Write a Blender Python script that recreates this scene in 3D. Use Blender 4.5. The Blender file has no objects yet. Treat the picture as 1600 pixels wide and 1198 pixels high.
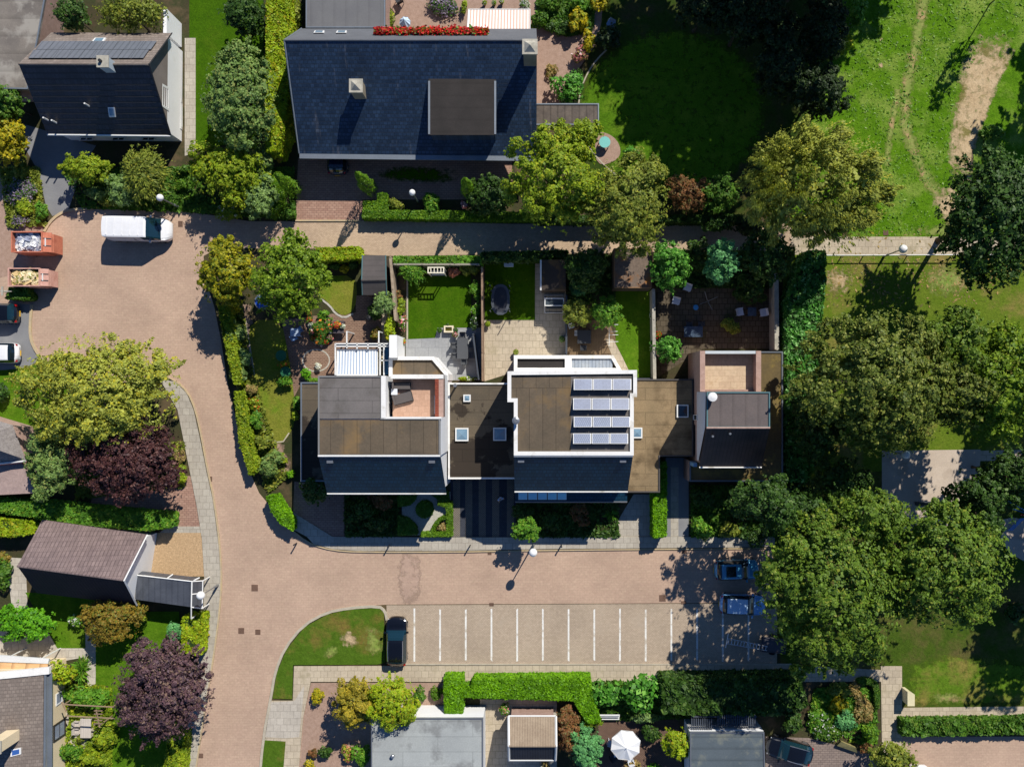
import bpy, math, random
import numpy as np
from mathutils import Vector, Matrix
random.seed(7)
rng = np.random.default_rng(11)
sc = bpy.context.scene
COL = sc.collection
# ------------------------------------------------------------------ survey
# The drone hangs HC metres above the ground.  Positions were measured on the photograph in
# pixels; P() turns a pixel and a known height above ground into a point in metres.
NX, NY, HC, SC = 848.0, 606.0, 75.0, 17.5
def P(px, py, h=0.0):
    f = (HC - h) / HC / SC
    return Vector(((px - NX) * f, (NY - py) * f, h))
def PP(pts, h=0.0):
    return [P(x, y, h) for x, y in pts]
CAM = Vector((0, 0, HC))
def on_plane(px, py, p0, n):
    d = P(px, py, 0) - CAM
    t = (p0 - CAM).dot(n) / d.dot(n)
    return CAM + d * t
def m(px):                     # pixels on the ground -> metres
    return px / SC
SUN_EL = math.radians(42.7); SUN_AZ = math.atan2(37, 65)
def chaikin(pts, n=2, closed=True):
    for _ in range(n):
        out = []
        k = len(pts)
        rg = range(k) if closed else range(k - 1)
        if not closed: out.append(pts[0])
        for i in rg:
            a, b = pts[i], pts[(i + 1) % k]
            out.append((a[0]*.75 + b[0]*.25, a[1]*.75 + b[1]*.25))
            out.append((a[0]*.25 + b[0]*.75, a[1]*.25 + b[1]*.75))
        if not closed: out.append(pts[-1])
        pts = out
    return pts
# ------------------------------------------------------------------ materials
def lin(c):
    return tuple(((v/255)/12.92 if v/255 <= .04045 else ((v/255 + .055)/1.055)**2.4) for v in c)
_M = {}
def nodes(name):
    mt = bpy.data.materials.new(name); mt.use_nodes = True
    nt = mt.node_tree; nt.nodes.clear()
    out = nt.nodes.new('ShaderNodeOutputMaterial')
    return mt, nt, out
def nd(nt, typ, **kw):
    n = nt.nodes.new(typ)
    for k, v in kw.items():
        if k in n.inputs: n.inputs[k].default_value = v
        else: setattr(n, k, v)
    return n
def mixc(nt, fac, a, b, mode='MIX'):
    n = nt.nodes.new('ShaderNodeMix'); n.data_type = 'RGBA'; n.blend_type = mode
    for i, v in ((0, fac), (6, a), (7, b)):
        if hasattr(v, 'is_linked'): nt.links.new(v, n.inputs[i])
        else: n.inputs[i].default_value = v if i == 0 else (*v[:3], 1)
    return n.outputs[2]
def ramp(nt, src, a, b):
    n = nt.nodes.new('ShaderNodeMapRange'); n.inputs[1].default_value = a; n.inputs[2].default_value = b
    nt.links.new(src, n.inputs[0]); return n.outputs[0]
def noise(nt, vec, scale, detail=6, rough=.6):
    n = nt.nodes.new('ShaderNodeTexNoise'); n.inputs['Scale'].default_value = scale
    n.inputs['Detail'].default_value = detail; n.inputs['Roughness'].default_value = rough
    nt.links.new(vec, n.inputs['Vector']); return n.outputs[0]
def sc_(c, k): return tuple(min(.95, v*k) for v in c)
def M(name, rgb, rough=.85, var=.12, scale=.6, col2=None, fine=.1, fscale=9.0, bump=0.0, spec=.25, metal=0.0,
      stain=None, sscale=.35, slo=.52, shi=.62, rows=None, coat=0, streak=None, tile=None):
    """noise-broken surface; rgb is the real colour in sRGB. rows=(axis, period, depth, dark) adds courses/ribs."""
    if name in _M: return _M[name]
    mt, nt, out = nodes(name)
    c = lin(rgb); c2 = lin(col2) if col2 else sc_(c, 1+var); c1 = sc_(c, 1-var) if not col2 else c
    tc = nt.nodes.new('ShaderNodeNewGeometry').outputs['Position']
    f1 = ramp(nt, noise(nt, tc, scale, 5), .32, .68)
    col = mixc(nt, f1, c1, c2)
    f2 = noise(nt, tc, fscale, 3, .7)
    f2r = ramp(nt, f2, .25, .75)
    g = 1 + fine
    col = mixc(nt, f2r, mixc(nt, 1.0, col, (1-fine,)*3, 'MULTIPLY'), mixc(nt, 1.0, col, (g,)*3, 'MULTIPLY'))
    if stain:
        sv = tc
        if streak:
            mp = nt.nodes.new('ShaderNodeMapping'); mp.inputs['Scale'].default_value = streak; nt.links.new(tc, mp.inputs[0]); sv = mp.outputs[0]
        s = ramp(nt, noise(nt, sv, sscale, 8, .65), slo, shi)
        col = mixc(nt, s, col, lin(stain))
    if tile:
        tw, th, lo_, mort = tile
        br = nt.nodes.new('ShaderNodeTexBrick'); nt.links.new(tc, br.inputs[0]); br.inputs['Scale'].default_value = 1
        br.inputs['Brick Width'].default_value = tw; br.inputs['Row Height'].default_value = th; br.inputs['Mortar Size'].default_value = min(.03, th*.09)
        br.inputs['Color1'].default_value = (lo_,)*3+(1,); br.inputs['Color2'].default_value = (2-lo_,)*3+(1,); br.inputs['Mortar'].default_value = (mort,)*3+(1,)
        col = mixc(nt, 1.0, col, br.outputs[0], 'MULTIPLY')
    bs = nt.nodes.new('ShaderNodeBsdfPrincipled')
    hgt = f2
    if rows:
        ax, per, dep, dark = rows
        sx = nt.nodes.new('ShaderNodeSeparateXYZ'); nt.links.new(tc, sx.inputs[0])
        mu = nd(nt, 'ShaderNodeMath', operation='MULTIPLY'); mu.inputs[1].default_value = 1/per
        nt.links.new(sx.outputs['XYZ'.index(ax)], mu.inputs[0])
        fr = nd(nt, 'ShaderNodeMath', operation='FRACT'); nt.links.new(mu.outputs[0], fr.inputs[0])
        pk = ramp(nt, fr.outputs[0], .0, .3)
        col = mixc(nt, pk, mixc(nt, 1.0, col, (1-dark,)*3, 'MULTIPLY'), col)
        hgt = fr.outputs[0]; bump = dep
    nt.links.new(col, bs.inputs['Base Color'])
    bs.inputs['Roughness'].default_value = rough; bs.inputs['Metallic'].default_value = metal
    bs.inputs['Specular IOR Level'].default_value = spec
    if coat: bs.inputs['Coat Weight'].default_value = coat; bs.inputs['Coat Roughness'].default_value = .05
    if bump:
        b = nt.nodes.new('ShaderNodeBump'); b.inputs['Strength'].default_value = min(1, bump*3) if rows else bump
        b.inputs['Distance'].default_value = .05 if rows else .04
        nt.links.new(hgt, b.inputs['Height']); nt.links.new(b.outputs[0], bs.inputs['Normal'])
    nt.links.new(bs.outputs[0], out.inputs[0])
    _M[name] = mt; return mt
def paving(name, rgb, col2, bw, bh, mortar, msz=.012, rot=0, var=.5, stain=None, big=.25):
    """brick or slab paving: brick texture under broad and fine wear"""
    if name in _M: return _M[name]
    mt, nt, out = nodes(name)
    tc = nt.nodes.new('ShaderNodeNewGeometry').outputs['Position']
    mp = nt.nodes.new('ShaderNodeMapping'); mp.inputs['Rotation'].default_value = (0, 0, rot); nt.links.new(tc, mp.inputs[0])
    br = nt.nodes.new('ShaderNodeTexBrick'); nt.links.new(mp.outputs[0], br.inputs[0])
    br.inputs['Scale'].default_value = 1; br.inputs['Brick Width'].default_value = bw; br.inputs['Row Height'].default_value = bh
    br.inputs['Mortar Size'].default_value = msz; br.inputs['Bias'].default_value = 0
    br.inputs['Color1'].default_value = (*lin(rgb), 1); br.inputs['Color2'].default_value = (*lin(col2), 1); br.inputs['Mortar'].default_value = (*lin(mortar), 1)
    col = br.outputs[0]
    f = ramp(nt, noise(nt, tc, big, 7, .62), .3, .7)
    col = mixc(nt, f, mixc(nt, 1.0, col, (.84, .83, .82), 'MULTIPLY'), mixc(nt, 1.0, col, (1.08, 1.07, 1.05), 'MULTIPLY'))
    f = ramp(nt, noise(nt, tc, 5, 4, .75), .3, .7)
    col = mixc(nt, f, mixc(nt, 1.0, col, (.86,)*3, 'MULTIPLY'), mixc(nt, 1.0, col, (1.09,)*3, 'MULTIPLY'))
    spk = ramp(nt, noise(nt, tc, 9, 2, .8), .62, .74)
    col = mixc(nt, spk, col, mixc(nt, 1.0, col, (.72,)*3, 'MULTIPLY'))
    if stain:
        s = ramp(nt, noise(nt, tc, .5, 8, .7), .55, .7)
        col = mixc(nt, s, col, lin(stain))
    bs = nt.nodes.new('ShaderNodeBsdfPrincipled'); bs.inputs['Roughness'].default_value = .9; bs.inputs['Specular IOR Level'].default_value = .2
    nt.links.new(col, bs.inputs['Base Color']); nt.links.new(bs.outputs[0], out.inputs[0])
    _M[name] = mt; return mt
def grass(name, c1, c2, c3, patch=.25, lo=.5, hi=.68, rough_scale=6, bump=.6):
    """mown or rough grass: two greens, a third patchy colour, blade-scale grain with bump"""
    if name in _M: return _M[name]
    mt, nt, out = nodes(name)
    tc = nt.nodes.new('ShaderNodeNewGeometry').outputs['Position']
    col = mixc(nt, ramp(nt, noise(nt, tc, 1.1, 7, .65), .3, .7), lin(c1), lin(c2))
    col = mixc(nt, ramp(nt, noise(nt, tc, patch, 8, .68), lo, hi), col, lin(c3))
    fn = noise(nt, tc, rough_scale, 5, .8)
    col = mixc(nt, ramp(nt, fn, .28, .72), mixc(nt, 1.0, col, (.6, .62, .6), 'MULTIPLY'), mixc(nt, 1.0, col, (1.28, 1.25, 1.2), 'MULTIPLY'))
    bs = nt.nodes.new('ShaderNodeBsdfPrincipled'); bs.inputs['Roughness'].default_value = .9; bs.inputs['Specular IOR Level'].default_value = .1
    b = nt.nodes.new('ShaderNodeBump'); b.inputs['Strength'].default_value = bump; b.inputs['Distance'].default_value = .12
    nt.links.new(fn, b.inputs['Height']); nt.links.new(b.outputs[0], bs.inputs['Normal'])
    nt.links.new(col, bs.inputs['Base Color']); nt.links.new(bs.outputs[0], out.inputs[0])
    _M[name] = mt; return mt
def LEAF(name, c1, c2, c3=None, f3=.12, trans=.27, raw=False):
    """leaf colours varied leaf by leaf, with a few odd ones and broad patches"""
    if name in _M: return _M[name]
    mt, nt, out = nodes(name)
    adj = lambda c: lin(c) if raw else tuple(v*k for v, k in zip(lin(c), (1.02, 1.34, .86)))
    ge = nt.nodes.new('ShaderNodeNewGeometry')
    r = ge.outputs['Random Per Island']
    col = mixc(nt, r, adj(c1), adj(c2))
    n = ramp(nt, noise(nt, ge.outputs['Position'], .9, 4), .38, .62)
    col = mixc(nt, n, mixc(nt, 1.0, col, (.68, .72, .74), 'MULTIPLY'), mixc(nt, 1.0, col, (1.16, 1.13, 1.0), 'MULTIPLY'))
    if c3:
        t = nd(nt, 'ShaderNodeMath', operation='MULTIPLY'); t.inputs[1].default_value = 7.31; nt.links.new(r, t.inputs[0])
        fr = nd(nt, 'ShaderNodeMath', operation='FRACT'); nt.links.new(t.outputs[0], fr.inputs[0])
        lt = nd(nt, 'ShaderNodeMath', operation='LESS_THAN'); lt.inputs[1].default_value = f3; nt.links.new(fr.outputs[0], lt.inputs[0])
        col = mixc(nt, lt.outputs[0], col, adj(c3))
    bs = nt.nodes.new('ShaderNodeBsdfPrincipled'); bs.inputs['Roughness'].default_value = .55; bs.inputs['Specular IOR Level'].default_value = .3
    nt.links.new(col, bs.inputs['Base Color'])
    tr = nt.nodes.new('ShaderNodeBsdfTranslucent')
    nt.links.new(mixc(nt, 1.0, col, (1.1, 1.15, .6), 'MULTIPLY'), tr.inputs[0])
    mx = nt.nodes.new('ShaderNodeMixShader'); mx.inputs[0].default_value = trans
    nt.links.new(bs.outputs[0], mx.inputs[1]); nt.links.new(tr.outputs[0], mx.inputs[2])
    nt.links.new(mx.outputs[0], out.inputs[0])
    _M[name] = mt; return mt
def PAINT(name, rgb, rough=.35, spec=.5, metal=0., coat=0.):
    return M(name, rgb, rough=rough, var=.05, fine=.04, spec=spec, metal=metal, coat=coat)
# ------------------------------------------------------------------ meshes
class G:
    """collects polygons; each polygon may carry a material slot"""
    def __init__(s): s.v = []; s.f = []; s.mi = []; s.leaf = []
    def face(s, pts, mi=0):
        b = len(s.v); s.v += [tuple(p) for p in pts]; s.f.append(list(range(b, b+len(pts)))); s.mi.append(mi); return s
    def prism(s, poly, z0, z1, mi=0, bottom=False):
        """poly: xy points (counter-clockwise or not), flat top z1, down to z0"""
        poly = [(p[0], p[1]) for p in poly]
        a = sum(poly[i-1][0]*poly[i][1] - poly[i][0]*poly[i-1][1] for i in range(len(poly)))
        if a < 0: poly = poly[::-1]
        b = len(s.v); k = len(poly)
        s.v += [(x, y, z0) for x, y in poly] + [(x, y, z1) for x, y in poly]
        s.f.append(list(range(b+k, b+2*k))); s.mi.append(mi)
        for i in range(k):
            j = (i+1) % k
            s.f.append([b+i, b+j, b+k+j, b+k+i]); s.mi.append(mi)
        if bottom: s.f.append(list(range(b+k-1, b-1, -1))); s.mi.append(mi)
        return s
    def box(s, cx, cy, z0, lx, ly, lz, rz=0, mi=0):
        c, d = math.cos(rz), math.sin(rz)
        pts = [(cx + x*c - y*d, cy + x*d + y*c) for x, y in ((-lx/2, -ly/2), (lx/2, -ly/2), (lx/2, ly/2), (-lx/2, ly/2))]
        return s.prism(pts, z0, z0+lz, mi, True)
    def slab(s, quad, th, mi=0):
        """a quad/polygon in space thickened downward by th"""
        q = [Vector(p) for p in quad]
        n = (q[1]-q[0]).cross(q[2]-q[0])
        if n.z < 0: q = q[::-1]
        b = len(s.v); k = len(q)
        s.v += [(p.x, p.y, p.z-th) for p in q] + [tuple(p) for p in q]
        s.f.append(list(range(b+k, b+2*k))); s.f.append(list(range(b+k-1, b-1, -1)))
        for i in range(k):
            j = (i+1) % k; s.f.append([b+i, b+j, b+k+j, b+k+i])
        s.mi += [mi]*(k+2); return s
    def tube(s, pts, rad, n=8, mi=0, cap=True):
        pts = [Vector(p) for p in pts]
        if not isinstance(rad, (list, tuple)): rad = [rad]*len(pts)
        b = len(s.v); up = Vector((0, 0, 1))
        for i, p in enumerate(pts):
            d = (pts[min(i+1, len(pts)-1)] - pts[max(i-1, 0)]).normalized()
            x = d.cross(up if abs(d.z) < .9 else Vector((1, 0, 0))).normalized(); y = d.cross(x)
            for k in range(n):
                a = 2*math.pi*k/n
                s.v.append(tuple(p + (x*math.cos(a) + y*math.sin(a))*rad[i]))
        for i in range(len(pts)-1):
            for k in range(n):
                s.f.append([b+i*n+k, b+(i+1)*n+k, b+(i+1)*n+(k+1) % n, b+i*n+(k+1) % n]); s.mi.append(mi)
        if cap:
            s.f.append([b+k for k in range(n)]); s.f.append([b+(len(pts)-1)*n+n-1-k for k in range(n)]); s.mi += [mi, mi]
        return s
    def lathe(s, c, prof, n=20, mi=0):
        """prof: (radius, z) from bottom to top round centre c"""
        b = len(s.v)
        for r, z in prof:
            for k in range(n):
                a = 2*math.pi*k/n; s.v.append((c[0]+r*math.cos(a), c[1]+r*math.sin(a), c[2]+z))
        for i in range(len(prof)-1):
            for k in range(n):
                s.f.append([b+i*n+k, b+i*n+(k+1) % n, b+(i+1)*n+(k+1) % n, b+(i+1)*n+k]); s.mi.append(mi)
        s.f.append([b+(len(prof)-1)*n+k for k in range(n)]); s.f.append([b+n-1-k for k in range(n)]); s.mi += [mi, mi]
        return s
    def ring(s, poly, w, z0, z1, mi=0):
        """a rim of width w inside the outline poly"""
        o = [(p[0], p[1]) for p in poly]
        a = sum(o[i-1][0]*o[i][1] - o[i][0]*o[i-1][1] for i in range(len(o)))
        if a < 0: o = o[::-1]
        inn = inset(o, w); k = len(o); b = len(s.v)
        for z in (z0, z1):
            s.v += [(x, y, z) for x, y in o] + [(x, y, z) for x, y in inn]
        for i in range(k):
            j = (i+1) % k
            s.f += [[b+i, b+j, b+2*k+j, b+2*k+i], [b+2*k+i, b+2*k+j, b+3*k+j, b+3*k+i], [b+3*k+i, b+3*k+j, b+k+j, b+k+i]]
            s.mi += [mi]*3
        return s
    def arrays(s):
        V = [np.array(s.v, dtype=np.float32).reshape(-1, 3)]
        L = [np.array([i for f in s.f for i in f], dtype=np.int32)]
        Z = [np.array([len(f) for f in s.f], dtype=np.int32)]
        MI = [np.array(s.mi, dtype=np.int32)]
        n = len(s.v)
        for lv, mi in s.leaf:
            k = len(lv)//4
            if not k: continue
            V.append(lv); L.append(np.arange(n, n+4*k, dtype=np.int32)); Z.append(np.full(k, 4, np.int32)); MI.append(np.full(k, mi, np.int32)); n += 4*k
        return np.concatenate(V), np.concatenate(L), np.concatenate(Z), np.concatenate(MI)
def inset(o, w):
    k = len(o); out = []
    for i in range(k):
        p, c, q = Vector(o[i-1]), Vector(o[i]), Vector(o[(i+1) % k])
        d1 = (c-p).normalized(); d2 = (q-c).normalized()
        n1 = Vector((-d1.y, d1.x)); n2 = Vector((-d2.y, d2.x))
        b = n1+n2
        if b.length < 1e-6: b = n1
        b = b / max(.3, b.length_squared/2)
        out.append((c.x+b.x*w, c.y+b.y*w))
    return out
def mkmesh(name, g, off=(0, 0, 0), smooth=False):
    V, L, Z, MI = g.arrays()
    V = V - np.array(off, dtype=np.float32)
    me = bpy.data.meshes.new(name)
    me.vertices.add(len(V)); me.vertices.foreach_set('co', V.ravel())
    me.loops.add(len(L)); me.loops.foreach_set('vertex_index', L)
    me.polygons.add(len(Z)); st = np.concatenate([[0], np.cumsum(Z)[:-1]]).astype(np.int32)
    me.polygons.foreach_set('loop_start', st); me.polygons.foreach_set('material_index', MI)
    me.polygons.foreach_set('use_smooth', np.full(len(Z), smooth, bool))
    me.update(calc_edges=True); me.validate()
    return me
def tag(o, label=None, cat=None, group=None, kind=None):
    if label: o['label'] = label
    if cat: o['category'] = cat
    if group: o['group'] = group
    if kind: o['kind'] = kind
    return o
def ob(name, g, mats, parent=None, loc=None, smooth=False, label=None, cat=None, group=None, kind=None, bevel=0, local=False):
    """link the collected shape as ONE mesh object. World-space shapes are moved into the parent's frame."""
    off = (0, 0, 0)
    if loc is not None: off = loc
    elif parent is not None and not local:
        r = parent
        while r.parent is not None: r = r.parent
        off = r.location
    me = mkmesh(name, g, off, smooth)
    for mt in (mats if isinstance(mats, (list, tuple)) else [mats]): me.materials.append(mt)
    o = bpy.data.objects.new(name, me); COL.objects.link(o)
    if loc is not None: o.location = loc
    if parent is not None: o.parent = parent
    if bevel:
        b = o.modifiers.new('bevel', 'BEVEL'); b.width = bevel; b.segments = 2; b.limit_method = 'ANGLE'
    return tag(o, label, cat, group, kind)
def thing(name, label, cat, loc=(0, 0, 0), rz=0, group=None):
    o = bpy.data.objects.new(name, None); COL.objects.link(o); o.empty_display_size = .3
    o.location = loc; o.rotation_euler = (0, 0, rz)
    return tag(o, label, cat, group)
def dup(root, loc, rz=None, label=None, parent=None):
    r = root.copy(); COL.objects.link(r)
    if parent is None:
        r.location = loc
        if rz is not None: r.rotation_euler = (0, 0, rz)
    if label: r['label'] = label
    for ch in list(root.children):
        c = ch.copy(); COL.objects.link(c); c.parent = r
        for g2 in list(ch.children):
            d = g2.copy(); COL.objects.link(d); d.parent = c
    return r
def sheet(name, pts, z, mt, label=None, smooth=0, world=False, cat=None):
    if smooth: pts = chaikin(pts, smooth)
    g = G(); poly = [(p[0], p[1], z) for p in (pts if world else PP(pts))]
    a = sum(poly[i-1][0]*poly[i][1] - poly[i][0]*poly[i-1][1] for i in range(len(poly)))
    if a < 0: poly = poly[::-1]
    g.face(poly)
    return ob(name, g, mt, kind='structure', label=label, cat=cat)
def slabsheet(name, pts, z, mt, label=None, smooth=0, cat=None):
    if smooth: pts = chaikin(pts, smooth)
    return ob(name, G().prism(PP(pts), 0.0, z), mt, kind='structure', label=label, cat=cat)
def soft(name, pts, z, colnode, label, w=None, inner=.5, cat='ground', closed=True, seed=1.0, grow=1.0):
    """a worn patch (outline pts, px) or a trodden strip (polyline pts, width w px) whose ragged edge thins out into the grass"""
    g = G(); fade = []
    if w:
        P_ = [Vector((*p, 0)) for p in pts]; cols = []
        for i, p in enumerate(P_):
            d = (P_[min(i+1, len(P_)-1)]-P_[max(i-1, 0)]).normalized(); n = Vector((-d.y, d.x, 0))*w/2
            cols.append([(p.x+n.x*t, p.y+n.y*t) for t in (-1.9, -.3, .3, 1.9)])
        for i in range(len(cols)-1):
            for k in range(3):
                q = [cols[i][k], cols[i][k+1], cols[i+1][k+1], cols[i+1][k]]
                g.face([(v.x, v.y, z) for v in PP(q)]); e = (0., 1., 1., 0.); fade += [e[k], e[k+1], e[k+1], e[k]]
    else:
        c = Vector((sum(p[0] for p in pts)/len(pts), sum(p[1] for p in pts)/len(pts)))
        out = [c+(Vector(p)-c)*1.22*grow for p in pts]; inn = [c+(Vector(p)-c)*inner for p in pts]
        k = len(pts); g.face([(v.x, v.y, z) for v in PP(inn)]); fade += [1.]*k
        for i in range(k):
            j = (i+1) % k; g.face([(v.x, v.y, z) for v in PP([out[i], out[j], inn[j], inn[i]])]); fade += [0., 0., 1., 1.]
    o = ob(name, g, soft_mat(colnode), kind='structure', label=label, cat=cat)
    me = o.data; a = me.attributes.new('fade', 'FLOAT', 'POINT'); vals = np.zeros(len(me.vertices), np.float32)
    vals[:len(fade)] = np.array(fade, np.float32)[:len(vals)]; a.data.foreach_set('value', vals)
    return o
def soft_mat(key):
    """an opaque ground material thinned towards its rim by the fade attribute and noise"""
    nm = 'worn_'+key.name
    if nm in _M: return _M[nm]
    mt = key.copy(); mt.name = nm; nt = mt.node_tree; out = [n for n in nt.nodes if n.type == 'OUTPUT_MATERIAL'][0]
    sh = out.inputs[0].links[0].from_socket; at = nt.nodes.new('ShaderNodeAttribute'); at.attribute_name = 'fade'
    tc = nt.nodes.new('ShaderNodeNewGeometry').outputs['Position']; n1 = noise(nt, tc, 1.6, 8, .75)
    ad = nd(nt, 'ShaderNodeMath', operation='MULTIPLY_ADD'); ad.inputs[1].default_value = 4; ad.inputs[2].default_value = -2; nt.links.new(n1, ad.inputs[0])
    a2 = nd(nt, 'ShaderNodeMath', operation='ADD'); nt.links.new(at.outputs['Fac'], a2.inputs[0]); nt.links.new(ad.outputs[0], a2.inputs[1])
    mx = nt.nodes.new('ShaderNodeMixShader'); nt.links.new(ramp(nt, a2.outputs[0], .15, .95), mx.inputs[0])
    tr = nt.nodes.new('ShaderNodeBsdfTransparent'); nt.links.new(tr.outputs[0], mx.inputs[1]); nt.links.new(sh, mx.inputs[2]); nt.links.new(mx.outputs[0], out.inputs[0])
    _M[nm] = mt; return mt
def ribbon(pts, w):
    """outline (px) of a strip of width w px along the polyline pts"""
    l, r = [], []
    for i, p in enumerate(pts):
        a = Vector(pts[max(i-1, 0)]); b = Vector(pts[min(i+1, len(pts)-1)])
        d = (b-a).normalized(); n = Vector((-d.y, d.x))*w/2
        l.append((p[0]+n.x, p[1]+n.y)); r.append((p[0]-n.x, p[1]-n.y))
    return l + r[::-1]
# ------------------------------------------------------------------ leaves
def unit(a): return a / np.maximum(np.linalg.norm(a, axis=1, keepdims=True), 1e-6)
def sph(n, zmin=-1.0):
    z = rng.uniform(zmin, 1, n); a = rng.uniform(0, 2*np.pi, n); r = np.sqrt(np.maximum(0, 1-z*z))
    return np.stack([r*np.cos(a), r*np.sin(a), z], 1)
def leaves(pts, nrm, size, aspect=1.5, axis=None, jit=.5):
    n = len(pts)
    nr = unit(nrm + rng.normal(0, jit, (n, 3)))
    t = unit(np.cross(nr, rng.normal(0, 1, (n, 3)))) if axis is None else unit(axis + rng.normal(0, .18, (n, 3)))
    b = unit(np.cross(nr, t))
    s = size*np.clip(rng.lognormal(-.06, .36, (n, 1)), .4, 2.0)
    t = t*s*aspect*.5; b = b*s*.5
    return np.stack([pts+t, pts+b, pts-t, pts-b], 1).reshape(-1, 3).astype(np.float32)
def trunk_geo(g, base, top, r0, limbs, mi=0):
    base, top = Vector(base), Vector(top)
    mid = base.lerp(top, .5) + Vector((random.uniform(-.2, .2), random.uniform(-.2, .2), 0))
    g.tube([base, base + (mid-base)*.12, mid, top], [r0*1.35, r0, r0*.75, r0*.35], 8, mi)
    for l in limbs:
        l = Vector(l); s = mid.lerp(top, random.uniform(-.3, .7))
        k = s.lerp(l, .5) + Vector((0, 0, random.uniform(0, .3)))
        g.tube([s, k, l], [r0*.42, r0*.28, r0*.07], 5, mi, False)
BARK = M('bark', (86, 74, 60), var=.3, scale=2, fine=.25, bump=.4)
BARKP = M('bark_pale', (150, 138, 112), var=.2, scale=2, fine=.2)
LS, LD = .53, 1.15      # leaf size and leaf cover of all trees
def tree(name, label, px, py, h, rx, ry, leaf, cat='tree', lobes=9, size=.26, dens=5.0, group=None, base=.32, flat=.85,
         mode='round', bark=None, trunk=True, sprig=.5, seedz=0):
    """px,py: where the crown is seen; h: tree height; rx,ry: crown radii in px as seen. Crown and trunk are parts."""
    size *= LS*(.88 if size > .25 else 1); dens *= LD
    zc = h*(1+base)/2; rz = h*(1-base)/2
    zs = zc + rz*.35
    c = P(px, py, zs); k = (HC-zs)/HC
    RX, RY = m(rx)*k, m(ry)*k
    R = (RX+RY)/2
    gpos = Vector((c.x, c.y, 0))
    C = np.array([c.x, c.y, zc]); E = np.array([RX, RY, rz])
    g = G(); area = math.pi*RX*RY
    lobe_pts = []
    if mode in ('round', 'willow'):
        d = []
        ga = math.pi*(3-math.sqrt(5))
        off = random.uniform(0, 6)
        for i in range(lobes):
            z = 1 - (i+.5)/lobes*1.35
            rr = math.sqrt(max(0, 1-z*z)); a = off + i*ga + random.uniform(-.3, .3)
            d.append((rr*math.cos(a), rr*math.sin(a), z))
        d = np.array(d)
        lr = 1.0*R/math.sqrt(lobes)*1.12
        p4 = rng.uniform(0, 6, 4); rad_ = lambda a: 1+.1*np.sin(2*a+p4[0])+.08*np.sin(3*a+p4[1])+.06*np.sin(5*a+p4[2])
        lc = C + d*np.maximum(E-lr*.72, E*.25)*rng.uniform(.74, 1.1, (lobes, 1))*rad_(np.arctan2(d[:, 1], d[:, 0]))[:, None]
        nleaf = int(area*dens/(size*size*.75))
        per = max(3, int(nleaf/(lobes*9)))
        P_, N_ = [], []
        for q in lc:
            lobe_pts.append(q)
            r1 = lr*rng.uniform(.78, 1.18)
            ns = 9
            dd = sph(ns, -.35)
            sub = q + dd*r1*np.array([1, 1, flat])*rng.uniform(.55, 1.0, (ns, 1))
            sr = r1*rng.uniform(.26, .54, ns)
            for s_, r_ in zip(sub, sr):
                kk = int(per*rng.uniform(.8, 1.2))
                e = sph(kk, -.5)
                rad = r_*(.55+.5*rng.random((kk, 1))**.5)
                P_.append(s_ + e*rad*np.array([1, 1, .8])); N_.append(e*.8 + np.array([0, 0, .45]) + unit(s_[None]-C)*.35)
        # outer sprays reaching past the round of the crown
        ne = int(lobes*.9*max(.4, sprig)); a = rng.uniform(0, 6.28, ne); zz = rng.uniform(-.25, .5, ne); hr = np.sqrt(1-zz*zz)
        dd = np.stack([hr*np.cos(a), hr*np.sin(a), zz], 1); ext = C + dd*E*(rad_(a)*rng.uniform(.9, 1.13, ne))[:, None]
        for q, u in zip(ext, dd):
            kk = max(6, int(per*rng.uniform(.5, 1.1))); tt = rng.random((kk, 1))
            P_.append(q - u*tt*lr*.9 + unit(rng.normal(0, 1, (kk, 3)))*lr*(.1+.22*tt)*rng.random((kk, 1))**.4); N_.append(np.tile(u*.5+np.array([0, 0, .7]), (kk, 1)))
        pts = np.concatenate(P_); nn = np.concatenate(N_)
        # sprigs that break the outline
        ks = int(len(pts)*.06*sprig)
        if ks:
            e = sph(ks//6+1, -.2); st = C + e*E*rng.uniform(.9, 1.08, (len(e), 1))
            st = np.repeat(st, 6, 0) + rng.normal(0, size*.8, (len(e)*6, 3)); pts = np.concatenate([pts, st]); nn = np.concatenate([nn, np.repeat(e, 6, 0)+np.array([0, 0, .5])])
        # the shaded inner foliage
        nf = int(area*2.0/(size*size*2.2*.75)); e = sph(nf, -.55)
        az = np.arctan2(e[:, 1], e[:, 0]); q1, q2 = rng.uniform(0, 6, 2)
        inner = C + e*E*(rng.uniform(.5, .76, nf)*rad_(az))[:, None]
        g.leaf.append((leaves(inner, e+np.array([0, 0, .5]), size*1.48), 0))
        if mode == 'willow':
            rel = pts-C; ax = rel/E*np.array([1, 1, 0])*.6 + np.array([.45, -.15, -.45]); pts = pts + np.column_stack([np.zeros((len(pts), 2)), -np.abs(rng.normal(0, .5, len(pts)))])
            g.leaf.append((leaves(pts, nn, size*.62, 3.0, ax, .5), 0))
        else: g.leaf.append((leaves(pts, nn, size), 0))
    elif mode == 'strand':
        ns = int(area*dens*5.2)
        nf = int(area*2.2/(size*size*2.2*.75)); e = sph(nf, -.4)
        g.leaf.append((leaves(C + e*E*rng.uniform(.55, .8, (nf, 1)), e+np.array([0, 0, .5]), size*1.48), 0))
        nb = lobes; bd = sph(nb, .05); bc = C + bd*E*.72
        for q in bc: lobe_pts.append(q)
        w = rng.integers(0, nb, ns)
        e = sph(ns, -.05)
        st = bc[w] + e*E*.34*rng.uniform(.6, 1.05, (ns, 1))
        outd = unit((st-C)*np.array([1, 1, .15]) + e*.5*R*np.array([1, 1, 0]))
        P_, N_, A_ = [], [], []
        ln = rng.uniform(.5, 1.5, ns)
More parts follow.
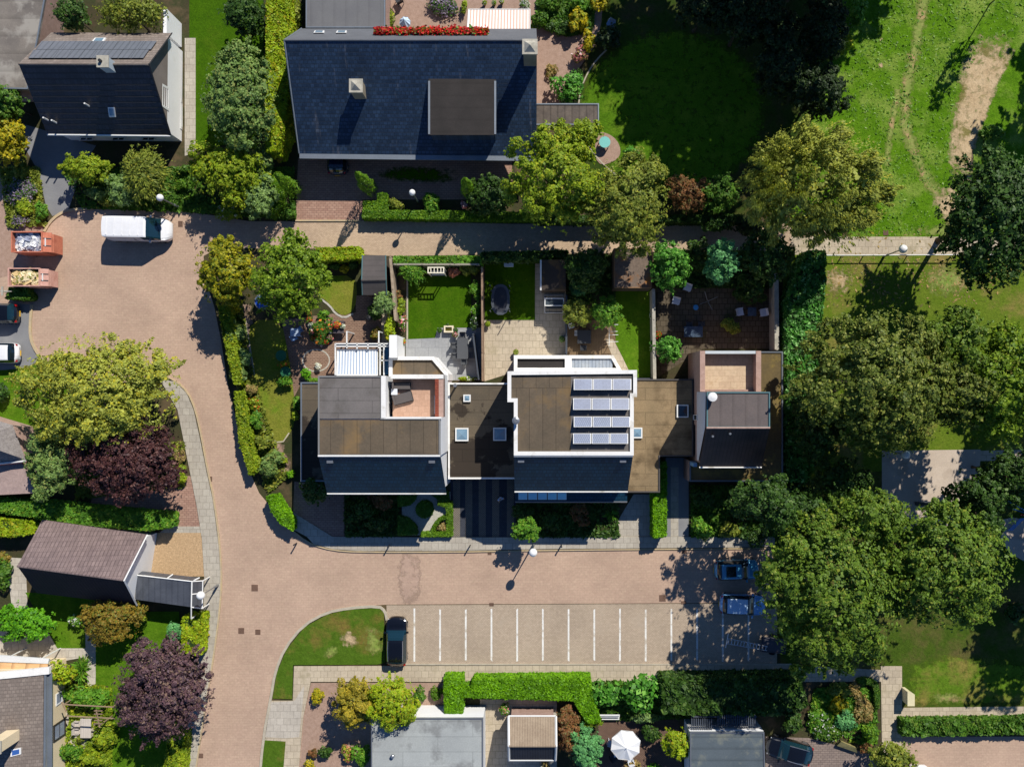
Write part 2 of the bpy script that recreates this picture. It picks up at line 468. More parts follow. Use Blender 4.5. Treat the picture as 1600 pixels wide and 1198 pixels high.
        for i in range(7):
            t = i/6*ln
            p = st + outd*(t*.34)[:, None] + np.array([0, 0, -1])*(t*t*.6)[:, None] + rng.normal(0, .05, (ns, 3))
            a = outd*.8 + np.array([0, 0, -1.])*(t*.9)[:, None]
            P_.append(p); A_.append(a); N_.append(e*.5 + np.array([0, 0, .9]))
        g.leaf.append((leaves(np.concatenate(P_), np.concatenate(N_), size*.62, 3.2, np.concatenate(A_), .45), 0))
    elif mode == 'cone':
        n = int(area*dens*3/(size*size*.75))
        t = rng.random(n)**.75; a = rng.uniform(0, 2*np.pi, n)
        rr = (1-t**2.2)*.96+.04
        lump = 1+.13*np.sin(a*5+t*17)+.1*np.sin(a*3-t*9)
        rj = rr*lump*rng.uniform(.72, 1.02, n)
        pts = np.stack([RX*rj*np.cos(a), RY*rj*np.sin(a), h*t], 1) + np.array([c.x, c.y, 0])
        nn = np.stack([np.cos(a), np.sin(a), np.full(n, .55)], 1)
        g.leaf.append((leaves(pts, nn, size), 0)); trunk = True
        lobe_pts = []
    T = thing(name, label, cat, gpos, 0, group)
    ob('crown', g, leaf, T)
    if trunk:
        tg = G()
        lb = [Vector(q)*.96 + Vector(C)*.04 for q in lobe_pts[:18]]
        trunk_geo(tg, (c.x, c.y, 0), (c.x, c.y, min(h*.8, zc+rz*.35)), max(.05, R*.05), lb)
        ob('trunk', tg, bark or BARK, T)
    return T
def shrub(name, label, px, py, h, rx, ry, leaf, cat='shrub', size=.15, dens=5, group=None, lob=5, fl=None, flf=.0, spiky=False, z0=0.):
    """a bush that touches the ground, one mesh: leaf clumps on short stems"""
    c = P(px, py, h*.55+z0); k = (HC-h*.55)/HC
    RX, RY = m(rx)*k, m(ry)*k; R = (RX+RY)/2
    g = G(); area = math.pi*RX*RY
    n = int(area*dens/(size*size*.75))+30
    if spiky:
        ns = max(14, n//9); e = sph(ns, .1); P_, A_, N_ = [], [], []
        for i in range(6):
            t = (i+.5)/6
            P_.append(np.array([c.x, c.y, z0+.05]) + e*np.array([RX, RY, h])*t - np.array([0, 0, .35*h])*(t*t)); A_.append(e - np.array([0, 0, .5*t])); N_.append(np.tile([0, 0, 1.], (ns, 1)))
        pts = np.concatenate(P_); lv = leaves(pts, np.concatenate(N_), size*.5, 5, np.concatenate(A_), .3)
    else:
        lc = sph(lob, .0)*np.array([RX, RY, h*.5])*rng.uniform(.35, .72, (lob, 1)) + np.array([c.x, c.y, z0+h*.42])
        w = rng.integers(0, lob, n); e = sph(n, -.45)
        rr = .5*rng.uniform(.75, 1.25, lob)
        ph = rng.uniform(0, 6, (lob, 2)); a = np.arctan2(e[:, 1], e[:, 0])
        lump = 1+.16*np.sin(a*4+ph[w, 0]) + .12*np.sin(e[:, 2]*7+ph[w, 1])
        pts = lc[w] + e*np.array([RX, RY, h*.52])*(rr[w]*lump*(.7+.33*rng.random(n)**.6))[:, None]
        pts[:, 2] = np.maximum(pts[:, 2], z0+.03)
        lv = leaves(pts, e+np.array([0, 0, .4]), size)
    mats = [leaf, BARK]
    kk = len(lv)//4
    if fl is not None:
        mask = (rng.random(kk) < flf).repeat(4)
        g.leaf.append((lv[~mask], 0)); g.leaf.append((lv[mask] + np.array([0, 0, .05], np.float32), 2)); mats.append(fl)
    else: g.leaf.append((lv, 0))
    for i in range(4):
        a = i*1.6+random.random()
        g.tube([(c.x, c.y, z0), (c.x+RX*.4*math.cos(a), c.y+RY*.4*math.sin(a), z0+h*.5)], [.03, .012], 5, 1)
    return ob(name, g, mats, loc=Vector((c.x, c.y, z0)), label=label, cat=cat, group=group)
def hedge(name, label, pts, h, leaf, size=.13, dens=6, group=None, cat='hedge', core=(40, 62, 24), wob=.06, z0=0., smooth=0, top_px=True):
    """clipped hedge: pts is the outline of its top as seen"""
    if smooth: pts = chaikin(pts, smooth)
    poly = [(p.x, p.y) for p in PP(pts, h+z0)]
    a = sum(poly[i-1][0]*poly[i][1] - poly[i][0]*poly[i-1][1] for i in range(len(poly)))
    if a < 0: poly = poly[::-1]
    g = G(); inn = inset(poly, min(.12, h*.2))
    g.prism(inn, z0, z0+h-min(.08, h*.15), 1)
    A = np.array(poly); x0, y0 = A.min(0); x1, y1 = A.max(0)
    def inside(p):
        r = np.zeros(len(p), bool); k = len(A)
        for i in range(k):
            q1, q2 = A[i-1], A[i]
            cnd = (q1[1] > p[:, 1]) != (q2[1] > p[:, 1])
            xx = (q2[0]-q1[0])*(p[:, 1]-q1[1])/(q2[1]-q1[1]+1e-12)+q1[0]
            r ^= cnd & (p[:, 0] < xx)
        return r
    n = int((x1-x0)*(y1-y0)*dens/(size*size*.75))
    p = rng.uniform((x0, y0), (x1, y1), (n, 2)); p = p[inside(p)]
    wv = wob*(np.sin(p[:, 0]*2.3)+np.sin(p[:, 1]*2.9+1)+np.sin(p[:, 0]*5.1+p[:, 1]*4.3))
    top = np.column_stack([p, z0 + h + wv*min(h, 1.2)*.25 + rng.uniform(-.12, .05, len(p))*min(1, h)])
    P_, N_ = [top], [np.tile([0, 0, 1.], (len(top), 1))]
    for i in range(len(poly)):
        q1, q2 = A[i-1], A[i]; L = np.linalg.norm(q2-q1)
        if L < 1e-3: continue
        k = int(L*h*dens/(size*size*.75))+2
        t = rng.random((k, 1)); nrm = np.array([(q2-q1)[1], -(q2-q1)[0]])/L
        xy = q1+(q2-q1)*t + nrm*rng.normal(-.03, .05, (k, 1))
        P_.append(np.column_stack([xy, z0+rng.random(k)*h])); N_.append(np.tile([nrm[0], nrm[1], .35], (k, 1)))
    g.leaf.append((leaves(np.concatenate(P_), np.concatenate(N_), size, jit=.55), 0))
    cm = A.mean(0)
    return ob(name, g, [leaf, M('hedge_core_%d_%d_%d' % core, core, var=.3, scale=4)], loc=Vector((cm[0], cm[1], z0)), label=label, cat=cat, group=group)
# leaf colours -----------------------------------------------------------
L_PALE = LEAF('leaf_pale_yellow_green', (152, 142, 62), (190, 172, 96), (200, 168, 60), .12)
L_YG = LEAF('leaf_yellow_green', (116, 130, 30), (162, 159, 46), (174, 156, 44), .1)
L_YEL = LEAF('leaf_yellow', (182, 166, 22), (216, 196, 40), (150, 160, 40), .25, raw=True)
L_GOLD = LEAF('leaf_gold_conifer', (170, 152, 40), (204, 182, 62), (130, 130, 40), .2, raw=True)
L_CON = LEAF('leaf_lime_conifer', (140, 146, 24), (190, 178, 36), (104, 126, 28), .2, raw=True)
L_OLIVE = LEAF('leaf_olive', (110, 112, 44), (150, 142, 70), (160, 140, 60), .12)
L_WILL = LEAF('leaf_willow', (132, 124, 58), (178, 164, 92), (190, 160, 60), .06)
L_OAK = LEAF('leaf_oak', (82, 98, 34), (124, 136, 56), (144, 136, 60), .08)
L_OAK2 = LEAF('leaf_oak_olive', (84, 92, 38), (128, 124, 62), (156, 142, 80), .15)
L_GRN = LEAF('leaf_green', (80, 118, 36), (114, 146, 54), (140, 148, 58), .12)
L_BRT = LEAF('leaf_bright_green', (92, 142, 24), (128, 172, 42), (76, 122, 36), .2)
L_HED = LEAF('leaf_hedge', (100, 138, 10), (132, 166, 24), (84, 118, 18), .2)
L_HYEL = LEAF('leaf_hedge_yellow', (140, 150, 26), (176, 176, 44), (180, 150, 40), .15)
L_MID = LEAF('leaf_mid_green', (66, 96, 32), (98, 124, 48), (116, 126, 56), .12)
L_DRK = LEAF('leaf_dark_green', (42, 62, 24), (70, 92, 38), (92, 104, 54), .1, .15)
L_SHADE = LEAF('leaf_shade_tone', (30, 42, 20), (46, 60, 28), (62, 72, 38), .1, .1)  # shade of the taller trees put into the leaf colour
L_IVY = LEAF('leaf_ivy', (46, 92, 34), (88, 132, 62), (150, 178, 126), .12, .15)  # palest leaves stand for gloss glints, put into the colour
L_LAU = LEAF('leaf_laurel', (58, 104, 32), (94, 138, 54), (132, 164, 84), .12, .15)
L_SIL = LEAF('leaf_silver', (118, 134, 92), (156, 164, 124), (130, 140, 80), .2)
L_GRY = LEAF('leaf_grey_green', (104, 120, 74), (142, 150, 100), (150, 140, 90), .12)
L_BLU = LEAF('leaf_blue_green', (74, 122, 86), (116, 160, 120), (90, 130, 90), .2, .12)
L_PUR = LEAF('leaf_purple', (66, 38, 42), (96, 62, 62), (110, 74, 66), .15, .12, True)
L_PURG = LEAF('leaf_grey_purple', (78, 56, 66), (112, 84, 92), (130, 106, 90), .15, .12, True)
L_ORG = LEAF('leaf_orange_brown', (138, 112, 38), (168, 144, 56), (112, 126, 46), .2, raw=True)
L_RUS = LEAF('leaf_rust', (128, 84, 50), (166, 116, 74), (120, 110, 60), .25, raw=True)
L_SAL = LEAF('leaf_salmon', (226, 140, 106), (240, 166, 130), (200, 120, 90), .2, .2, True)
L_BOX = LEAF('leaf_box', (90, 116, 24), (128, 146, 40), (76, 110, 30), .2)
L_DRY = LEAF('leaf_dry_straw', (166, 142, 84), (196, 168, 108), (120, 120, 60), .25, raw=True)
F_RED = LEAF('petal_red', (206, 22, 18), (232, 52, 36), (150, 20, 20), .2, .1, raw=True)
F_PNK = LEAF('petal_pink', (222, 110, 120), (240, 160, 160), (250, 220, 220), .3, raw=True)
F_WHT = LEAF('petal_white', (236, 236, 226), (250, 250, 246), (220, 220, 190), .2, raw=True)
F_ORG = LEAF('petal_orange', (232, 110, 40), (244, 160, 60), (220, 70, 50), .3, raw=True)
F_LIL = LEAF('petal_lilac', (146, 124, 160), (178, 160, 190), (110, 120, 100), .3, raw=True)
# ------------------------------------------------------------------ ground and paving
SOIL = M('soil', (74, 62, 44), col2=(58, 66, 34), scale=.5, fine=.3, fscale=7, stain=(96, 82, 58), bump=.5)
ROADB = paving('road_brick', (199, 172, 149), (192, 164, 143), .44, .22, (188, 160, 140), .02)
ALLEYB = paving('alley_brick', (208, 184, 156), (192, 168, 142), .22, .11, (176, 152, 128), .012)
PARKB = paving('parking_paver', (198, 180, 158), (186, 168, 147), .22, .11, (160, 144, 124), .012, stain=(178, 162, 142))
DRIVEB = paving('drive_brick', (184, 150, 132), (168, 132, 116), .4, .2, (140, 112, 98), .02)
SLABG = paving('pavement_slab', (194, 187, 172), (182, 174, 160), .6, .6, (158, 150, 136), .02)
SLABL = paving('pale_slab', (206, 198, 184), (194, 186, 172), .6, .6, (170, 162, 150), .02)
SLABT = paving('tan_slab', (206, 192, 168), (194, 180, 157), .6, .6, (164, 152, 130), .02, stain=(168, 156, 128))
SLABD = paving('blue_grey_slab', (172, 174, 174), (162, 164, 166), 1.2, 1.2, (132, 134, 136), .015)
GRAV = M('gravel_beige', (204, 172, 132), col2=(176, 146, 110), scale=6, fine=.3, fscale=14, bump=.5)
GRAVP = M('gravel_pink', (178, 150, 132), col2=(160, 132, 114), scale=3, fine=.22, fscale=14, bump=.3)
GRAVG = M('gravel_white', (196, 192, 180), col2=(176, 172, 158), scale=5, fine=.25, fscale=14, bump=.4)
ASPH = M('asphalt', (142, 142, 142), col2=(130, 130, 132), scale=.8, fine=.12, fscale=14)
KERBY = M('kerb_yellowed', (200, 178, 136), col2=(186, 168, 140), scale=2, fine=.15)
KERBG = M('kerb_grey', (186, 176, 156), scale=2, fine=.15)
G_LAWN = grass('lawn_green', (74, 112, 16), (92, 132, 24), (110, 138, 36), .4)
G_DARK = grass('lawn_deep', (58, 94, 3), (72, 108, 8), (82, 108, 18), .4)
G_YEL = grass('lawn_yellowed', (120, 128, 42), (138, 138, 58), (108, 136, 34), .45)
G_MEAD = grass('meadow_rough', (74, 118, 10), (106, 150, 26), (138, 162, 70), .3, .48, .64, 4.2, 1.0)
G_PARK = grass('park_grass', (92, 118, 28), (112, 130, 42), (150, 130, 78), .2, .52, .68, 5)
G_VERGE = grass('verge_grass', (74, 104, 24), (88, 118, 34), (128, 112, 56), .3, .5, .68, 5)
sheet('ground', [(-2600, -2600), (4200, -2600), (4200, 3800), (-2600, 3800)], 0.0, SOIL, 'dark garden soil under the whole neighbourhood', cat='ground')
# brick street with its round turning head on the left
road = [(150, 327), (110, 328), (92, 335), (78, 348), (70, 366), (60, 400), (-40, 452), (-40, 476), (50, 476), (49, 500), (48, 520), (52, 540), (64, 560),
        (110, 590), (200, 600), (245, 582), (272, 594), (292, 612), (304, 640), (313, 680), (322, 730), (333, 780), (342, 850), (346, 910), (342, 960), (334, 1020),
        (326, 1070), (316, 1130), (300, 1240), (404, 1240), (412, 1150), (424, 1088), (430, 1050), (445, 1012), (474, 976), (510, 955), (546, 948), (604, 944), (1240, 941),
        (1240, 858), (560, 862), (520, 859), (490, 851), (468, 838), (448, 820), (430, 800), (405, 770), (385, 725), (370, 660), (356, 600), (345, 530), (335, 480), (322, 440),
        (318, 400), (340, 388), (462, 388), (462, 346), (390, 346), (330, 336), (280, 330)]
sheet('road', road, .004, ROADB, 'pinkish brown brick street with a wide turning head', cat='road')
soft('red_brick_patch', chaikin([(624, 866), (656, 866), (656, 938), (624, 938)], 1), .008, paving('patch_brick', (195, 168, 148), (189, 161, 143), .44, .22, (185, 157, 140), .012), 'relaid redder brick patch across the street', inner=.75, cat='road')
sheet('alley', [(462, 346), (566, 344), (800, 350), (1300, 350), (1300, 392), (756, 398), (615, 400), (566, 398), (500, 389), (462, 388)], .0075, ALLEYB, 'sandy brick alley between the big house and the gardens', cat='path')
sheet('parking_lot', [(604, 945), (1214, 942), (1214, 1036), (604, 1036)], .009, PARKB, 'grey brown parking area with white bay lines', cat='parking')
WLINE = M('white_line', (236, 234, 226), var=.06, fine=.16, stain=(190, 178, 158), sscale=1.6, slo=.5, shi=.66)
for i in range(14):
    x = 647.5 + 40.15*i
    sheet('parking_line', [(x-1.3, 950+(i*7 % 5)*.6), (x+1.3, 950+(i*3 % 4)*.6), (x+1.4, 1033-(i % 3)), (x-1.4, 1033-(i*5 % 4))], .014, WLINE, 'white painted bay line', cat='marking')
# pavements: real kerb steps
slabsheet('pavement', [(250, 592), (274, 596), (292, 614), (303, 641), (312, 682), (322, 732), (333, 782), (342, 851), (346, 910), (342, 960), (334, 1020), (326, 1070), (316, 1130), (300, 1240),
                       (278, 1240), (296, 1120), (310, 1040), (318, 960), (320, 905), (316, 840), (308, 790), (298, 740), (288, 690), (278, 640), (262, 612)], .1, SLABG, 'grey slab pavement curving beside the left gardens', cat='pavement')
slabsheet('pavement', [(458, 826), (480, 838), (490, 849), (520, 857), (560, 860), (700, 860), (850, 857), (1210, 854), (1210, 838), (700, 839), (520, 838), (458, 800)], .1, SLABG, 'grey slab pavement in front of the three white houses', cat='pavement')
slabsheet('pavement', [(460, 1040), (1236, 1038), (1376, 1046), (1376, 1064), (486, 1064), (474, 1120), (464, 1240), (404, 1240), (414, 1160), (424, 1094), (458, 1094)], .1, SLABT, 'tan slab footpath along the foot of the parking bays', cat='pavement')
slabsheet('pale_pavement', [(424, 1096), (460, 1094), (476, 1070), (468, 1150), (446, 1152), (415, 1150)], .104, SLABL, 'pale concrete crossing beside the grass island', cat='pavement')
def kerb(pts, w, mt, lab, z=.12, n=1):
    ob('kerb', G().prism(PP(ribbon(chaikin(pts, n, False), w)), 0, z), mt, kind='structure', label=lab, cat='kerb')
kerb([(250, 584), (274, 594), (294, 612), (306, 640), (315, 680), (324, 730), (335, 780), (344, 850), (347, 910), (343, 960), (335, 1020), (327, 1070), (317, 1130), (301, 1240)], 2.2, KERBY, 'yellowed kerb of the curving left pavement')
kerb([(146, 326), (110, 328), (92, 335), (78, 348), (70, 362)], 4, KERBY, 'yellowed kerb by the asphalt drive')
kerb([(50, 476), (48, 506), (48, 524), (52, 540), (66, 562), (100, 584)], 4, KERBY, 'yellowed kerb round the grey drive with the parked cars')
kerb([(440, 812), (468, 838), (490, 851), (520, 859), (560, 862), (700, 862), (850, 859), (1210, 856)], 1.8, KERBY, 'kerb along the north side of the street')
kerb([(404, 1240), (412, 1150), (424, 1088), (430, 1050), (445, 1012), (474, 976), (510, 956), (546, 949), (592, 946), (602, 954), (605, 968)], 4, KERBG, 'pale kerb round the grass island')
kerb([(606, 1037), (1236, 1037)], 2, KERBG, 'kerb at the foot of the parking bays', n=0)
kerb([(462, 345), (564, 345)], 2.5, KERBY, 'kerb across the mouth of the brick drive', n=0)
slabsheet('grass_island', [(426, 1090), (433, 1050), (448, 1014), (476, 979), (512, 959), (548, 951), (592, 949), (600, 956), (602, 1034), (590, 1037), (458, 1038), (457, 1091)], .1, G_VERGE, 'green grass island with a worn round of earth', cat='lawn')
slabsheet('grass_strip', [(414, 1155), (447, 1157), (440, 1240), (405, 1240)], .11, G_VERGE, 'small grass strip at the bottom of the street', cat='lawn')
# top left: house with asphalt drive
sheet('asphalt_drive', [(40, 195), (150, 228), (128, 262), (108, 326), (82, 338), (72, 322), (60, 268), (38, 230)], .006, ASPH, 'dark asphalt drive beside the tiled house', cat='driveway')
sheet('gravel_yard', [(-60, 250), (40, 268), (60, 330), (70, 362), (50, 420), (-60, 452)], .005, GRAVP, 'pinkish gravel yard at the left edge', cat='ground')
sheet('grey_drive', [(-60, 470), (48, 476), (47, 506), (47, 524), (50, 540), (62, 562), (40, 576), (-60, 582)], .007, ASPH, 'grey asphalt drive with the parked cars', cat='driveway')
slabsheet('lawn', [(-60, 582), (40, 576), (66, 566), (110, 590), (96, 690), (40, 690), (-60, 640)], .05, G_LAWN, 'lawn beneath the pale plane tree', smooth=1, cat='lawn')
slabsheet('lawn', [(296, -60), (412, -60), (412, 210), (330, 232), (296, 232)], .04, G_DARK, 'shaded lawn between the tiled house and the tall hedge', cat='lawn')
sheet('house_path', [(289, 60), (306, 60), (306, 240), (289, 244)], .05, SLABG, 'narrow slab path by the white gable wall', cat='path')
# big house
sheet('brick_drive', [(466, 246), (566, 246), (566, 345), (462, 346)], .008, DRIVEB, 'reddish brick drive of the big slate house', cat='driveway')
sheet('front_court', [(566, 250), (800, 250), (800, 312), (566, 312)], .006, DRIVEB, 'shaded brick court in front of the big slate house', cat='path')
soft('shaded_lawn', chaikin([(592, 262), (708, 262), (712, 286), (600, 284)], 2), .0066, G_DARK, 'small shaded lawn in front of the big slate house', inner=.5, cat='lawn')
sheet('rear_terrace', [(600, -40), (945, -40), (938, 60), (915, 92), (896, 120), (880, 200), (838, 200), (838, 60), (600, 60)], .006, GRAVP, 'pinkish gravel terrace behind the big slate house', smooth=1, cat='path')
ell = [(1052 + 146*math.cos(a), 170 + 128*math.sin(a)*(1 if math.sin(a) > 0 else .95)) for a in [i*math.pi/20 for i in range(40)]]
soft('lawn', ell, .012, G_LAWN, 'large round lawn behind the big slate house', inner=.9, grow=.86, cat='lawn')
kerb([(906+3*math.sin(i), 170 + 128*math.sin(a)) if False else (1052 + 148*math.cos(a), 170 + 129*math.sin(a)) for i, a in enumerate([math.pi*.62 + k*math.pi*.03 for k in range(22)])], 2, KERBG, 'stone edging of the large round lawn', z=.07, n=0)
sheet('round_terrace', [(930, 205), (955, 210), (970, 228), (968, 250), (930, 262)], .05, GRAVP, 'small pink paved circle under the yellow green tree', smooth=2, cat='path')
# meadow and park on the right
sheet('shade_grass', [(925, -80), (1336, -80), (1305, 100), (1252, 240), (1236, 336), (960, 336), (900, 262), (915, 92)], .0045, grass('shade_grass', (52, 74, 22), (64, 84, 28), (84, 76, 46), .3, .45, .6, 4), 'shaded rough grass under the tall trees round the large lawn', cat='grass')  # darker grass colour carries the shade of the tall trees
sheet('meadow', [(1330, -80), (1700, -80), (1700, 372), (1230, 372), (1250, 240), (1300, 100)], .006, G_MEAD, 'rough green meadow at the top right', cat='grass')
WORN = M('worn_grass', (150, 152, 84), col2=(112, 144, 50), scale=1.4, fine=.3, fscale=5, stain=(176, 150, 104), sscale=.7)
DIRT = M('bare_earth', (206, 182, 144), col2=(184, 158, 120), scale=.9, fine=.25, fscale=5, stain=(132, 122, 70), sscale=.55, slo=.54, shi=.62, bump=.6)
soft('trodden_trail', chaikin([(1447, -20), (1436, 50), (1420, 120), (1412, 180), (1420, 220), (1445, 275), (1478, 325), (1500, 372)], 2, False), .012, WORN, 'trodden trail winding down the meadow', w=13, cat='path')
soft('trodden_trail', chaikin([(1404, 140), (1392, 200), (1384, 260)], 2, False), .011, WORN, 'faint trail branching in the meadow', w=7, cat='path')
soft('bare_earth', chaikin([(1520, 78), (1545, 68), (1572, 76), (1578, 100), (1560, 125), (1546, 165), (1530, 210), (1514, 250), (1522, 288), (1502, 282), (1484, 245), (1490, 190), (1500, 140), (1506, 100)], 2), .013, DIRT, 'long bare patch of sandy earth in the meadow', inner=.72)
soft('bare_earth', chaikin([(1456, 300), (1500, 292), (1520, 320), (1510, 350), (1470, 346)], 2), .0126, DIRT, 'sandy patch where the trail meets the footpath', inner=.5)
sheet('park_lawn', [(1226, 396), (1700, 396), (1700, 706), (1200, 760), (1216, 560)], .005, G_PARK, 'patchy park lawn below the railed footpath', cat='grass')
sheet('park_lawn', [(1200, 755), (1700, 700), (1700, 1108), (1408, 1108), (1404, 1046), (1220, 1040)], .0055, grass('park_shade_grass', (62, 86, 22), (78, 100, 30), (104, 96, 56), .2, .45, .6, 4), 'shaded park grass beneath the big oak', cat='grass')  # darkened park grass: shade under the trees put into the colour
sheet('footpath', [(1236, 370), (1700, 370), (1700, 398), (1236, 398)], .012, SLABT, 'slab footpath with a low rail across the park', cat='path')
sheet('pale_court', [(1378, 704), (1532, 702), (1530, 760), (1496, 800), (1484, 830), (1400, 830), (1378, 800)], .012, M('court_concrete', (206, 190, 172), col2=(190, 174, 156), scale=.5, fine=.12, stain=(168, 152, 134), slo=.56, shi=.7), 'pale concrete play court between the trees', cat='path')
sheet('pale_court', [(1556, 814), (1590, 806), (1650, 830), (1650, 890), (1580, 870), (1564, 840)], .012, M('court_concrete', (206, 190, 172)), 'pale concrete patch below the blue play frame', smooth=1, cat='path')
sheet('footpath', [(1530, 704), (1700, 700), (1700, 716), (1530, 720)], .011, SLABT, 'shaded path leading right from the play court', cat='path')
slabsheet('footpath', [(1376, 1040), (1409, 1040), (1409, 1180), (1396, 1194), (1378, 1194)], .06, SLABT, 'slab path running down beside the flower garden', cat='path')
slabsheet('footpath', [(1409, 1105), (1700, 1102), (1700, 1128), (1409, 1132)], .06, SLABT, 'slab path along the low leafy hedge', cat='path')
sheet('brick_drive', [(1396, 1150), (1700, 1150), (1700, 1260), (1396, 1260)], .008, ROADB, 'pink brick street corner at the bottom right', cat='road')
sheet('grey_drive', [(1196, 1150), (1262, 1152), (1372, 1180), (1376, 1260), (1196, 1260)], .008, paving('mauve_paver', (156, 140, 130), (140, 126, 118), .4, .2, (112, 100, 94), .02), 'grey brown paved drive under the black car', cat='driveway')
# garden of the first white house
slabsheet('lawn', [(497, 432), (556, 430), (558, 470), (550, 488), (536, 494), (522, 484), (510, 470), (497, 462)], .04, G_YEL, 'small yellowed lawn beside the garden shed', smooth=1, cat='lawn')
slabsheet('lawn', [(392, 500), (440, 500), (452, 560), (460, 620), (462, 660), (446, 690), (428, 694), (412, 650), (400, 600), (388, 540)], .04, G_YEL, 'narrow yellowed lawn along the hedge of the corner garden', smooth=1, cat='lawn')
sheet('garden_path', [(440, 500), (520, 490), (540, 492), (606, 476), (606, 540), (520, 590), (470, 600), (460, 620), (450, 560)], .02, paving('garden_brick', (164, 136, 116), (148, 120, 102), .3, .15, (120, 98, 84), .02), 'brownish paved terrace of the corner garden', cat='path')
rr = [(494 + 21*math.cos(i*math.pi/12), 563 + 17*math.sin(i*math.pi/12)) for i in range(24)]
kerb(rr + [rr[0]], 2, GRAVG, 'round pale stone ring set in the corner garden terrace', z=.03, n=0)
slabsheet('garden_path', [(596, 462), (612, 462), (612, 560), (596, 560)], .024, SLABT, 'sandy strip behind the corner garden', cat='path')
kerb([(384, 500), (397, 580), (412, 680), (440, 694), (452, 676)], 2, KERBG, 'thin stone edging of the corner garden hedge', z=.06)
kerb([(500, 466), (516, 478), (524, 490), (538, 497), (552, 490)], 3, GRAVG, 'pale curved edging of the small yellowed lawn', z=.05)
sheet('shed_path', [(556, 462), (596, 462), (596, 520), (556, 520)], .022, paving('garden_brick', (164, 136, 116), (148, 120, 102), .3, .15, (120, 98, 84), .02), 'paved strip in front of the garden shed', cat='path')
# garden two
slabsheet('lawn', [(637, 432), (736, 430), (736, 512), (684, 512), (680, 528), (637, 530)], .04, G_DARK, 'neat bright lawn of the second garden', cat='lawn')
sheet('slab_terrace', [(634, 530), (680, 528), (684, 512), (752, 512), (752, 594), (634, 594)], .03, SLABD, 'blue grey slab terrace with the dark dining set', cat='path')
kerb([(636.5, 430), (636.5, 530)], 2.4, KERBG, 'stone edging left of the neat bright lawn', z=.06, n=0)
# garden three
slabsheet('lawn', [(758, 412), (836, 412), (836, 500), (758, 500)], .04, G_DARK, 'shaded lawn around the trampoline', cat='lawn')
sheet('slab_terrace', [(756, 500), (836, 500), (836, 412), (884, 412), (884, 556), (756, 596)], .022, SLABT, 'tan slab terrace of the trampoline garden', cat='path')
# garden four
slabsheet('lawn', [(962, 452), (1016, 452), (1016, 590), (988, 590), (962, 536)], .04, G_LAWN, 'narrow lawn beside the flat mossy shed', cat='lawn')
sheet('deck', [(886, 500), (950, 500), (988, 590), (886, 590)], .03, M('decking', (128, 106, 80), var=.2, rows=('X', .15, .1, .35)), 'brown timber deck with the shaded dining table', cat='path')
sheet('garden_path', [(946, 530), (958, 530), (984, 580), (966, 580)], .036, SLABT, 'slanting tan path between deck and narrow lawn', cat='path')
# garden five
sheet('slab_terrace', [(1026, 450), (1212, 450), (1212, 545), (1100, 545), (1026, 590)], .02, paving('brown_slab', (104, 94, 78), (92, 83, 68), .5, .5, (70, 62, 48), .03, stain=(70, 74, 44)), 'brown shaded terrace with scattered white chairs', cat='path')
# fronts of the white houses
sheet('front_drive', [(460, 752), (538, 762), (538, 838), (500, 838), (458, 800)], .012, DRIVEB, 'shaded reddish drive left of the box garden', cat='driveway')
PAVD = paving('dark_stripe_paver', (86, 90, 100), (74, 78, 88), .2, .1, (54, 56, 62), .02)
PAVL = paving('pale_stripe_paver', (168, 158, 142), (150, 142, 128), .2, .1, (100, 94, 86), .03)
sheet('striped_drive', [(704, 748), (806, 748), (806, 840), (704, 840)], .01, PAVD, 'dark paver drive with pale stripes under the garage roof', cat='driveway')
for x in (708, 727, 748, 769, 792):
    sheet('drive_stripe', [(x, 749), (x+11, 749), (x+11, 838), (x, 838)], .014, PAVL, 'pale paver stripe in the dark drive', cat='driveway')
sheet('front_drive', [(990, 772), (1022, 772), (1022, 840), (966, 840), (966, 812)], .012, SLABG, 'grey slab drive right of the second white house', cat='driveway')
sheet('front_drive', [(1040, 715), (1076, 715), (1076, 840), (1040, 840)], .012, ASPH, 'dark drive below the third white house', cat='driveway')
sheet('front_path', [(1048, 730), (1060, 730), (1060, 838), (1048, 838)], .016, SLABG, 'pale strip down the dark drive', cat='path')
sheet('white_gravel', [(628, 768), (704, 768), (704, 836), (628, 836)], .012, GRAVG, 'white gravel of the clipped box garden', cat='path')
# bottom left
sheet('gravel_garden', [(228, 832), (318, 832), (320, 900), (232, 900)], .02, GRAV, 'beige gravel front garden beside the white gable', cat='ground')
sheet('brick_drive', [(262, 740), (300, 744), (318, 822), (262, 822), (140, 790), (150, 760)], .008, DRIVEB, 'reddish drive between the purple tree and the long hedge', cat='driveway')
sheet('grey_drive', [(262, 822), (318, 822), (318, 836), (244, 836)], .016, SLABG, 'grey slab strip at the end of the long hedge', cat='path')
slabsheet('lawn', [(150, 955), (280, 955), (284, 1010), (230, 1080), (150, 1068)], .05, G_LAWN, 'bright lawn below the glazed lean-to', cat='lawn')
slabsheet('lawn', [(40, 925), (150, 930), (134, 1012), (90, 1012)], .048, G_LAWN, 'small bright lawn by the orange brown tree', cat='lawn')
slabsheet('lawn', [(170, 1070), (290, 1100), (280, 1240), (140, 1240)], .045, G_LAWN, 'shaded lawn below the round purple tree', cat='lawn')
sheet('garden_path', [(88, 1012), (134, 1012), (134, 955), (150, 955), (150, 1068), (138, 1072), (132, 1026), (88, 1034)], .055, SLABL, 'pale slab path bending through the bottom left garden', cat='path')
sheet('slab_terrace', [(-40, 985), (92, 985), (92, 1034), (-40, 1030)], .02, SLABL, 'pale terrace with grid shadows behind the vine', cat='path')
sheet('slab_terrace', [(80, 1090), (160, 1090), (160, 1190), (80, 1190)], .02, SLABL, 'pale terrace beside the cream house', cat='path')
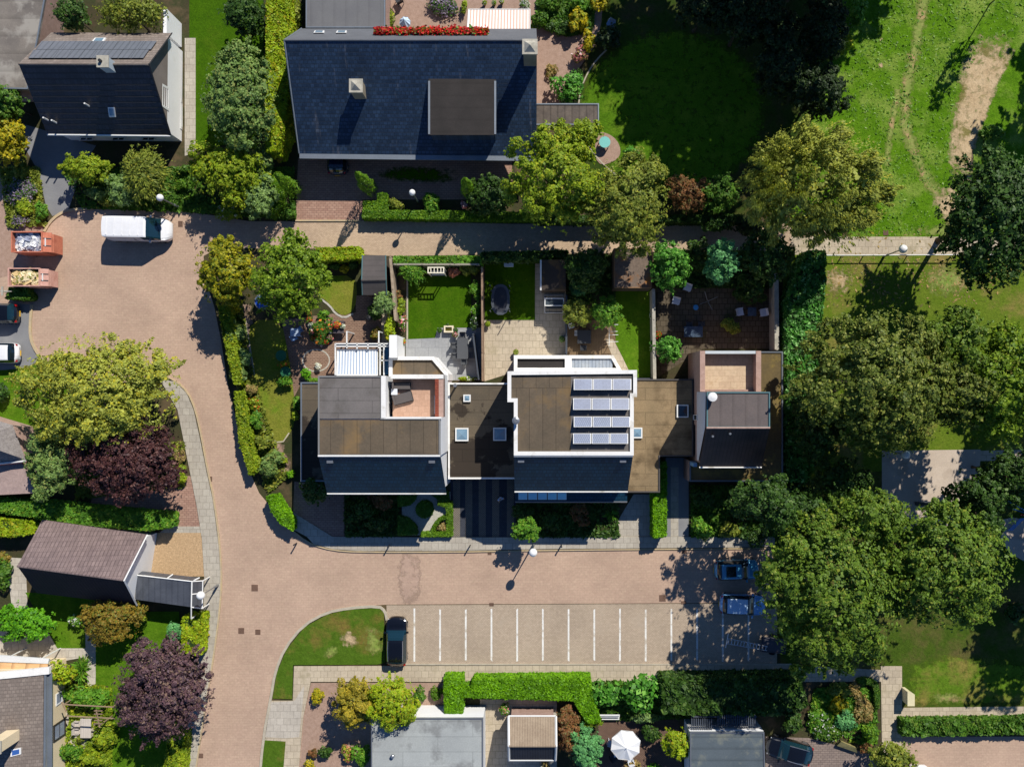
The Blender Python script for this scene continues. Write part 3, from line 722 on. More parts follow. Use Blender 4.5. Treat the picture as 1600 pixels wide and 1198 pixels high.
sheet('slab_path', [(10, 870), (40, 872), (44, 960), (20, 960)], .03, SLABL, 'pale path left of the ribbed roof', cat='path')
# bottom middle
sheet('gravel_garden', [(486, 1066), (700, 1066), (700, 1108), (582, 1122), (582, 1240), (464, 1240), (474, 1120)], .02, GRAVP, 'pinkish gravel garden around the round bushes', cat='ground')
sheet('slab_path', [(750, 1092), (792, 1092), (792, 1240), (750, 1240)], .02, SLABT, 'slab path between grey garage and tiled shed', cat='path')
sheet('slab_path', [(792, 1092), (870, 1092), (870, 1240), (792, 1240)], .018, SLABG, 'shaded slabs around the tiled shed', cat='path')
sheet('brown_terrace', [(935, 1124), (1060, 1124), (1070, 1240), (935, 1240)], .02, paving('terrace_brick', (140, 112, 96), (122, 98, 84), .2, .1, (90, 74, 64), .02), 'brown brick terrace under the white parasol', cat='path')
# drain covers and worn round in the grass
IRON = M('iron_cover', (112, 88, 74), var=.2, fine=.2)
def cover(px, py, w, hgt, lab):
    g = G().box(0, 0, 0, m(w), m(hgt), .012); g.ring([(-m(w)/2, -m(hgt)/2), (m(w)/2, -m(hgt)/2), (m(w)/2, m(hgt)/2), (-m(w)/2, m(hgt)/2)], .04, .01, .02)
    for i in range(3): g.box((i-1)*m(w)*.25, 0, .011, m(w)*.08, m(hgt)*.6, .006)
    ob('drain_cover', g, IRON, label=lab, cat='drain cover').location = P(px, py) + Vector((0, 0, .006))
cover(398, 918, 10, 10, 'square brown cover in the street above the two paired ones')
cover(377, 985, 9, 9, 'left one of two paired covers in the brick street')
cover(403, 987, 8, 8, 'right one of two paired covers in the brick street')
cover(329, 748, 5, 8, 'small dark gully at the kerb of the curving pavement')
cover(765, 864, 6, 5, 'small gully at the kerb near the ball tree')
cover(768, 944, 7, 5, 'dark gully at the top of a parking line')
cover(1035, 934, 10, 10, 'square cover above the sunny end of the parking bays')
cover(1069, 862, 8, 5, 'gully at the shaded kerb below the third white house')
cover(1068, 941, 8, 5, 'gully at the shaded top of the parking bays')
cover(282, 350, 7, 9, 'small cover beside the nose of the white van')
cover(314, 1180, 7, 7, 'small cover in the bottom end of the curving pavement')
cover(1320, 366, 8, 8, 'brown cover at the edge of the railed footpath')
cover(1384, 364, 8, 8, 'brown cover in the meadow edge above the park lamp')
soft('worn_earth', chaikin([(532, 994), (545, 986), (556, 992), (560, 1002), (552, 1012), (538, 1008)], 2), .106, DIRT, 'worn round of earth in the grass island', inner=.3)
soft('worn_ring', chaikin([(1292, 425), (1312, 416), (1330, 430), (1326, 452), (1306, 462), (1292, 448)], 2), .01, DIRT, 'worn ring in the park lawn', inner=.3)

for q, lb in (([(1430, 372), (1520, 368), (1540, 352), (1440, 350)], 'dry strip of grass above the railed footpath'), ([(1440, 420), (1500, 410), (1530, 450), (1460, 470)], 'sunburnt patch in the park lawn'), ([(1372, 100), (1378, 98), (1380, 106), (1373, 108)], 'small bare spot in the meadow'), ([(1374, 60), (1379, 60), (1379, 67), (1374, 67)], 'tiny bare spot in the upper meadow'), ([(1450, 1085), (1500, 1080), (1510, 1096), (1460, 1100)], 'dry grass beside the cream cabinet'), ([(566, 980), (596, 985), (600, 1020), (575, 1026)], 'brownish grass at the right of the island'), ([(512, 1010), (535, 1005), (520, 1028), (505, 1026)], 'pale dry grass below the worn round')):
    soft('dry_grass', chaikin(q, 2), .108 if q[0][0] < 700 else .0135, WORN if 'spot' not in lb else DIRT, lb, inner=.25)
soft('garden_track', chaikin([(380, 476), (384, 520), (398, 580), (414, 640), (430, 690), (446, 740)], 2, False), .02, GRAVP, 'tan earth track behind the street hedge', w=14, cat='path')

# tussocks in the rough meadow and fallen leaves on the park lawn: nobody could count them
def scatter(name, label, poly, n, size, leaf, z, up=True, zz=.05, jit=.35):
    A = np.array([(p.x, p.y) for p in PP(poly)]); lo, hi = A.min(0), A.max(0); p = rng.uniform(lo, hi, (n, 2)); r = np.zeros(n, bool)
    for i in range(len(A)):
        q1, q2 = A[i-1], A[i]; c = (q1[1] > p[:, 1]) != (q2[1] > p[:, 1]); r ^= c & (p[:, 0] < (q2[0]-q1[0])*(p[:, 1]-q1[1])/(q2[1]-q1[1]+1e-9)+q1[0])
    p = p[r]; dn = np.sin(p[:, 0]*1.1+np.sin(p[:, 1]*.7)*2)+np.sin(p[:, 1]*1.3+1)+rng.normal(0, .8, len(p)); p = p[dn > -.9]
    pt = np.column_stack([p, z+rng.random(len(p))*(zz if up else .01)])
    g = G(); g.leaf.append((leaves(pt, np.tile([0, 0, 1.], (len(p), 1)), size, 2.2, None, jit if up else .12), 0)); ob(name, g, leaf, kind='stuff', label=label, cat='grass' if up else 'leaves')

soft('park_lawn', [(1414, 1040), (1480, 1020), (1560, 1030), (1640, 1040), (1640, 1100), (1560, 1102), (1480, 1102), (1414, 1102)], .0075, grass('park_sunlit_grass', (84, 116, 26), (104, 136, 36), (140, 130, 66), .3, .5, .66, 5), 'sunny strip of grass above the right hand slab path', inner=.75, grow=.85, cat='grass')  # brighter copy of the shaded park grass: sunlight put into the colour
# ------------------------------------------------------------------ buildings
W_WHITE = M('white_render', (244, 244, 242), var=.03, fine=.04, stain=(222, 220, 212), sscale=.4, slo=.58, shi=.78)
W_TRIM = M('white_trim', (240, 238, 232), var=.04, fine=.08, rough=.6, stain=(196, 190, 176), sscale=.9, slo=.55, shi=.72)
W_PINK = M('pink_brick', (190, 160, 146), col2=(172, 142, 128), scale=3, fine=.12, rows=('Z', .075, .02, .2))
W_CREAM = M('cream_render', (236, 216, 178), var=.05, fine=.05)
W_GREY = M('grey_cladding', (140, 130, 122), var=.1, rows=('Z', .2, .04, .3))
R_FLAT = M('bitumen_brown', (112, 98, 80), col2=(94, 84, 70), scale=.5, fine=.14, fscale=6, stain=(132, 108, 74), sscale=.3, slo=.5, shi=.66, tile=(1.05, 5.2, .93, .66))
R_GREY = M('bitumen_grey', (122, 116, 112), col2=(106, 102, 98), scale=.6, fine=.12, tile=(5.4, 1.0, .94, .7), stain=(98, 92, 86), sscale=.3, slo=.55, shi=.7)
R_DARK = M('bitumen_dark', (58, 54, 52), col2=(50, 47, 45), scale=.8, fine=.15, rows=('Y', 1.0, .01, .14))
R_MOSS = M('bitumen_mossy', (112, 96, 62), col2=(96, 84, 58), scale=.7, fine=.2, fscale=5, stain=(134, 116, 62), sscale=.5, slo=.5, shi=.6)
R_LINK = M('bitumen_link', (108, 96, 78), col2=(88, 80, 68), scale=.4, fine=.16, tile=(4.6, 1.05, .93, .68), stain=(58, 50, 42), sscale=.22, slo=.51, shi=.535)
R_LIGHT = M('bitumen_light', (176, 180, 176), col2=(160, 164, 162), scale=.35, fine=.12, tile=(6, 1.3, .96, .76), stain=(138, 140, 138), sscale=.3)
T_SLATE = M('slate_tile', (50, 70, 94), col2=(37, 54, 76), scale=.35, fine=.3, fscale=9, rough=.45, spec=.4, rows=('Y', .27, .12, .3), tile=(.34, .27, .7, .58), stain=(120, 122, 128), sscale=1.1, slo=.6, shi=.8, streak=(1.6, .22, .22))
T_BLUE = M('blue_black_tile', (22, 64, 86), col2=(16, 54, 75), scale=.6, fine=.15, rough=.5, spec=.35, rows=('Y', .3, .1, .3), tile=(.3, .3, .78, .6))
T_BLK = M('black_tile', (58, 58, 68), col2=(44, 44, 54), scale=.6, fine=.3, rough=.45, spec=.4, rows=('Y', .36, .2, .72), tile=(.3, .36, .75, .7))
T_BRN = M('brown_black_tile', (78, 62, 60), col2=(60, 48, 48), scale=.6, fine=.2, rough=.5, spec=.35, rows=('X', .3, .2, .5))
T_RIB = M('ribbed_tile', (140, 122, 118), col2=(122, 106, 104), scale=.8, fine=.15, rough=.6, rows=('X', .3, .25, .45), tile=(.3, .36, .88, .8))
T_GRN = M('brownish_grey_tile', (142, 130, 120), col2=(128, 116, 107), scale=.7, fine=.18, rough=.7, rows=('Y', .3, .08, .25), tile=(.3, .3, .86, .8), stain=(168, 158, 146), sscale=.9, slo=.62, shi=.72)
T_SHED = M('shed_tile', (168, 150, 128), col2=(150, 132, 112), scale=1, fine=.15, rows=('X', .22, .15, .4))
METAL = PAINT('grey_metal', (150, 154, 158), .35, .5, .6)
ZINC = M('zinc', (132, 140, 148), rough=.45, metal=.4, var=.1)
BLKM = PAINT('black_metal', (40, 40, 44), .5)
WOODG = M('grey_timber', (112, 102, 92), col2=(90, 82, 76), scale=1.5, fine=.2, rows=('X', .62, .02, .4))
WOODF = M('fence_timber', (176, 160, 138), col2=(150, 132, 112), scale=2, fine=.2)
CONC = M('concrete_cap', (190, 184, 168), col2=(160, 156, 142), scale=2, fine=.15)
BRICKR = M('red_brick', (150, 78, 58), col2=(128, 64, 50), scale=4, fine=.2, rows=('Y', .21, .05, .4))
TERT = paving('terrace_tile', (208, 170, 146), (196, 158, 134), .5, .5, (186, 148, 126), .012)
TERP = paving('terrace_sand_tile', (212, 190, 160), (200, 176, 148), .5, .5, (186, 162, 134), .015, stain=(176, 150, 116))
GLASS = PAINT('window_glass', (44, 58, 70), .06, .9)
GLASSB = PAINT('skylight_glass', (120, 150, 170), .08, .9)
GLSKY = PAINT('sky_reflect_glazing', (170, 228, 255), .3, .5)  # sky reflection put into the pane colour
PV = M('solar_cell', (140, 150, 172), var=.08, rough=.3, spec=.5, fine=.08, tile=(.16, .16, .96, .45))
PVM = M('solar_cell_matt', (112, 116, 124), var=.08, rough=.35, spec=.5, rows=('X', .45, .06, .45))
FRAMEW = PAINT('white_frame', (236, 236, 232), .4)
TEAL = PAINT('teal_trim', (84, 120, 124), .5)
def rim(b, poly, w, z0, z1, mt, name='parapet'): return ob(name, G().ring(poly, w, z0, z1), mt, b)
def xy(pts, h): return [(p.x, p.y) for p in PP(pts, h)]
def rect(x0, y0, x1, y1): return [(x0, y0), (x1, y0), (x1, y1), (x0, y1)]
def body(b, poly, h, mt, rmt, over=0.0, name='wall', rname='flat_roof', th=.16):
    ob(name, G().prism(poly, 0, h-th), mt, b)
    rp = poly if not over else inset(poly if area2(poly) > 0 else poly[::-1], -over)
    ob(rname, G().prism(rp, h-th+.002, h, bottom=True), rmt, b)
def area2(o): return sum(o[i-1][0]*o[i][1] - o[i][0]*o[i-1][1] for i in range(len(o)))
def skylight(b, cx, cy, z, w, l, mt=GLASSB, n=None, label=None):
    """raised roof light: frame ring with a domed pane as its sub-part"""
    p = [(cx-w/2, cy-l/2), (cx+w/2, cy-l/2), (cx+w/2, cy+l/2), (cx-w/2, cy+l/2)]
    s = ob('skylight', G().ring(p, .1, z, z+.22), FRAMEW, b, label=label)
    q = inset(p, .1); g = G(); c = (cx, cy, z+.3)
    for i in range(4): g.face([(*q[i], z+.19), (*q[(i+1) % 4], z+.19), c])
    ob('pane', g, mt, s)
def flue(b, px, py, h0, h1, r, mt=METAL, name='flue'):
    c = P(px, py, h1); g = G().lathe((c.x, c.y, 0), [(r*.7, h0-.05), (r*.7, h1-.25), (r, h1-.25), (r, h1-.05), (r*.5, h1)], 14)
    return ob(name, g, mt, b, smooth=False)
def quad_on(pts, p0, n, up=.03):
    return [on_plane(x, y, p0, n) + n*up for x, y in pts]
def nrm(a, b_, c):
    n = (Vector(b_)-Vector(a)).cross(Vector(c)-Vector(a)).normalized()
    return n if n.z > 0 else -n
def wall_window(b, pts, p0, n, fm=FRAMEW, gl=GLASS, bars=1, name='window'):
    """framed window set 4 cm proud of a wall; pts px corners seen on the wall plane, in order"""
    q = [on_plane(x, y, p0, n) for x, y in pts]
    if n.dot(CAM - q[0]) < 0: n = -n
    c = sum(q, Vector())/4
    g = G(); inn = [c + (v-c)*.8 for v in q]; inn2 = [c + (v-c)*.8 for v in q]
    o = [v + n*.06 for v in q]; i_ = [v + n*.06 for v in inn]
    for k in range(4):
        j = (k+1) % 4
        g.face([o[k], o[j], i_[j], i_[k]]); g.face([q[k], q[j], o[j], o[k]]); g.face([i_[k], i_[j], inn[j]+n*.005, inn[k]+n*.005])
    for t in range(bars):
        f = (t+1)/(bars+1); a, d = inn[0].lerp(inn[1], f), inn[3].lerp(inn[2], f)
        g.tube([a+n*.03, d+n*.03], .035, 4)
    f_ = ob(name, g, fm, b)
    ob('pane', G().face([v + n*.02 for v in inn]), gl, f_)
def gable(b, ridge, eaves_s, eaves_n, wall, tile, gablemt=None, th=.16, inset_w=.35, south_in=None):
    """ridge: (west, east) points; eaves: (west, east) points; all world. builds two tiled slopes, walls and gable walls"""
    rw, re = ridge; sw, se = eaves_s; nw, ne = eaves_n
    ob('tiled_roof', G().slab([rw, re, se, sw], th), tile[0], b)
    ob('tiled_roof', G().slab([nw, ne, re+Vector((0, 0, .004)), rw+Vector((0, 0, .004))], th), tile[1], b)
    ob('ridge', G().tube([rw+Vector((0, 0, .0)), re], .1, 6), tile[1], b)
    f = lambda a, c, t: a + (c-a)*t
    L = (re-rw).normalized()
    a_ = [sw+L*inset_w, se-L*inset_w, ne-L*inset_w, nw+L*inset_w]
    dv = (Vector((rw.x, rw.y, 0))-Vector((sw.x, sw.y, 0))).normalized()*(south_in or inset_w)
    dn = (Vector((rw.x, rw.y, 0))-Vector((nw.x, nw.y, 0))).normalized()*inset_w
    c = [a_[0]+dv, a_[1]+dv, a_[2]+dn, a_[3]+dn]
    g = G().prism([(p.x, p.y) for p in c], 0, min(sw.z, nw.z)-th)
    ob('wall', g, wall, b)
    hz = min(sw.z, nw.z)-th
    for (p, q, r) in ((c[0], c[3], rw+L*inset_w), (c[1], c[2], re-L*inset_w)):
        ob('gable', G().face([(p.x, p.y, hz), (q.x, q.y, hz), (r.x, r.y, r.z-th-.02)]), gablemt or wall, b)
    return c
def chimney(b, px, py, z0, z1, w, cap=True, mt=None, pots=True, cowl=False):
    c = P(px, py, z1); 
    g = G().box(c.x, c.y, z0, w, w, z1-z0-.1)
    s = ob('chimney', g, mt or W_PINK, b)
    ob('cap', G().box(c.x, c.y, z1-.098, w+.16, w+.16, .1), CONC, s)
    if cowl:
        h = w*.42; g = G(); q = [(c.x-h, c.y-h, z1), (c.x+h, c.y-h, z1), (c.x+h, c.y+h, z1), (c.x-h, c.y+h, z1)]
        for i in range(4): g.face([q[i], q[(i+1) % 4], (c.x, c.y, z1+w*.38)])
        ob('cowl', g, CONC, s)
    elif pots:
        ob('pot', G().lathe((c.x-.12, c.y, z1), [(.13, 0), (.13, .25), (.09, .25)], 10), BLKM, s)
    return c
# --- tiled house top left
b = thing('tiled_house', 'black tiled gable house with solar array and white end wall at top left', 'house', P(190, 150))
hr, he = 7.2, 3.1
rw, re = P(29, 100, hr), P(232, 101, hr); sw, se = P(73.5, 209, he), P(266, 211, he); nw, ne = P(80, 51, he), P(268, 52, he)
gable(b, (rw, re), (sw, se), (nw, ne), W_WHITE, (T_BLK, T_GRN), W_GREY)
ob('gutter', G().tube([sw+Vector((0, -.08, -.05)), se+Vector((0, -.08, -.05))], .08, 6), FRAMEW, b)
ob('verge', G().tube([re+Vector((.05, 0, .02)), se+Vector((.05, 0, .02))], .06, 4).tube([re+Vector((.05, 0, .02)), ne+Vector((.05, 0, .02))], .06, 4), BLKM, b)
nn = nrm(rw, re, nw)
for r_ in range(2):
    for k in range(9):
        x0 = 66-r_*12 + k*20.0; x1 = x0+19.4; y0 = 67+r_*13.5; y1 = y0+13
        p = ob('solar_panel', G().slab(quad_on([(x0, y0), (x1, y0), (x1-9, y1), (x0-9, y1)], rw, nn, .14), .05), PVM, b)
chimney(b, 160, 96, 6.3, 8.1, .8, mt=M('grey_render', (176, 186, 190), var=.06))
ns = nrm(rw, re, sw)
def roof_window(b, pts, p0, n, gl=GLASSB):
    q = quad_on(pts, p0, n, .1); c = sum(q, Vector())/4
    f_ = ob('skylight', G().slab(q, .14), FRAMEW, b); ob('pane', G().slab([c+(v-c)*.72+n*.02 for v in q], .02), gl, f_)
roof_window(b, [(169, 167), (179, 167), (181, 182), (171, 182)], rw, ns)
roof_window(b, [(149, 61), (166, 61), (162, 67), (144, 67)], rw, nn)
for x, y in ((139, 160), (75, 182), (88, 186)):
    q = on_plane(x, y+6, rw, ns); ob('vent_pipe', G().tube([q-Vector((0, 0, .2)), q+Vector((0, 0, .7))], .07, 8), FRAMEW, b)
gx = se.x-.35; pw = Vector((gx+.002, 0, 0))
wall_window(b, [(253, 131), (263, 137), (263, 174), (253, 167)], pw, Vector((1, 0, 0)), bars=2)
wall_window(b, [(281, 155), (287, 158), (287, 206), (281, 201)], pw, Vector((1, 0, 0)), bars=1)
pf = Vector((0, se.y+.35-.002, 0))
for x in (125, 175, 222): wall_window(b, [(x, 214), (x+22, 214), (x+20, 219), (x-2, 219)], pf, Vector((0, -1, 0)), bars=1)
# garden wall running north of it
g = G().box(gx-.15, P(0, 56).y, 0, .3, m(37), 3.0)
ob('garden_wall', g, W_WHITE, loc=(gx-.15, P(0, 56).y, 0), label='tall white garden wall continuing north from the tiled house', cat='wall')
b = thing('flat_garage', 'weathered grey flat roofed garage behind the tiled house', 'garage', P(30, 60))
pl = xy([(-60, -40), (78, -40), (60, 60), (44, 140), (-60, 138)], 3.2)
body(b, pl, 3.2, W_PINK, M('weathered_boards', (138, 130, 120), col2=(110, 104, 98), scale=.5, fine=.15, rows=('Y', 1.5, .02, .25), stain=(160, 154, 144), sscale=.4)); rim(b, pl, .12, 3.202, 3.27, ZINC, 'roof_edge')
# --- big slate house
b = thing('slate_house', 'big house with a huge dark slate roof, dormer and red flower box', 'house', P(640, 160))
hr, he, hn = 7.1, 3.1, 2.9
rw, re = P(445, 63, hr), P(839, 63, hr); sw, se = P(468, 240, he), P(838, 244, he); nw, ne = P(472, 45, hn), P(838, 45, hn)
gable(b, (rw, re), (sw, se), (nw, ne), W_PINK, (T_SLATE, M('north_slope_felt', (104, 106, 110), var=.1, fine=.15)), W_PINK, south_in=2.6)
ob('gutter', G().slab([sw+Vector((0, -.02, .02)), se+Vector((0, -.02, .02)), se+Vector((0, -.42, .0)), sw+Vector((0, -.42, 0))], .14), ZINC, b)
ob('verge', G().tube([rw+Vector((-.04, 0, .03)), sw+Vector((-.04, 0, .03))], .07, 4).tube([rw+Vector((-.04, 0, .03)), nw+Vector((-.04, 0, .03))], .07, 4), ZINC, b)
ns = nrm(rw, re, sw); nn = nrm(rw, re, nw)
q = on_plane(558, 150, rw, ns); chimney(b, 556, 134, q.z-.6, q.z+1.7, .95, mt=M('chimney_stone', (150, 140, 120), var=.15), cowl=True)
chimney(b, 828, 73, 6.2, 8.9, 1.05, mt=M('chimney_stone', (150, 140, 120)), cowl=True)
q0, q1 = on_plane(672, 131, rw, ns), on_plane(773, 131, rw, ns); zd = q0.z+.05
d = P(0, 208, zd).y
ob('dormer', G().prism([(q0.x, q0.y+.3), (q1.x, q1.y+.3), (q1.x, d), (q0.x, d)], zd-3.0, zd), T_SLATE, b)
dr = ob('dormer_roof', G().prism([(q0.x-.1, q0.y+.35), (q1.x+.1, q1.y+.35), (q1.x+.1, d-.2), (q0.x-.1, d-.2)], zd+.004, zd+.12, bottom=True), R_DARK, b)
ob('edge_strip', G().box(q0.x-.05, (q0.y+d)/2, zd+.122, .16, abs(d-q0.y)+.3, .05).box(q1.x+.05, (q1.y+d)/2, zd+.122, .16, abs(d-q1.y)+.3, .05), ZINC, dr)
for x in (492, 527): roof_window(b, [(x, 50), (x+15, 50), (x+14, 53.5), (x-2, 53.5)], rw, nn)
fa, fb = P(585, 51, 5.4), P(763, 51, 5.4)
fbx = ob('flower_box', G().box((fa.x+fb.x)/2, fa.y, 4.9, fb.x-fa.x, .55, .5).box((fa.x+fb.x)/2, fa.y-.36, 4.9, fb.x-fa.x+.1, .1, .62), FRAMEW, b)
n = 5200; pts = np.column_stack([rng.uniform(fa.x, fb.x, n), fa.y+.05+rng.normal(0, .13, n), 5.4+rng.uniform(0, .35, n)])
pts[:, 2] += .06*np.sin(pts[:, 0]*4.2)
g = G(); lv = leaves(pts, np.tile([0, .1, 1.], (n, 1)), .13); k = n*3//4
g.leaf += [(lv[:k*4], 0), (lv[k*4:], 1)]; ob('red_flowers', g, [F_RED, L_MID], fbx)
# rear annexe, awning, canopy
b = thing('flat_annexe', 'plain grey flat roofed annexe at the back of the slate house', 'annexe', P(540, 20))
pl = xy([(478, -60), (602, -60), (602, 44), (478, 44)], 2.8); body(b, pl, 2.8, W_PINK, M('annexe_felt', (118, 118, 118), col2=(108, 108, 110), scale=.5, fine=.08, rows=('X', 1.0, .01, .12)))
rim(b, pl, .1, 2.802, 2.86, ZINC, 'roof_edge')
STRIPEP = M('awning_stripe_pink', (244, 232, 218), var=.02, fine=.03, col2=(244, 232, 218), rows=('X', .3, 0, .0))
def awning(name, label, a, b_, c, d, za, zb, per, c1, c2, fr):
    """striped fabric awning: a,b top edge px at za; c,d front edge px at zb (b->c side)"""
    A, B, C_, D = P(*a, za), P(*b_, za), P(*c, zb), P(*d, zb)
    t = thing(name, label, 'awning', (A+B+C_+D)/4*1.0 - Vector((0, 0, (za+zb)/2)))
    nst = int((B-A).length/per); g = G(); g2 = G()
    for i in range(nst):
        for tgt, s0, s1 in ((g, 0, .55), (g2, .55, 1)):
            f0, f1 = (i+s0)/nst, (i+s1)/nst
            tgt.slab([A.lerp(B, f0), A.lerp(B, f1), D.lerp(C_, f1), D.lerp(C_, f0)], .02)
    ob('fabric', g, PAINT(name+'_light', c1, .8), t); ob('stripes', g2, PAINT(name+'_dark', c2, .8), t)
    g = G().tube([A, B], .06, 6).tube([D, C_], .05, 6).tube([A, D], .04, 6).tube([B, C_], .04, 6)
    ob('frame', g, FRAMEW, t)
    for e in (D, C_): ob('post', G().tube([Vector((e.x, e.y, 0)), e], .05, 6), FRAMEW, t)
awning('striped_awning', 'pink and white striped awning behind the slate house', (730, 47), (828, 47), (828, 15), (732, 15), 3.0, 2.4, .26, (244, 240, 232), (226, 184, 162), FRAMEW)
t = thing('timber_canopy', 'weathered grey timber canopy at the side of the slate house', 'canopy', P(885, 180))
pl = xy(rect(838, 164, 934, 194), 2.6)
ob('roof', G().prism(pl, 2.5, 2.6, bottom=True), WOODG, t); rim(t, inset(pl if area2(pl) > 0 else pl[::-1], -.1), .1, 2.45, 2.68, ZINC, 'roof_edge')
for x, y in ((932, 168), (932, 192)):
    c = P(x, y, 2.4); ob('post', G().box(c.x, c.y, 0, .12, .12, 2.5), WOODG, t)
# --- white terrace: heights
zR, zE, zG, zT, zP = 8.5, 5.8, 3.0, 5.6, 6.6
def tile_front(b, l0, l1, e0, e1, y0, y1, tile, wallm, th=.18):
    """steep tiled front from the flat roof edge (y0 at zR) down to the eaves (y1 at zE) with the wall wedge below"""
    A, B, C_, D = P(l0, y0, zR), P(l1, y0, zR), P(e1, y1, zE), P(e0, y1, zE)
    ob('tiled_roof', G().slab([A, B, C_, D], th), tile, b)
    ob('ridge', G().tube([A, B], .09, 6), W_TRIM, b)
    ob('gutter', G().tube([D+Vector((0, -.06, -.04)), C_+Vector((0, -.06, -.04))], .07, 6), W_TRIM, b)
    g = G(); i = .12; dz = th+.03
    yw = D.y+.3
    q = lambda P0, x, y, z: (P0.x+x, y, z)
    for s, (T_, E_) in ((1, (A, D)), (-1, (B, C_))):
        x = T_.x + s*i
        g.face([(x, T_.y, 0), (x, yw, 0), (x, yw, zE-dz+.25), (x, T_.y, zR-dz)])
    g.face([(A.x+i, yw, 0), (B.x-i, yw, 0), (B.x-i, yw, zE-dz+.25), (A.x+i, yw, zE-dz+.25)])
    ob('wall', g, wallm, b)
    return A, B, C_, D
# first white house
b = thing('white_house', 'white house with roof terrace and blue black tiled front at the street corner', 'house', P(600, 680))
mp = xy([(497, 587), (597, 587), (597, 653), (688, 653), (688, 712), (497, 712)], zR)
ob('wall', G().prism(mp, 0, zR-.18), W_WHITE, b)
ga = xy(rect(498, 588, 596, 654), zR); gb = xy(rect(498, 656, 687, 711), zR)
ob('flat_roof', G().prism(ga, zR-.178, zR-.02), R_GREY, b); ob('flat_roof', G().prism(gb, zR-.178, zR-.03), R_FLAT, b)
rim(b, mp, .12, zR-.176, zR+.05, M('parapet_grey', (130, 130, 128), var=.06))
c1 = P(597, 620, zR); c2 = P(643, 653, zR)
ob('parapet', G().box(c1.x+.12, c1.y, zR-.5, .36, m(66)*.887, .58).box(c2.x+.1, c2.y+.02, zR-.3, m(90)*.887, .14, .36), W_TRIM, b)
tile_front(b, 497, 688, 511, 697, 712, 770, T_BLUE, W_WHITE)
for x in (514, 674):
    A = P(x, 716, zR-.05); ob('roof_vent', G().box(A.x, A.y-.25, zR-.6, .5, .3, .3), METAL, b)
x0, x1 = P(597, 0, zR).x+.32, P(703, 0, zP).x+.02; y0, y1 = P(0, 585, zP).y, P(0, 653, zR).y+.002
x1 = P(688, 0, zR).x
ob('terrace_floor', G().prism([(x0, y0), (x1, y0), (x1, y1), (x0, y1)], zT-.3, zT), TERT, b)
ob('terrace_wall', G().prism([(x0, y0), (x1-.003, y0), (x1-.003, y1), (x0, y1)], 0, zT-.31), W_WHITE, b)
ob('terrace_parapet', G().box((x0+x1)/2, y0-.17, zT-.305, x1-x0, .34, zP-zT+.3), W_TRIM, b)
bw = ob('terrace_parapet', G().box(x1-.34, (y0+y1)/2-.17, zT-.304, .68, y0-y1-.35, zP-zT+.22), W_PINK, b, label='pink brick terrace parapet')
ob('coping', G().box(x1-.52, (y0+y1)/2-.17, zP-.078, .3, y0-y1-.36, .06), BRICKR, bw)
# north extension
ne_ = xy([(608, 557), (678, 557), (701, 584), (701, 594), (608, 594)], 3.2)
ob('extension_wall', G().prism(ne_, 0, 3.0), W_WHITE, b); ob('extension_roof', G().prism(ne_, 3.002, 3.12), R_FLAT, b); rim(b, ne_, .3, 3.122, 3.36, W_TRIM, 'extension_parapet')
c = P(614, 541, 4.2); ob('stub_wall', G().box(c.x, c.y, 0, .62, 1.9, 4.2), W_WHITE, b)
# low roof on its left side
lp = xy(rect(470, 597, 520, 752), zG)
ob('side_wall', G().prism(lp, 0, zG-.15), W_PINK, b); ob('side_roof', G().prism(lp, zG-.148, zG), R_LINK, b); rim(b, lp, .12, zG+.002, zG+.1, ZINC, 'side_roof_edge')
# patio set and planter on the terrace are things of their own (see furniture)
awning('striped_canopy', 'white canopy with blue grey stripes in the corner garden', (526, 586), (590, 586), (590, 546), (527, 546), 2.9, 2.5, .24, (240, 244, 248), (150, 166, 186), FRAMEW)
t = thing('white_pergola', 'white pergola frame with blue glazing over the corner terrace', 'pergola', P(565, 560))
z = 2.75
for (a, c) in (((524, 537), (608, 537)), ((524, 541), (608, 541)), ((524, 537), (524, 586)), ((594, 537), (594, 586)), ((600, 537), (600, 586)), ((542, 518), (542, 544)), ((592, 518), (592, 544)), ((558, 537), (558, 545)), ((575, 537), (575, 545)), ((594, 563), (608, 563))):
    A, B = P(*a, z+.08), P(*c, z+.08); d = (B-A); cc = (A+B)/2
    ob('beam', G().box(cc.x, cc.y, z, d.length, .1, .14, math.atan2(d.y, d.x)), FRAMEW, t)
for x, y in ((524, 537), (606, 537), (542, 518), (592, 518)):
    c = P(x, y, z); ob('post', G().box(c.x, c.y, 0, .1, .1, z), FRAMEW, t)
for (r0) in (rect(526, 538, 606, 541), rect(601, 543, 608, 562), rect(601, 564, 608, 585)):
    ob('glazing', G().prism(xy(r0, z), z-.03, z-.005, bottom=True), PAINT('deep_blue_glass', (40, 84, 116), .12, .7), t)
# link roof one
b = thing('link_garage', 'low brown flat garage roof with three skylights between two white houses', 'garage', P(750, 672))
lp = xy([(692, 598), (812, 598), (812, 748), (692, 748)], zG)
lx0 = P(688, 0, zR).x+.01; lx1 = P(803, 0, zR).x-.01
lp = [(lx0, lp[0][1]), (lx1, lp[0][1]), (lx1, lp[2][1]), (lx0, lp[2][1])]
body(b, lp, zG, W_PINK, R_LINK); rim(b, lp, .14, zG+.002, zG+.14, W_TRIM, 'roof_edge')
for x, y, s in ((730, 622, .62), (722, 678.5, 1.12), (781, 678, 1.12)):
    c = P(x, y, zG); skylight(b, c.x, c.y, zG, s, s)
A = P(711, 602, zG+1.2); B = P(701, 621, zG+.2)
ob('vent_pipe', G().tube([(A.x, A.y, zG), A], .09, 8).tube([A, A+Vector((0, 0, .02))], .16, 8), METAL, b)
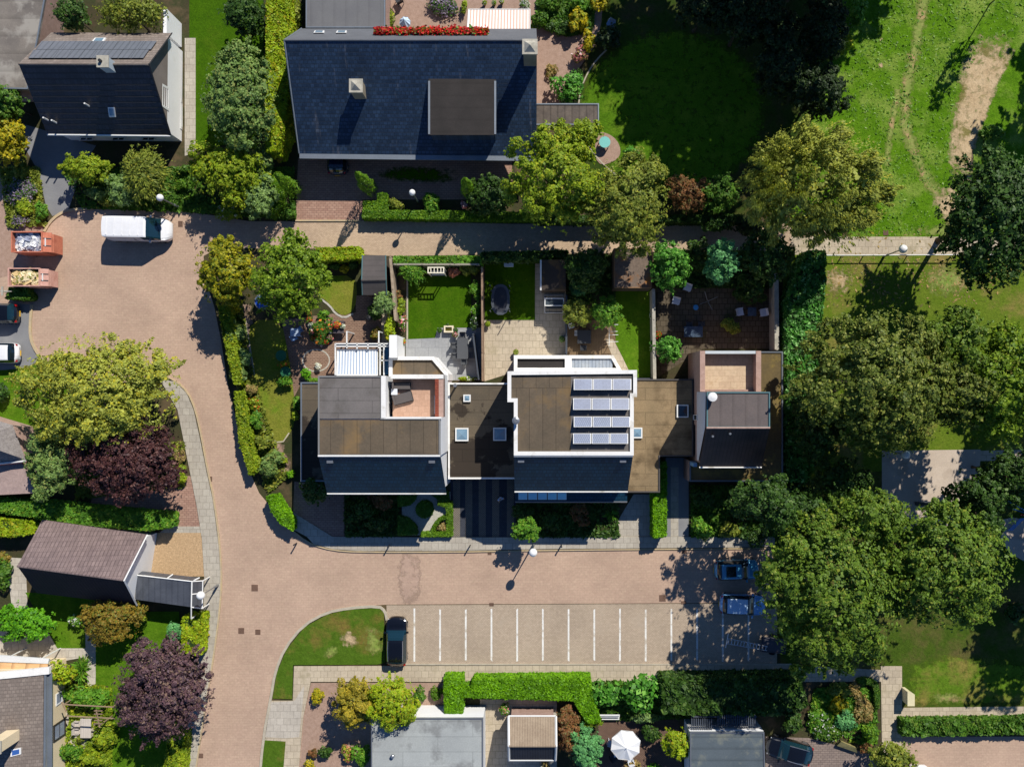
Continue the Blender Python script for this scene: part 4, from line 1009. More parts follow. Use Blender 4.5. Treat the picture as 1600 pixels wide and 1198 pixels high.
# second white house
b = thing('white_house', 'white house with rows of solar panels and blue rooflights above its front', 'house', P(895, 670))
outl = [(793, 580), (995, 578), (995, 620), (990, 620), (990, 711), (803, 711), (803, 628), (793, 628)]
mp = xy(outl, zR)
ob('wall', G().prism(mp, 0, zR-.18), W_WHITE, b); ob('flat_roof', G().prism(mp, zR-.178, zR-.05), R_FLAT, b); rim(b, mp, .3, zR-.048, zR+.16, W_TRIM)
gp = xy(rect(892, 586, 988, 706), zR); ob('grey_felt', G().prism(gp, zR-.05, zR-.03), R_GREY, b)
tile_front(b, 803, 989, 804, 981, 712, 767, T_BLUE, W_WHITE)
for x in (814, 974):
    A = P(x, 715, zR-.05); ob('roof_vent', G().box(A.x, A.y-.25, zR-.6, .5, .3, .3), METAL, b)
for r_, (xa, xb, ya, yb) in enumerate(((896, 987, 592, 609), (895, 984, 622, 640), (896, 985, 651, 667), (895, 982, 677, 693))):
    for k in range(3):
        u0, u1 = xa+(xb-xa)*k/3+.6, xa+(xb-xa)*(k+1)/3-.6
        q = [P(u0, ya, zR+.12), P(u1, ya, zR+.12), P(u1, yb, zR+.5), P(u0, yb, zR+.5)]
        p = ob('solar_panel', G().slab(q, .05), FRAMEW, b)
        c = sum(q, Vector())/4; n_ = nrm(*q[:3])
        w = [c+(v-c)*.93+n_*.012 for v in q]
        ob('cells', G().slab(w, .01), PV if r_ > 1 else M('solar_cell_pale', (136, 144, 164), var=.08, rough=.35, spec=.5, tile=(.5, .16, .95, .75)), p)
    A, B = P(xa, yb-2, zR), P(xb, yb-2, zR)
    ob('panel_rack', G().box((A.x+B.x)/2, A.y, zR-.03, B.x-A.x-.2, .06, .42), BLKM, b)
flue(b, 806, 657, zR-.1, zR+.9, .3)
lt = [P(805, 766.5, 3.1), P(980, 766.5, 3.1), P(980, 783, 2.6), P(805, 783, 2.6)]
lt = [Vector((v.x, P(0, 767, zE).y+.25 if i < 2 else v.y, v.z)) for i, v in enumerate(lt)]
ob('lean_to_roof', G().slab(lt, .14), T_BLUE, b)
ob('lean_to_wall', G().prism([(lt[0].x+.15, lt[0].y), (lt[1].x-.15, lt[1].y), (lt[1].x-.15, lt[2].y+.2), (lt[0].x+.15, lt[2].y+.2)], 0, 2.4), W_WHITE, b)
ob('gutter', G().tube([lt[3]+Vector((0, -.05, 0)), lt[2]+Vector((0, -.05, 0))], .06, 6), METAL, b)
ln_ = nrm(*lt[:3])
for k in range(5):
    u0, u1 = 810+k*15.3, 810+k*15.3+14
    q = [on_plane(u, v, lt[0], ln_)+ln_*.06 for u, v in ((u0, 769), (u1, 769), (u1, 780), (u0, 780))]
    f_ = ob('rooflight', G().slab(q, .08), FRAMEW, b); c = sum(q, Vector())/4; ob('pane', G().slab([c+(v-c)*.9+ln_*.01 for v in q], .01), GLSKY, f_)
# its garden side extensions
ex = xy(rect(803, 555, 888, 580), 3.2); body(b, ex, 3.1, W_WHITE, R_DARK, name='extension_wall', rname='extension_roof'); rim(b, ex, .3, 3.102, 3.35, W_TRIM, 'extension_parapet')
ex = xy([(888, 555), (958, 555), (972, 580), (888, 580)], 3.2); exx = [(x+.005, y) for x, y in ex]
body(b, exx, 2.8, W_WHITE, PAINT('veranda_floor', (140, 120, 90), .7), name='veranda_wall', rname='veranda_roof')
rim(b, exx, .28, 2.802, 3.34, W_TRIM, 'veranda_parapet')
vg = xy(rect(893, 560, 957, 577), 3.15); ob('veranda_glazing', G().prism(vg, 3.1, 3.16, bottom=True), M('corrugated_clear', (150, 162, 176), col2=(180, 186, 190), rough=.25, spec=.6, scale=2, rows=('X', .3, .12, .5)), b)
# link roof two
b = thing('link_garage', 'low mossy flat roof stepping down beside the third white house', 'garage', P(1030, 670))
rx0 = P(990, 0, zR).x+.01; rx1 = P(1103, 0, zR).x-.02
o = PP([(992, 592), (1080, 592), (1080, 713), (1031, 713), (1031, 769), (978, 769)], zG)
lp = [(rx0, o[0].y), (rx1, o[1].y), (rx1, o[2].y), (o[3].x, o[3].y), (o[4].x, o[4].y), (P(981, 0, zE).x+.02, o[5].y), (P(981, 0, zE).x+.02, P(0, 712, zR).y), (rx0, P(0, 711, zR).y)]
lp = [(rx0, o[0].y), (rx1, o[1].y), (rx1, o[2].y), (o[3].x, o[3].y), (o[4].x, o[4].y), (rx0, o[5].y)]
body(b, lp, zG, W_PINK, M('bitumen_moss_brown', (152, 130, 98), col2=(132, 114, 86), scale=.5, fine=.2, tile=(4.4, 1.05, .93, .7), stain=(96, 80, 58), sscale=.3, slo=.5, shi=.64)); rim(b, lp, .12, zG+.002, zG+.1, M('dark_edge', (84, 80, 78)), 'roof_edge')
c = P(1066, 642, zG); skylight(b, c.x, c.y, zG, 1.0, 1.1, GLASS)
c = P(995, 676, zG); skylight(b, c.x, c.y, zG, .9, .9)
# third white house
b = thing('brick_house', 'pink brick house with sandy roof terrace and black tiled front beside the ivy', 'house', P(1130, 650))
mp = xy(rect(1104, 612, 1203, 668), zR); ox0, ox1 = mp[0][0], mp[1][0]
ob('wall', G().prism(mp, 0, zR-.18), W_PINK, b); ob('flat_roof', G().prism(mp, zR-.178, zR-.03), M('bitumen_mauve', (112, 102, 98), col2=(100, 92, 90), scale=.7, fine=.12, rows=('X', 1.0, .01, .2)), b); rim(b, mp, .1, zR-.028, zR+.06, TEAL)
zE3 = 5.3
A, B, C_, D = P(1104, 668, zR), P(1203, 668, zR), P(1190, 729, zE3), P(1092.5, 729, zE3)
ob('tiled_roof', G().slab([A, B, C_, D], .18), T_BRN, b); ob('ridge', G().tube([A, B], .1, 6), W_PINK, b); ob('gutter', G().tube([D+Vector((0, -.06, 0)), C_+Vector((0, -.06, 0))], .06, 6), W_TRIM, b)
g = G(); g.face([(A.x+.1, A.y, 0), (A.x+.1, D.y+.3, 0), (A.x+.1, D.y+.3, zE3-.1), (A.x+.1, A.y, zR-.22)]).face([(B.x-.1, A.y, 0), (B.x-.1, D.y+.3, 0), (B.x-.1, D.y+.3, zE3-.1), (B.x-.1, A.y, zR-.22)]).face([(A.x+.1, D.y+.3, 0), (B.x-.1, D.y+.3, 0), (B.x-.1, D.y+.3, zE3-.1), (A.x+.1, D.y+.3, zE3-.1)])
ob('wall', g, W_PINK, b)
wx = A.x-.06   # white panel on the west wall
ob('side_panel', G().face([(wx, P(0, 612, zR).y-.02, 4.6), (wx, D.y+.5, 4.6), (wx, D.y+.5, zE3+.05), (wx, A.y, zR-.3), (wx, P(0, 612, zR).y-.02, zR-.02)]), M('pale_panel', (206, 208, 212), var=.04), b, label='pale grey panelled side wall')
pw = Vector((wx-.002, 0, 0)); wall_window(b, [(1084, 648), (1090, 648), (1090, 656), (1084, 656)], pw, Vector((-1, 0, 0)), bars=0)
tz, tp = 4.7, 5.8
ty0, ty1 = P(0, 548, tp).y, mp[0][1]-.002
ty1 = max(p[1] for p in mp)+.002
ob('terrace_floor', G().prism([(ox0, ty0), (ox1, ty0), (ox1, ty1), (ox0, ty1)], tz-.3, tz), TERP, b); ob('terrace_wall', G().prism([(ox0+.003, ty0-.003), (ox1-.003, ty0-.003), (ox1-.003, ty1), (ox0+.003, ty1)], 0, tz-.31), W_PINK, b)
ob('terrace_parapet', G().box(ox0+.2, (ty0+ty1)/2, tz-.305, .42, ty0-ty1-.01, tp-tz+.3), W_PINK, b); ob('terrace_parapet', G().box(ox1-.2, (ty0+ty1)/2, tz-.305, .42, ty0-ty1-.01, tp-tz+.3), W_PINK, b)
ob('terrace_rail', G().box((ox0+ox1)/2, ty0-.12, tz-.304, ox1-ox0-.85, .24, tp-tz+.25), PAINT('weathered_white', (196, 204, 206), .6), b)
ob('low_floor_gap', G().box((ox0+ox1)/2, ty1+.1, tz+.002, ox1-ox0-.9, .16, .25), W_PINK, b)
c = P(1113, 620, zR+.6); ob('flue', G().lathe((c.x, c.y, 0), [(.3, zR-.1), (.3, zR+.55), (.36, zR+.55), (.36, zR+.8), (.1, zR+.86)], 16), FRAMEW, b)
ns = nrm(A, B, C_)
for x, y in ((1112, 681), (1139, 677)):
    q = on_plane(x, y, A, ns); ob('vent_pipe', G().tube([q-Vector((0, 0, .1)), q+Vector((0, 0, .5))], .09, 8), METAL, b)
o = PP([(1190, 549), (1223, 549), (1223, 752), (1078, 752), (1078, 728)], zG)
lo = [(ox1+.005, o[0].y), (o[1].x, o[0].y), (o[2].x, o[2].y), (ox0-.4, o[2].y), (ox0-.4, D.y+.29), (ox1+.005, D.y+.29)]
ob('side_wall', G().prism(lo, 0, zG-.15), W_PINK, b); ob('side_roof', G().prism(lo, zG-.148, zG), R_MOSS, b); rim(b, lo, .12, zG+.002, zG+.1, PAINT('slate_edge', (104, 110, 116), .5), 'side_roof_edge')
ob('downpipe', G().box(ox0-.22, D.y+.1, zG, .3, .3, 1.8), PAINT('pale_blue_pipe', (130, 170, 200), .4), b)
# --- left middle: ribbed roof house with glazed lean-to
b = thing('ribbed_roof_house', 'small house with mauve ribbed tile roof and white gable', 'house', P(130, 875))
hr, he = 6.0, 2.8
rw, re = P(27, 884, hr), P(193, 906, hr); nw, ne = P(66, 812, he), P(229, 835, he); sw, se = P(57, 926, he), P(213, 945, he)
gable(b, (rw, re), (sw, se), (nw, ne), W_WHITE, (M('ribbed_shade_tile', (52, 46, 54), col2=(42, 38, 46), fine=.15, rows=('X', .3, .25, .5)), T_RIB), W_WHITE)  # south slope darker: its turn from the sun put into the tile colour
ob('verge', G().tube([re+Vector((.06, 0, .02)), se+Vector((.06, 0, .02))], .09, 4).tube([re+Vector((.06, 0, .02)), ne+Vector((.06, 0, .02))], .06, 4), FRAMEW, b)
t = thing('glazed_lean_to', 'glazed lean-to with dark panels and white bars beside the ribbed roof', 'lean-to', P(265, 925))
z = 2.6
pl = PP([(213, 898), (300, 908), (299, 948), (211, 936)], z); PANEL = M('dark_glazing', (86, 90, 98), col2=(72, 76, 84), rough=.2, spec=.6, scale=.8, rows=('X', .5, .02, .25))
ob('roof_panel', G().slab(pl, .06), PANEL, t)
pk = PP([(300, 908), (316, 906)], z); lo = [P(302, 909, z), P(317, 905, 1.2), P(316, 948, 1.2), P(300, 963, z-.4)]
ob('side_glass', G().slab([pl[1]+Vector((.03, 0, 0)), P(317, 907, 1.6), P(316, 950, 1.6), pl[2]+Vector((.03, 0, 0))], .04), PANEL, t)
up_ = [P(232, 897, z), P(256, 899, z), P(248, 903, z)]
ob('ridge_glass', G().slab([P(214, 896.5, z+.02), P(222, 892, 1.9), P(312, 902, 1.9), P(301, 907, z+.02)], .04), PANEL, t)
g = G()
for a, c in ((pl[0], pl[1]), (pl[1], pl[2]), (pl[1], P(317, 907, 1.6)), (pl[2], P(316, 950, 1.6)), (P(317, 907, 1.6), P(316, 950, 1.6)), (pl[1], P(312, 902, 1.9)), (P(262, 902.5, z), P(270, 897, 1.95)), (P(300, 928, z), P(316, 926, 1.6)), (pl[2], P(299, 966, 2.2))): g.tube([a+Vector((0, 0, .04)), c+Vector((0, 0, .04))], .06, 4)
ob('white_bars', g, FRAMEW, t)
for a in (P(316, 950, 1.6), P(317, 907, 1.6), P(299, 966, 2.2), pl[3]): ob('post', G().tube([Vector((a.x, a.y, 0)), a], .06, 6), FRAMEW, t)
# --- left edge shingle roof
b = thing('hip_roof_house', 'grey shingle house corner with a white and red gutter line at the left edge', 'house', P(-20, 700))
A = [P(-60, 640, 3.2), P(20, 664, 3.2), P(40, 718, 3.2), P(-60, 728, 3.2)]; apex = [P(-80, 668, 6.0), P(-40, 690, 6.2)]
ob('wall', G().prism([(p.x, p.y) for p in inset([(v.x, v.y) for v in A][::-1], .3) and [Vector((a, c_, 0)) for a, c_ in inset([(v.x, v.y) for v in A][::-1], .3)]], 0, 3.0), W_PINK, b)
SHG = M('grey_shingle', (150, 144, 140), col2=(126, 120, 118), scale=3, fine=.3, fscale=8, bump=.4); g = G()
g.face([A[0], A[1], apex[1], apex[0]]).face([A[1], A[2], apex[1]]).face([A[2], A[3], apex[0], apex[1]]); ob('roof', g, SHG, b)
ob('gutter', G().tube([A[2]+Vector((0, -.1, 0)), A[3]+Vector((0, -.1, 0))], .1, 6), FRAMEW, b); ob('red_strip', G().tube([A[2]+Vector((0, -.2, -.15)), A[3]+Vector((0, -.2, -.15))], .07, 6), PAINT('red_strip', (170, 50, 44), .5), b)
b = thing('low_roof', 'low mauve shingled porch roof below the white gutter line', 'roof', P(20, 742))
pl = xy([(-60, 732), (34, 722), (56, 770), (-60, 776)], 2.6); body(b, pl, 2.6, W_PINK, M('mauve_felt', (176, 154, 146), col2=(158, 138, 132), scale=2, fine=.2)); rim(b, pl, .1, 2.602, 2.64, M('mauve_felt', (0, 0, 0)), 'roof_edge')
# --- bottom left cream house
b = thing('cream_house', 'cream walled house with brown tiled roof at the bottom left corner', 'house', P(20, 1150))
hz = 3.6
rp = PP([(-120, 1062), (68, 1052), (66, 1260), (-120, 1260)], hz)
ob('tiled_roof', G().slab([rp[0]+Vector((0, 0, 2.0)), rp[1], rp[2], rp[3]+Vector((0, 0, 2.0))], .16), T_GRN, b)
n5 = nrm(rp[0]+Vector((0, 0, 2)), rp[1], rp[2]); p5 = rp[1]
ob('gutter', G().tube([rp[1]+Vector((.12, 0, -.06)), rp[2]+Vector((.12, 0, -.06))], .1, 6).box(rp[1].x+.3, (rp[1].y+rp[2].y)/2, hz-.35, .5, rp[1].y-rp[2].y, .06), ZINC, b)
fx = rp[1].x-.1
ob('wall', G().prism([(fx, rp[1].y+.2), (fx, rp[2].y), (fx-9, rp[2].y), (fx-9, rp[1].y+.2)], 0, hz-.3), W_CREAM, b)
ob('fascia', G().slab([rp[0]+Vector((0, .55, 2.05)), rp[1]+Vector((.5, .55, .05)), rp[1]+Vector((.5, -.02, .05)), rp[0]+Vector((0, -.02, 2.05))], .3), W_TRIM, b)
pw = Vector((fx+.002, 0, 0))
wall_window(b, [(83, 1133), (102, 1120), (102, 1147), (83, 1160)], pw, Vector((1, 0, 0)), PAINT('dark_frame', (60, 56, 54), .4), PAINT('grey_pane', (150, 160, 176), .1, .8), bars=1)
wall_window(b, [(87, 1084), (97, 1077), (97, 1096), (87, 1103)], pw, Vector((1, 0, 0)), FRAMEW, PAINT('grey_pane', (150, 160, 176)), bars=0)
q = on_plane(20, 1148, p5, n5)
ct = [P(-4, 1160, 8.4), P(6, 1164, 8.4), P(4, 1150, 8.4), P(-5, 1149, 8.4)]; cx = P(0, 1156, 8.6)
s = ob('chimney', G().box(q.x, q.y, 3.4, 1.0, .9, 3.0), W_CREAM, b); ob('cap', G().box(q.x, q.y, 6.402, 1.15, 1.05, .12), CONC, s)
roof_window(b, [(18, 1170), (33, 1167), (33, 1177), (17, 1181)], p5, n5, PAINT('bright_blue_pane', (60, 100, 170), .1, .8))
t = thing('glass_veranda', 'veranda with orange boards and white beams north of the cream house', 'veranda', P(20, 1045))
z = 2.8
v0 = PP([(-90, 1026), (74, 1034), (78, 1046), (-90, 1060)], z); ob('board_roof', G().slab([v0[0], v0[1], v0[2]+Vector((0, 0, .3)), v0[3]+Vector((0, 0, .3))], .08), M('orange_boards', (226, 180, 128), rows=('X', 1.2, .02, .45), fine=.06), t)
g = G().slab([v0[0]+Vector((0, .55, .1)), v0[1]+Vector((.2, .3, .1)), v0[1]+Vector((.1, -.1, .1)), v0[0]+Vector((0, -.2, .1))], .18)
ob('white_beam', g, FRAMEW, t)
for x in (4, 20):
    a = PP([(x, 1045), (x+9, 1044), (x+3, 1052), (x-7, 1053)], z+.1); f_ = ob('skylight', G().slab([v+Vector((0, 0, .2)) for v in a], .1), FRAMEW, t); c = sum(a, Vector())/4+Vector((0, 0, .21)); ob('pane', G().slab([c+(v+Vector((0, 0, .2))-c)*.7 for v in a], .02), GLASSB, f_)
for x in (10, 66):
    c = P(x, 1028, z); ob('post', G().tube([Vector((c.x, c.y, 0)), c], .06, 6), FRAMEW, t)
# --- bottom garages and shed
b = thing('flat_garage', 'pale grey flat garage roof with a white wall at the bottom centre', 'garage', P(668, 1170))
pl = xy([(580, 1121), (755, 1121), (755, 1260), (580, 1260)], 2.9); body(b, pl, 2.9, W_WHITE, R_LIGHT); rim(b, pl, .1, 2.902, 2.97, METAL, 'roof_edge')
flue(b, 613, 1182, 2.9, 3.3, .16)
b = thing('flat_garage', 'dark grey flat garage roof in dappled shade beside the black car', 'garage', P(1136, 1180))
pl = xy([(1078, 1143), (1194, 1143), (1196, 1260), (1078, 1260)], 2.9); body(b, pl, 2.9, W_WHITE, M('bitumen_slate', (96, 106, 112), col2=(84, 94, 100), scale=.4, fine=.14, rows=('Y', 1.0, .01, .25), stain=(120, 124, 116), sscale=.5)); rim(b, pl, .1, 2.902, 2.97, METAL, 'roof_edge')
t = thing('slatted_pergola', 'dark slatted pergola north of the dappled garage roof', 'pergola', P(1130, 1128))
for k in range(30):
    x = 1081 + k*3.4
    if 1114 < x < 1120: continue
    a, c = P(x, 1116 if x > 1114 else 1122, 2.5), P(x, 1134 if x > 1114 else 1140, 2.5); ob('slat', G().box((a.x+c.x)/2, (a.y+c.y)/2, 2.45, .09, abs(a.y-c.y), .08), M('dark_timber', (76, 82, 90), var=.2), t)
for y in (1119, 1132):
    a, c = P(1080, y, 2.4), P(1182, y, 2.4); ob('rail', G().box((a.x+c.x)/2, a.y, 2.36, c.x-a.x, .1, .09), M('dark_timber', (0, 0, 0)), t)
for x in (1082, 1131, 1180):
    c = P(x, 1119, 2.3); ob('post', G().box(c.x, c.y, 0, .1, .1, 2.36), M('dark_timber', (0, 0, 0)), t)
b = thing('garden_shed', 'brick shed with beige tiled gable roof and white verges', 'shed', P(830, 1140))
hr, he = 3.9, 2.5
rw, re = P(795, 1165, hr), P(869, 1165, hr); sw, se = P(795.5, 1187, he), P(868, 1187, he); nw, ne = P(794.5, 1118, he), P(868.5, 1118, he)
gable(b, (rw, re), (sw, se), (nw, ne), W_PINK, (M('shed_shade_tile', (76, 74, 78), fine=.12, rows=('X', .22, .2, .6)), T_SHED), W_PINK, inset_w=.2)  # dark tile paints the shade of the slope facing away from the sun
for (a, r_, c) in ((nw, rw, sw), (ne, re, se)): ob('verge', G().tube([a+Vector((0, 0, .03)), r_+Vector((0, 0, .03)), c+Vector((0, 0, .03))], .1, 4), FRAMEW, b)
ob('gutter', G().tube([sw, se], .08, 6).tube([nw, ne], .07, 6), FRAMEW, b)
b = thing('garden_shed', 'dark felted gable shed by the small yellowed lawn', 'shed', P(585, 435))
hr, he = 2.9, 2.2
SHD = M('shed_felt', (94, 88, 86), col2=(82, 78, 76), fine=.12, rows=('Y', .5, .02, .15))
rw, re = P(565, 438, hr), P(603, 437, hr); sw, se = P(566, 461, he), P(604, 461, he); nw, ne = P(566, 399, he), P(602.5, 399, he)
gable(b, (rw, re), (sw, se), (nw, ne), M('shed_boards', (90, 80, 70), rows=('X', .12, .05, .3)), (SHD, SHD), None, th=.06, inset_w=.12)
ob('verge', G().tube([ne, re, se], .05, 4).tube([nw, rw, sw], .05, 4), TEAL, b)
b = thing('garden_shed', 'flat mossy shed speckled with fallen leaves under the olive tree', 'shed', P(988, 420))
pl = xy([(959, 388), (1020, 388), (1018, 450), (959, 450)], 2.4); body(b, pl, 2.4, M('shed_boards', (0, 0, 0)), M('leaf_littered_felt', (122, 106, 92), col2=(108, 96, 86), scale=1, fine=.3, fscale=5, stain=(160, 106, 50), sscale=.5, slo=.5, shi=.62)); rim(b, pl, .08, 2.402, 2.46, M('rusty_edge', (150, 116, 84)), 'roof_edge')
b = thing('garden_shed', 'small dark flat shed with a white edge in the trampoline garden', 'shed', P(864, 430))
pl = xy(rect(846, 406, 884, 453), 2.3); body(b, pl, 2.3, M('shed_boards', (0, 0, 0)), M('sooty_felt', (72, 64, 58), stain=(110, 88, 60), sscale=.8)); c = P(845, 430, 2.3); ob('white_edge', G().box(c.x, c.y, 2.05, .14, 2.6, .36), FRAMEW, b)
# --- fences and garden walls
def fence(name, label, a, b_, h, mt, cat='fence', posts=2.0, w=.08, pw=.12, cap=None):
    A, B = P(*a, h), P(*b_, h); d = B-A; c = (A+B)/2; rz = math.atan2(d.y, d.x)
    t = thing(name, label, cat, Vector((c.x, c.y, 0)))
    ob('panel', G().box(c.x, c.y, 0.02, d.length, w, h-.04, rz), mt, t)
    ob('cap_rail', G().box(c.x, c.y, h-.038, d.length, w+.08, .05, rz), cap or mt, t)
    k = max(2, int(d.length/posts)+1)
    for i in range(k):
        p = A.lerp(B, i/(k-1)); ob('post', G().box(p.x, p.y, 0, pw, pw, h+.06, rz), mt, t)
    return t
fence('board_fence', 'pale timber fence between the corner garden and the neat bright lawn', (610, 402), (618, 500), 1.9, WOODF, w=.16)
fence('board_fence', 'brown timber fence between the dining terrace and the trampoline garden', (753, 418), (754, 594), 1.9, M('brown_fence', (160, 136, 112), col2=(132, 108, 88), scale=2))
fence('board_fence', 'dark slatted screen beside the dining set', (739, 522), (748, 592), 1.7, M('dark_timber', (0, 0, 0)), w=.05)
fence('board_fence', 'thin grey fence above the white garden bench', (616, 413), (748, 413), 1.8, M('grey_fence', (150, 144, 128), var=.15))
fence('garden_wall', 'pale capped wall right of the narrow lawn', (1021, 452), (1023, 592), 1.9, CONC, 'wall', w=.2)
fence('garden_wall', 'concrete block wall in front of the ivy bank', (1213, 428), (1214, 546), 1.9, CONC, 'wall', w=.3)
fence('board_fence', 'dark fence between the trampoline garden and the deck', (885, 462), (885, 552), 1.8, M('dark_timber', (0, 0, 0)))
fence('board_fence', 'low dark fence at the end of the narrow lawn', (996, 592), (1024, 592), 1.5, M('dark_timber', (0, 0, 0)))
# ------------------------------------------------------------------ vehicles
TYRE = M('tyre', (30, 30, 32), rough=.9); RIM = PAINT('alloy', (150, 152, 156), .3, .5, .8)
RLIGHT = PAINT('red_lamp', (170, 20, 20), .2, .6); HLIGHT = PAINT('clear_lamp', (215, 220, 225), .1, .8); PLATE = PAINT('yellow_plate', (230, 180, 40), .5)
CARGL = PAINT('car_glass', (22, 34, 42), .05, .9); CARGLT = PAINT('tinted_green_glass', (20, 48, 58), .06, .9)
HATCH = [(-.5, .42, .66, .74, .92, .74), (-.485, .28, .84, .92, .98, .76), (-.45, .22, .92, 1.06, 1, .76), (-.36, .2, .95, 1.0, 1, .72), (-.12, .2, .96, 1.03, 1, .73), (.07, .2, .95, .99, 1, .72), (.24, .2, .92, .97, 1, .80),
         (.36, .2, .84, .90, .98, .78), (.44, .22, .75, .83, .98, .78), (.48, .26, .66, .74, .96, .74), (.5, .36, .50, .55, .90, .66)]
def stations(kind, H):
    if kind == 'van':
        S = [(-.5, .35, 1.3, H-.12, .94, .84), (-.495, .28, 1.35, H-.04, 1, .88), (-.3, .25, 1.35, H, 1, .88), (.10, .25, 1.35, H, 1, .88), (.2, .25, 1.3, H-.1, 1, .86), (.36, .25, 1.2, 1.28, .98, .84), (.45, .25, .98, 1.06, .92, .78), (.49, .3, .75, .82, .82, .66), (.5, .4, .6, .64, .76, .6)]
        return S, {'side': range(3, 5), 'ws': [4], 'rw': []}
    S = [list(s) for s in HATCH]
    for i in (3, 4, 5): S[i][3] = H - (.05, 0, .04)[i-3]
    if kind == 'coupe': S[2][3] = .98; S[3] = [-.30, .2, .95, H-.1, 1, .70]; S[4][0] = -.14
    return S, {'side': range(2, 6), 'ws': [5], 'rw': [2]}
def car(name, label, px, py, deg, L, W, H, paint, kind='hatch', group=None, cat='car', glass=CARGL, rails=None, roofmt=None, sunroof=None, plate=True, z=.012):
    c = P(px, py, 0); T = thing(name, label, cat, (c.x, c.y, z), math.radians(deg), group)
    S, gl = stations(kind, H)
    ring = []
    for x, zb, bl, tp, wb, wt in S:
        h = W/2; r = [(wb*.93, zb), (wb, zb+.16), (wb, bl-.12), (wb*.965, bl), (wt*1.02, tp-.05), (wt*.9, tp-.008), (wt*.45, tp+.012), (0, tp+.016)]
        ring.append([(x*L, yy*h, zz) for yy, zz in r] + [(x*L, -yy*h, zz) for yy, zz in r[-2::-1]])
    # finer along the length, then rounded in plan at nose and tail
    fine, seg = [], []
    for i in range(len(ring)-1):
        a, b_, c_, d_ = ring[max(i-1, 0)], ring[i], ring[i+1], ring[min(i+2, len(ring)-1)]
        for t in (0, .25, .5, .75):
            f = lambda p, q, r_, s_: q + .5*t*(r_-p + t*(2*p-5*q+4*r_-s_ + t*(3*(q-r_)+s_-p))) if kind != 'van' or i in (3, 4, 5, 6, 7) else q+(r_-q)*t
            fine.append([tuple(f(*z4) for z4 in zip(a[k], b_[k], c_[k], d_[k])) for k in range(len(a))]); seg.append(i)
    fine.append(ring[-1]); ring = fine
    rnd = .6 if kind == 'van' else 1
    def plan(p):
        u = min(1, abs(p[0])/(L/2)); back = rnd*(.35 if p[0] < 0 and kind == 'van' else 1)
        y = p[1]*(1-.34*back*(1-(1-u**8)**.5)); ks = max(0, (u-.72)/.28)
        return (p[0] - math.copysign(.085*L*back*ks*ks*(abs(y)/(W/2))**2.5, p[0]), y, p[2])
    ring = [[plan(p) for p in r] for r in ring]
    N = len(ring[0]); bodyg, sg, wg, rg, tg = G(), [G(), G()], G(), G(), G()
    for i in range(len(ring)-1):
        for k in range(N-1):
            q = [ring[i][k], ring[i+1][k], ring[i+1][k+1], ring[i][k+1]]
            row = min(k, N-2-k); j = seg[i]
            if row == 3 and j in gl['side']: (sg[0] if k < N/2 else sg[1]).face(q)
            elif row >= 4 and j in gl['ws']: wg.face(q)
            elif row >= 4 and j in gl['rw']: rg.face(q)
            elif row >= 4 and roofmt and j in (3, 4): tg.face(q)
            else: bodyg.face(q)
    bodyg.face(ring[0]); bodyg.face(ring[-1][::-1])
    bodyg.box(0, 0, .2, L*.78, W*.86, .25)
    ob('body', bodyg, paint, T, smooth=True, local=True)
    for s in sg:
        if s.f: ob('side_window', s, glass, T, local=True, smooth=True)
    if wg.f: ob('windscreen', wg, glass, T, local=True, smooth=True)
    if rg.f: ob('rear_window', rg, glass, T, local=True, smooth=True)
    if tg.f: ob('roof', tg, roofmt, T, local=True, smooth=True)
    r = .33 if kind != 'van' else .36
    for sx in (-.31, .31):
        for sy in (-1, 1):
            y = sy*(W/2-.12); w = ob('wheel', G().tube([(sx*L, y-.11, r), (sx*L, y+.11, r)], r, 18), TYRE, T, local=True)
            ob('rim', G().tube([(sx*L, y+sy*.112, r), (sx*L, y+sy*.125, r)], r*.62, 12), RIM, w, local=True)
    for sy in (-1, 1):
        ob('mirror', G().box(.2*L, sy*(W/2+.09), .92 if kind != 'van' else 1.25, .14, .2, .16), paint, T, local=True)
        ob('tail_light', G().box(-.445*L, sy*W*.39, .74, .16, W*.1, .16), RLIGHT, T, local=True)
        ob('headlight', G().box(.428*L, sy*W*.355, .6, .18, W*.1, .12), HLIGHT, T, local=True)
    if plate: ob('number_plate', G().box(-.499*L, 0, .5, .04, .5, .11), PLATE, T, local=True)
    if rails:
        for sy in (-1, 1): ob('roof_rail', G().tube([(-.34*L, sy*W*.35, H+.01), (-.12*L, sy*W*.36, H+.06), (.06*L, sy*W*.35, H+.02)], .035, 6), rails, T, local=True)
    if kind == 'van':
        for k in range(5): ob('roof_rib', G().box((-.42+k*.125)*L, 0, H-.005, .07, W*.74, .03), paint, T, local=True)
        for sy in (-1, 1): ob('door_seam', G().box(-.02*L, sy*(W/2-.002), .5, .03, .02, 1.3), TYRE, T, local=True); ob('bumper_strip', G().box(0, sy*(W/2), .5, L*.84, .03, .12), TYRE, T, local=True)
        ob('wiper', G().tube([(.345*L, -.5, 1.42), (.33*L, .1, 1.5)], .015, 4), TYRE, T, local=True)
    if sunroof: ob('sunroof', G().box(-.16*L, 0, H-.02, L*.22, W*.52, .045), CARGL, T, local=True)
    return T
BLACKP = PAINT('black_paint', (14, 16, 22), .22, .5, 0, 1); NAVY = PAINT('navy_paint', (20, 42, 70), .25, .5, .2, 1); WHITEP = PAINT('white_paint', (242, 242, 242), .3, .5, 0, .6)
TEALP = PAINT('blue_paint', (76, 150, 186), .3, .5, .2, 1); SILVB = PAINT('silver_blue_paint', (214, 228, 244), .3, .5, .2, 1); CHROME = PAINT('chrome', (220, 222, 226), .15, .6, .9)
GC = 'cars parked around the street'
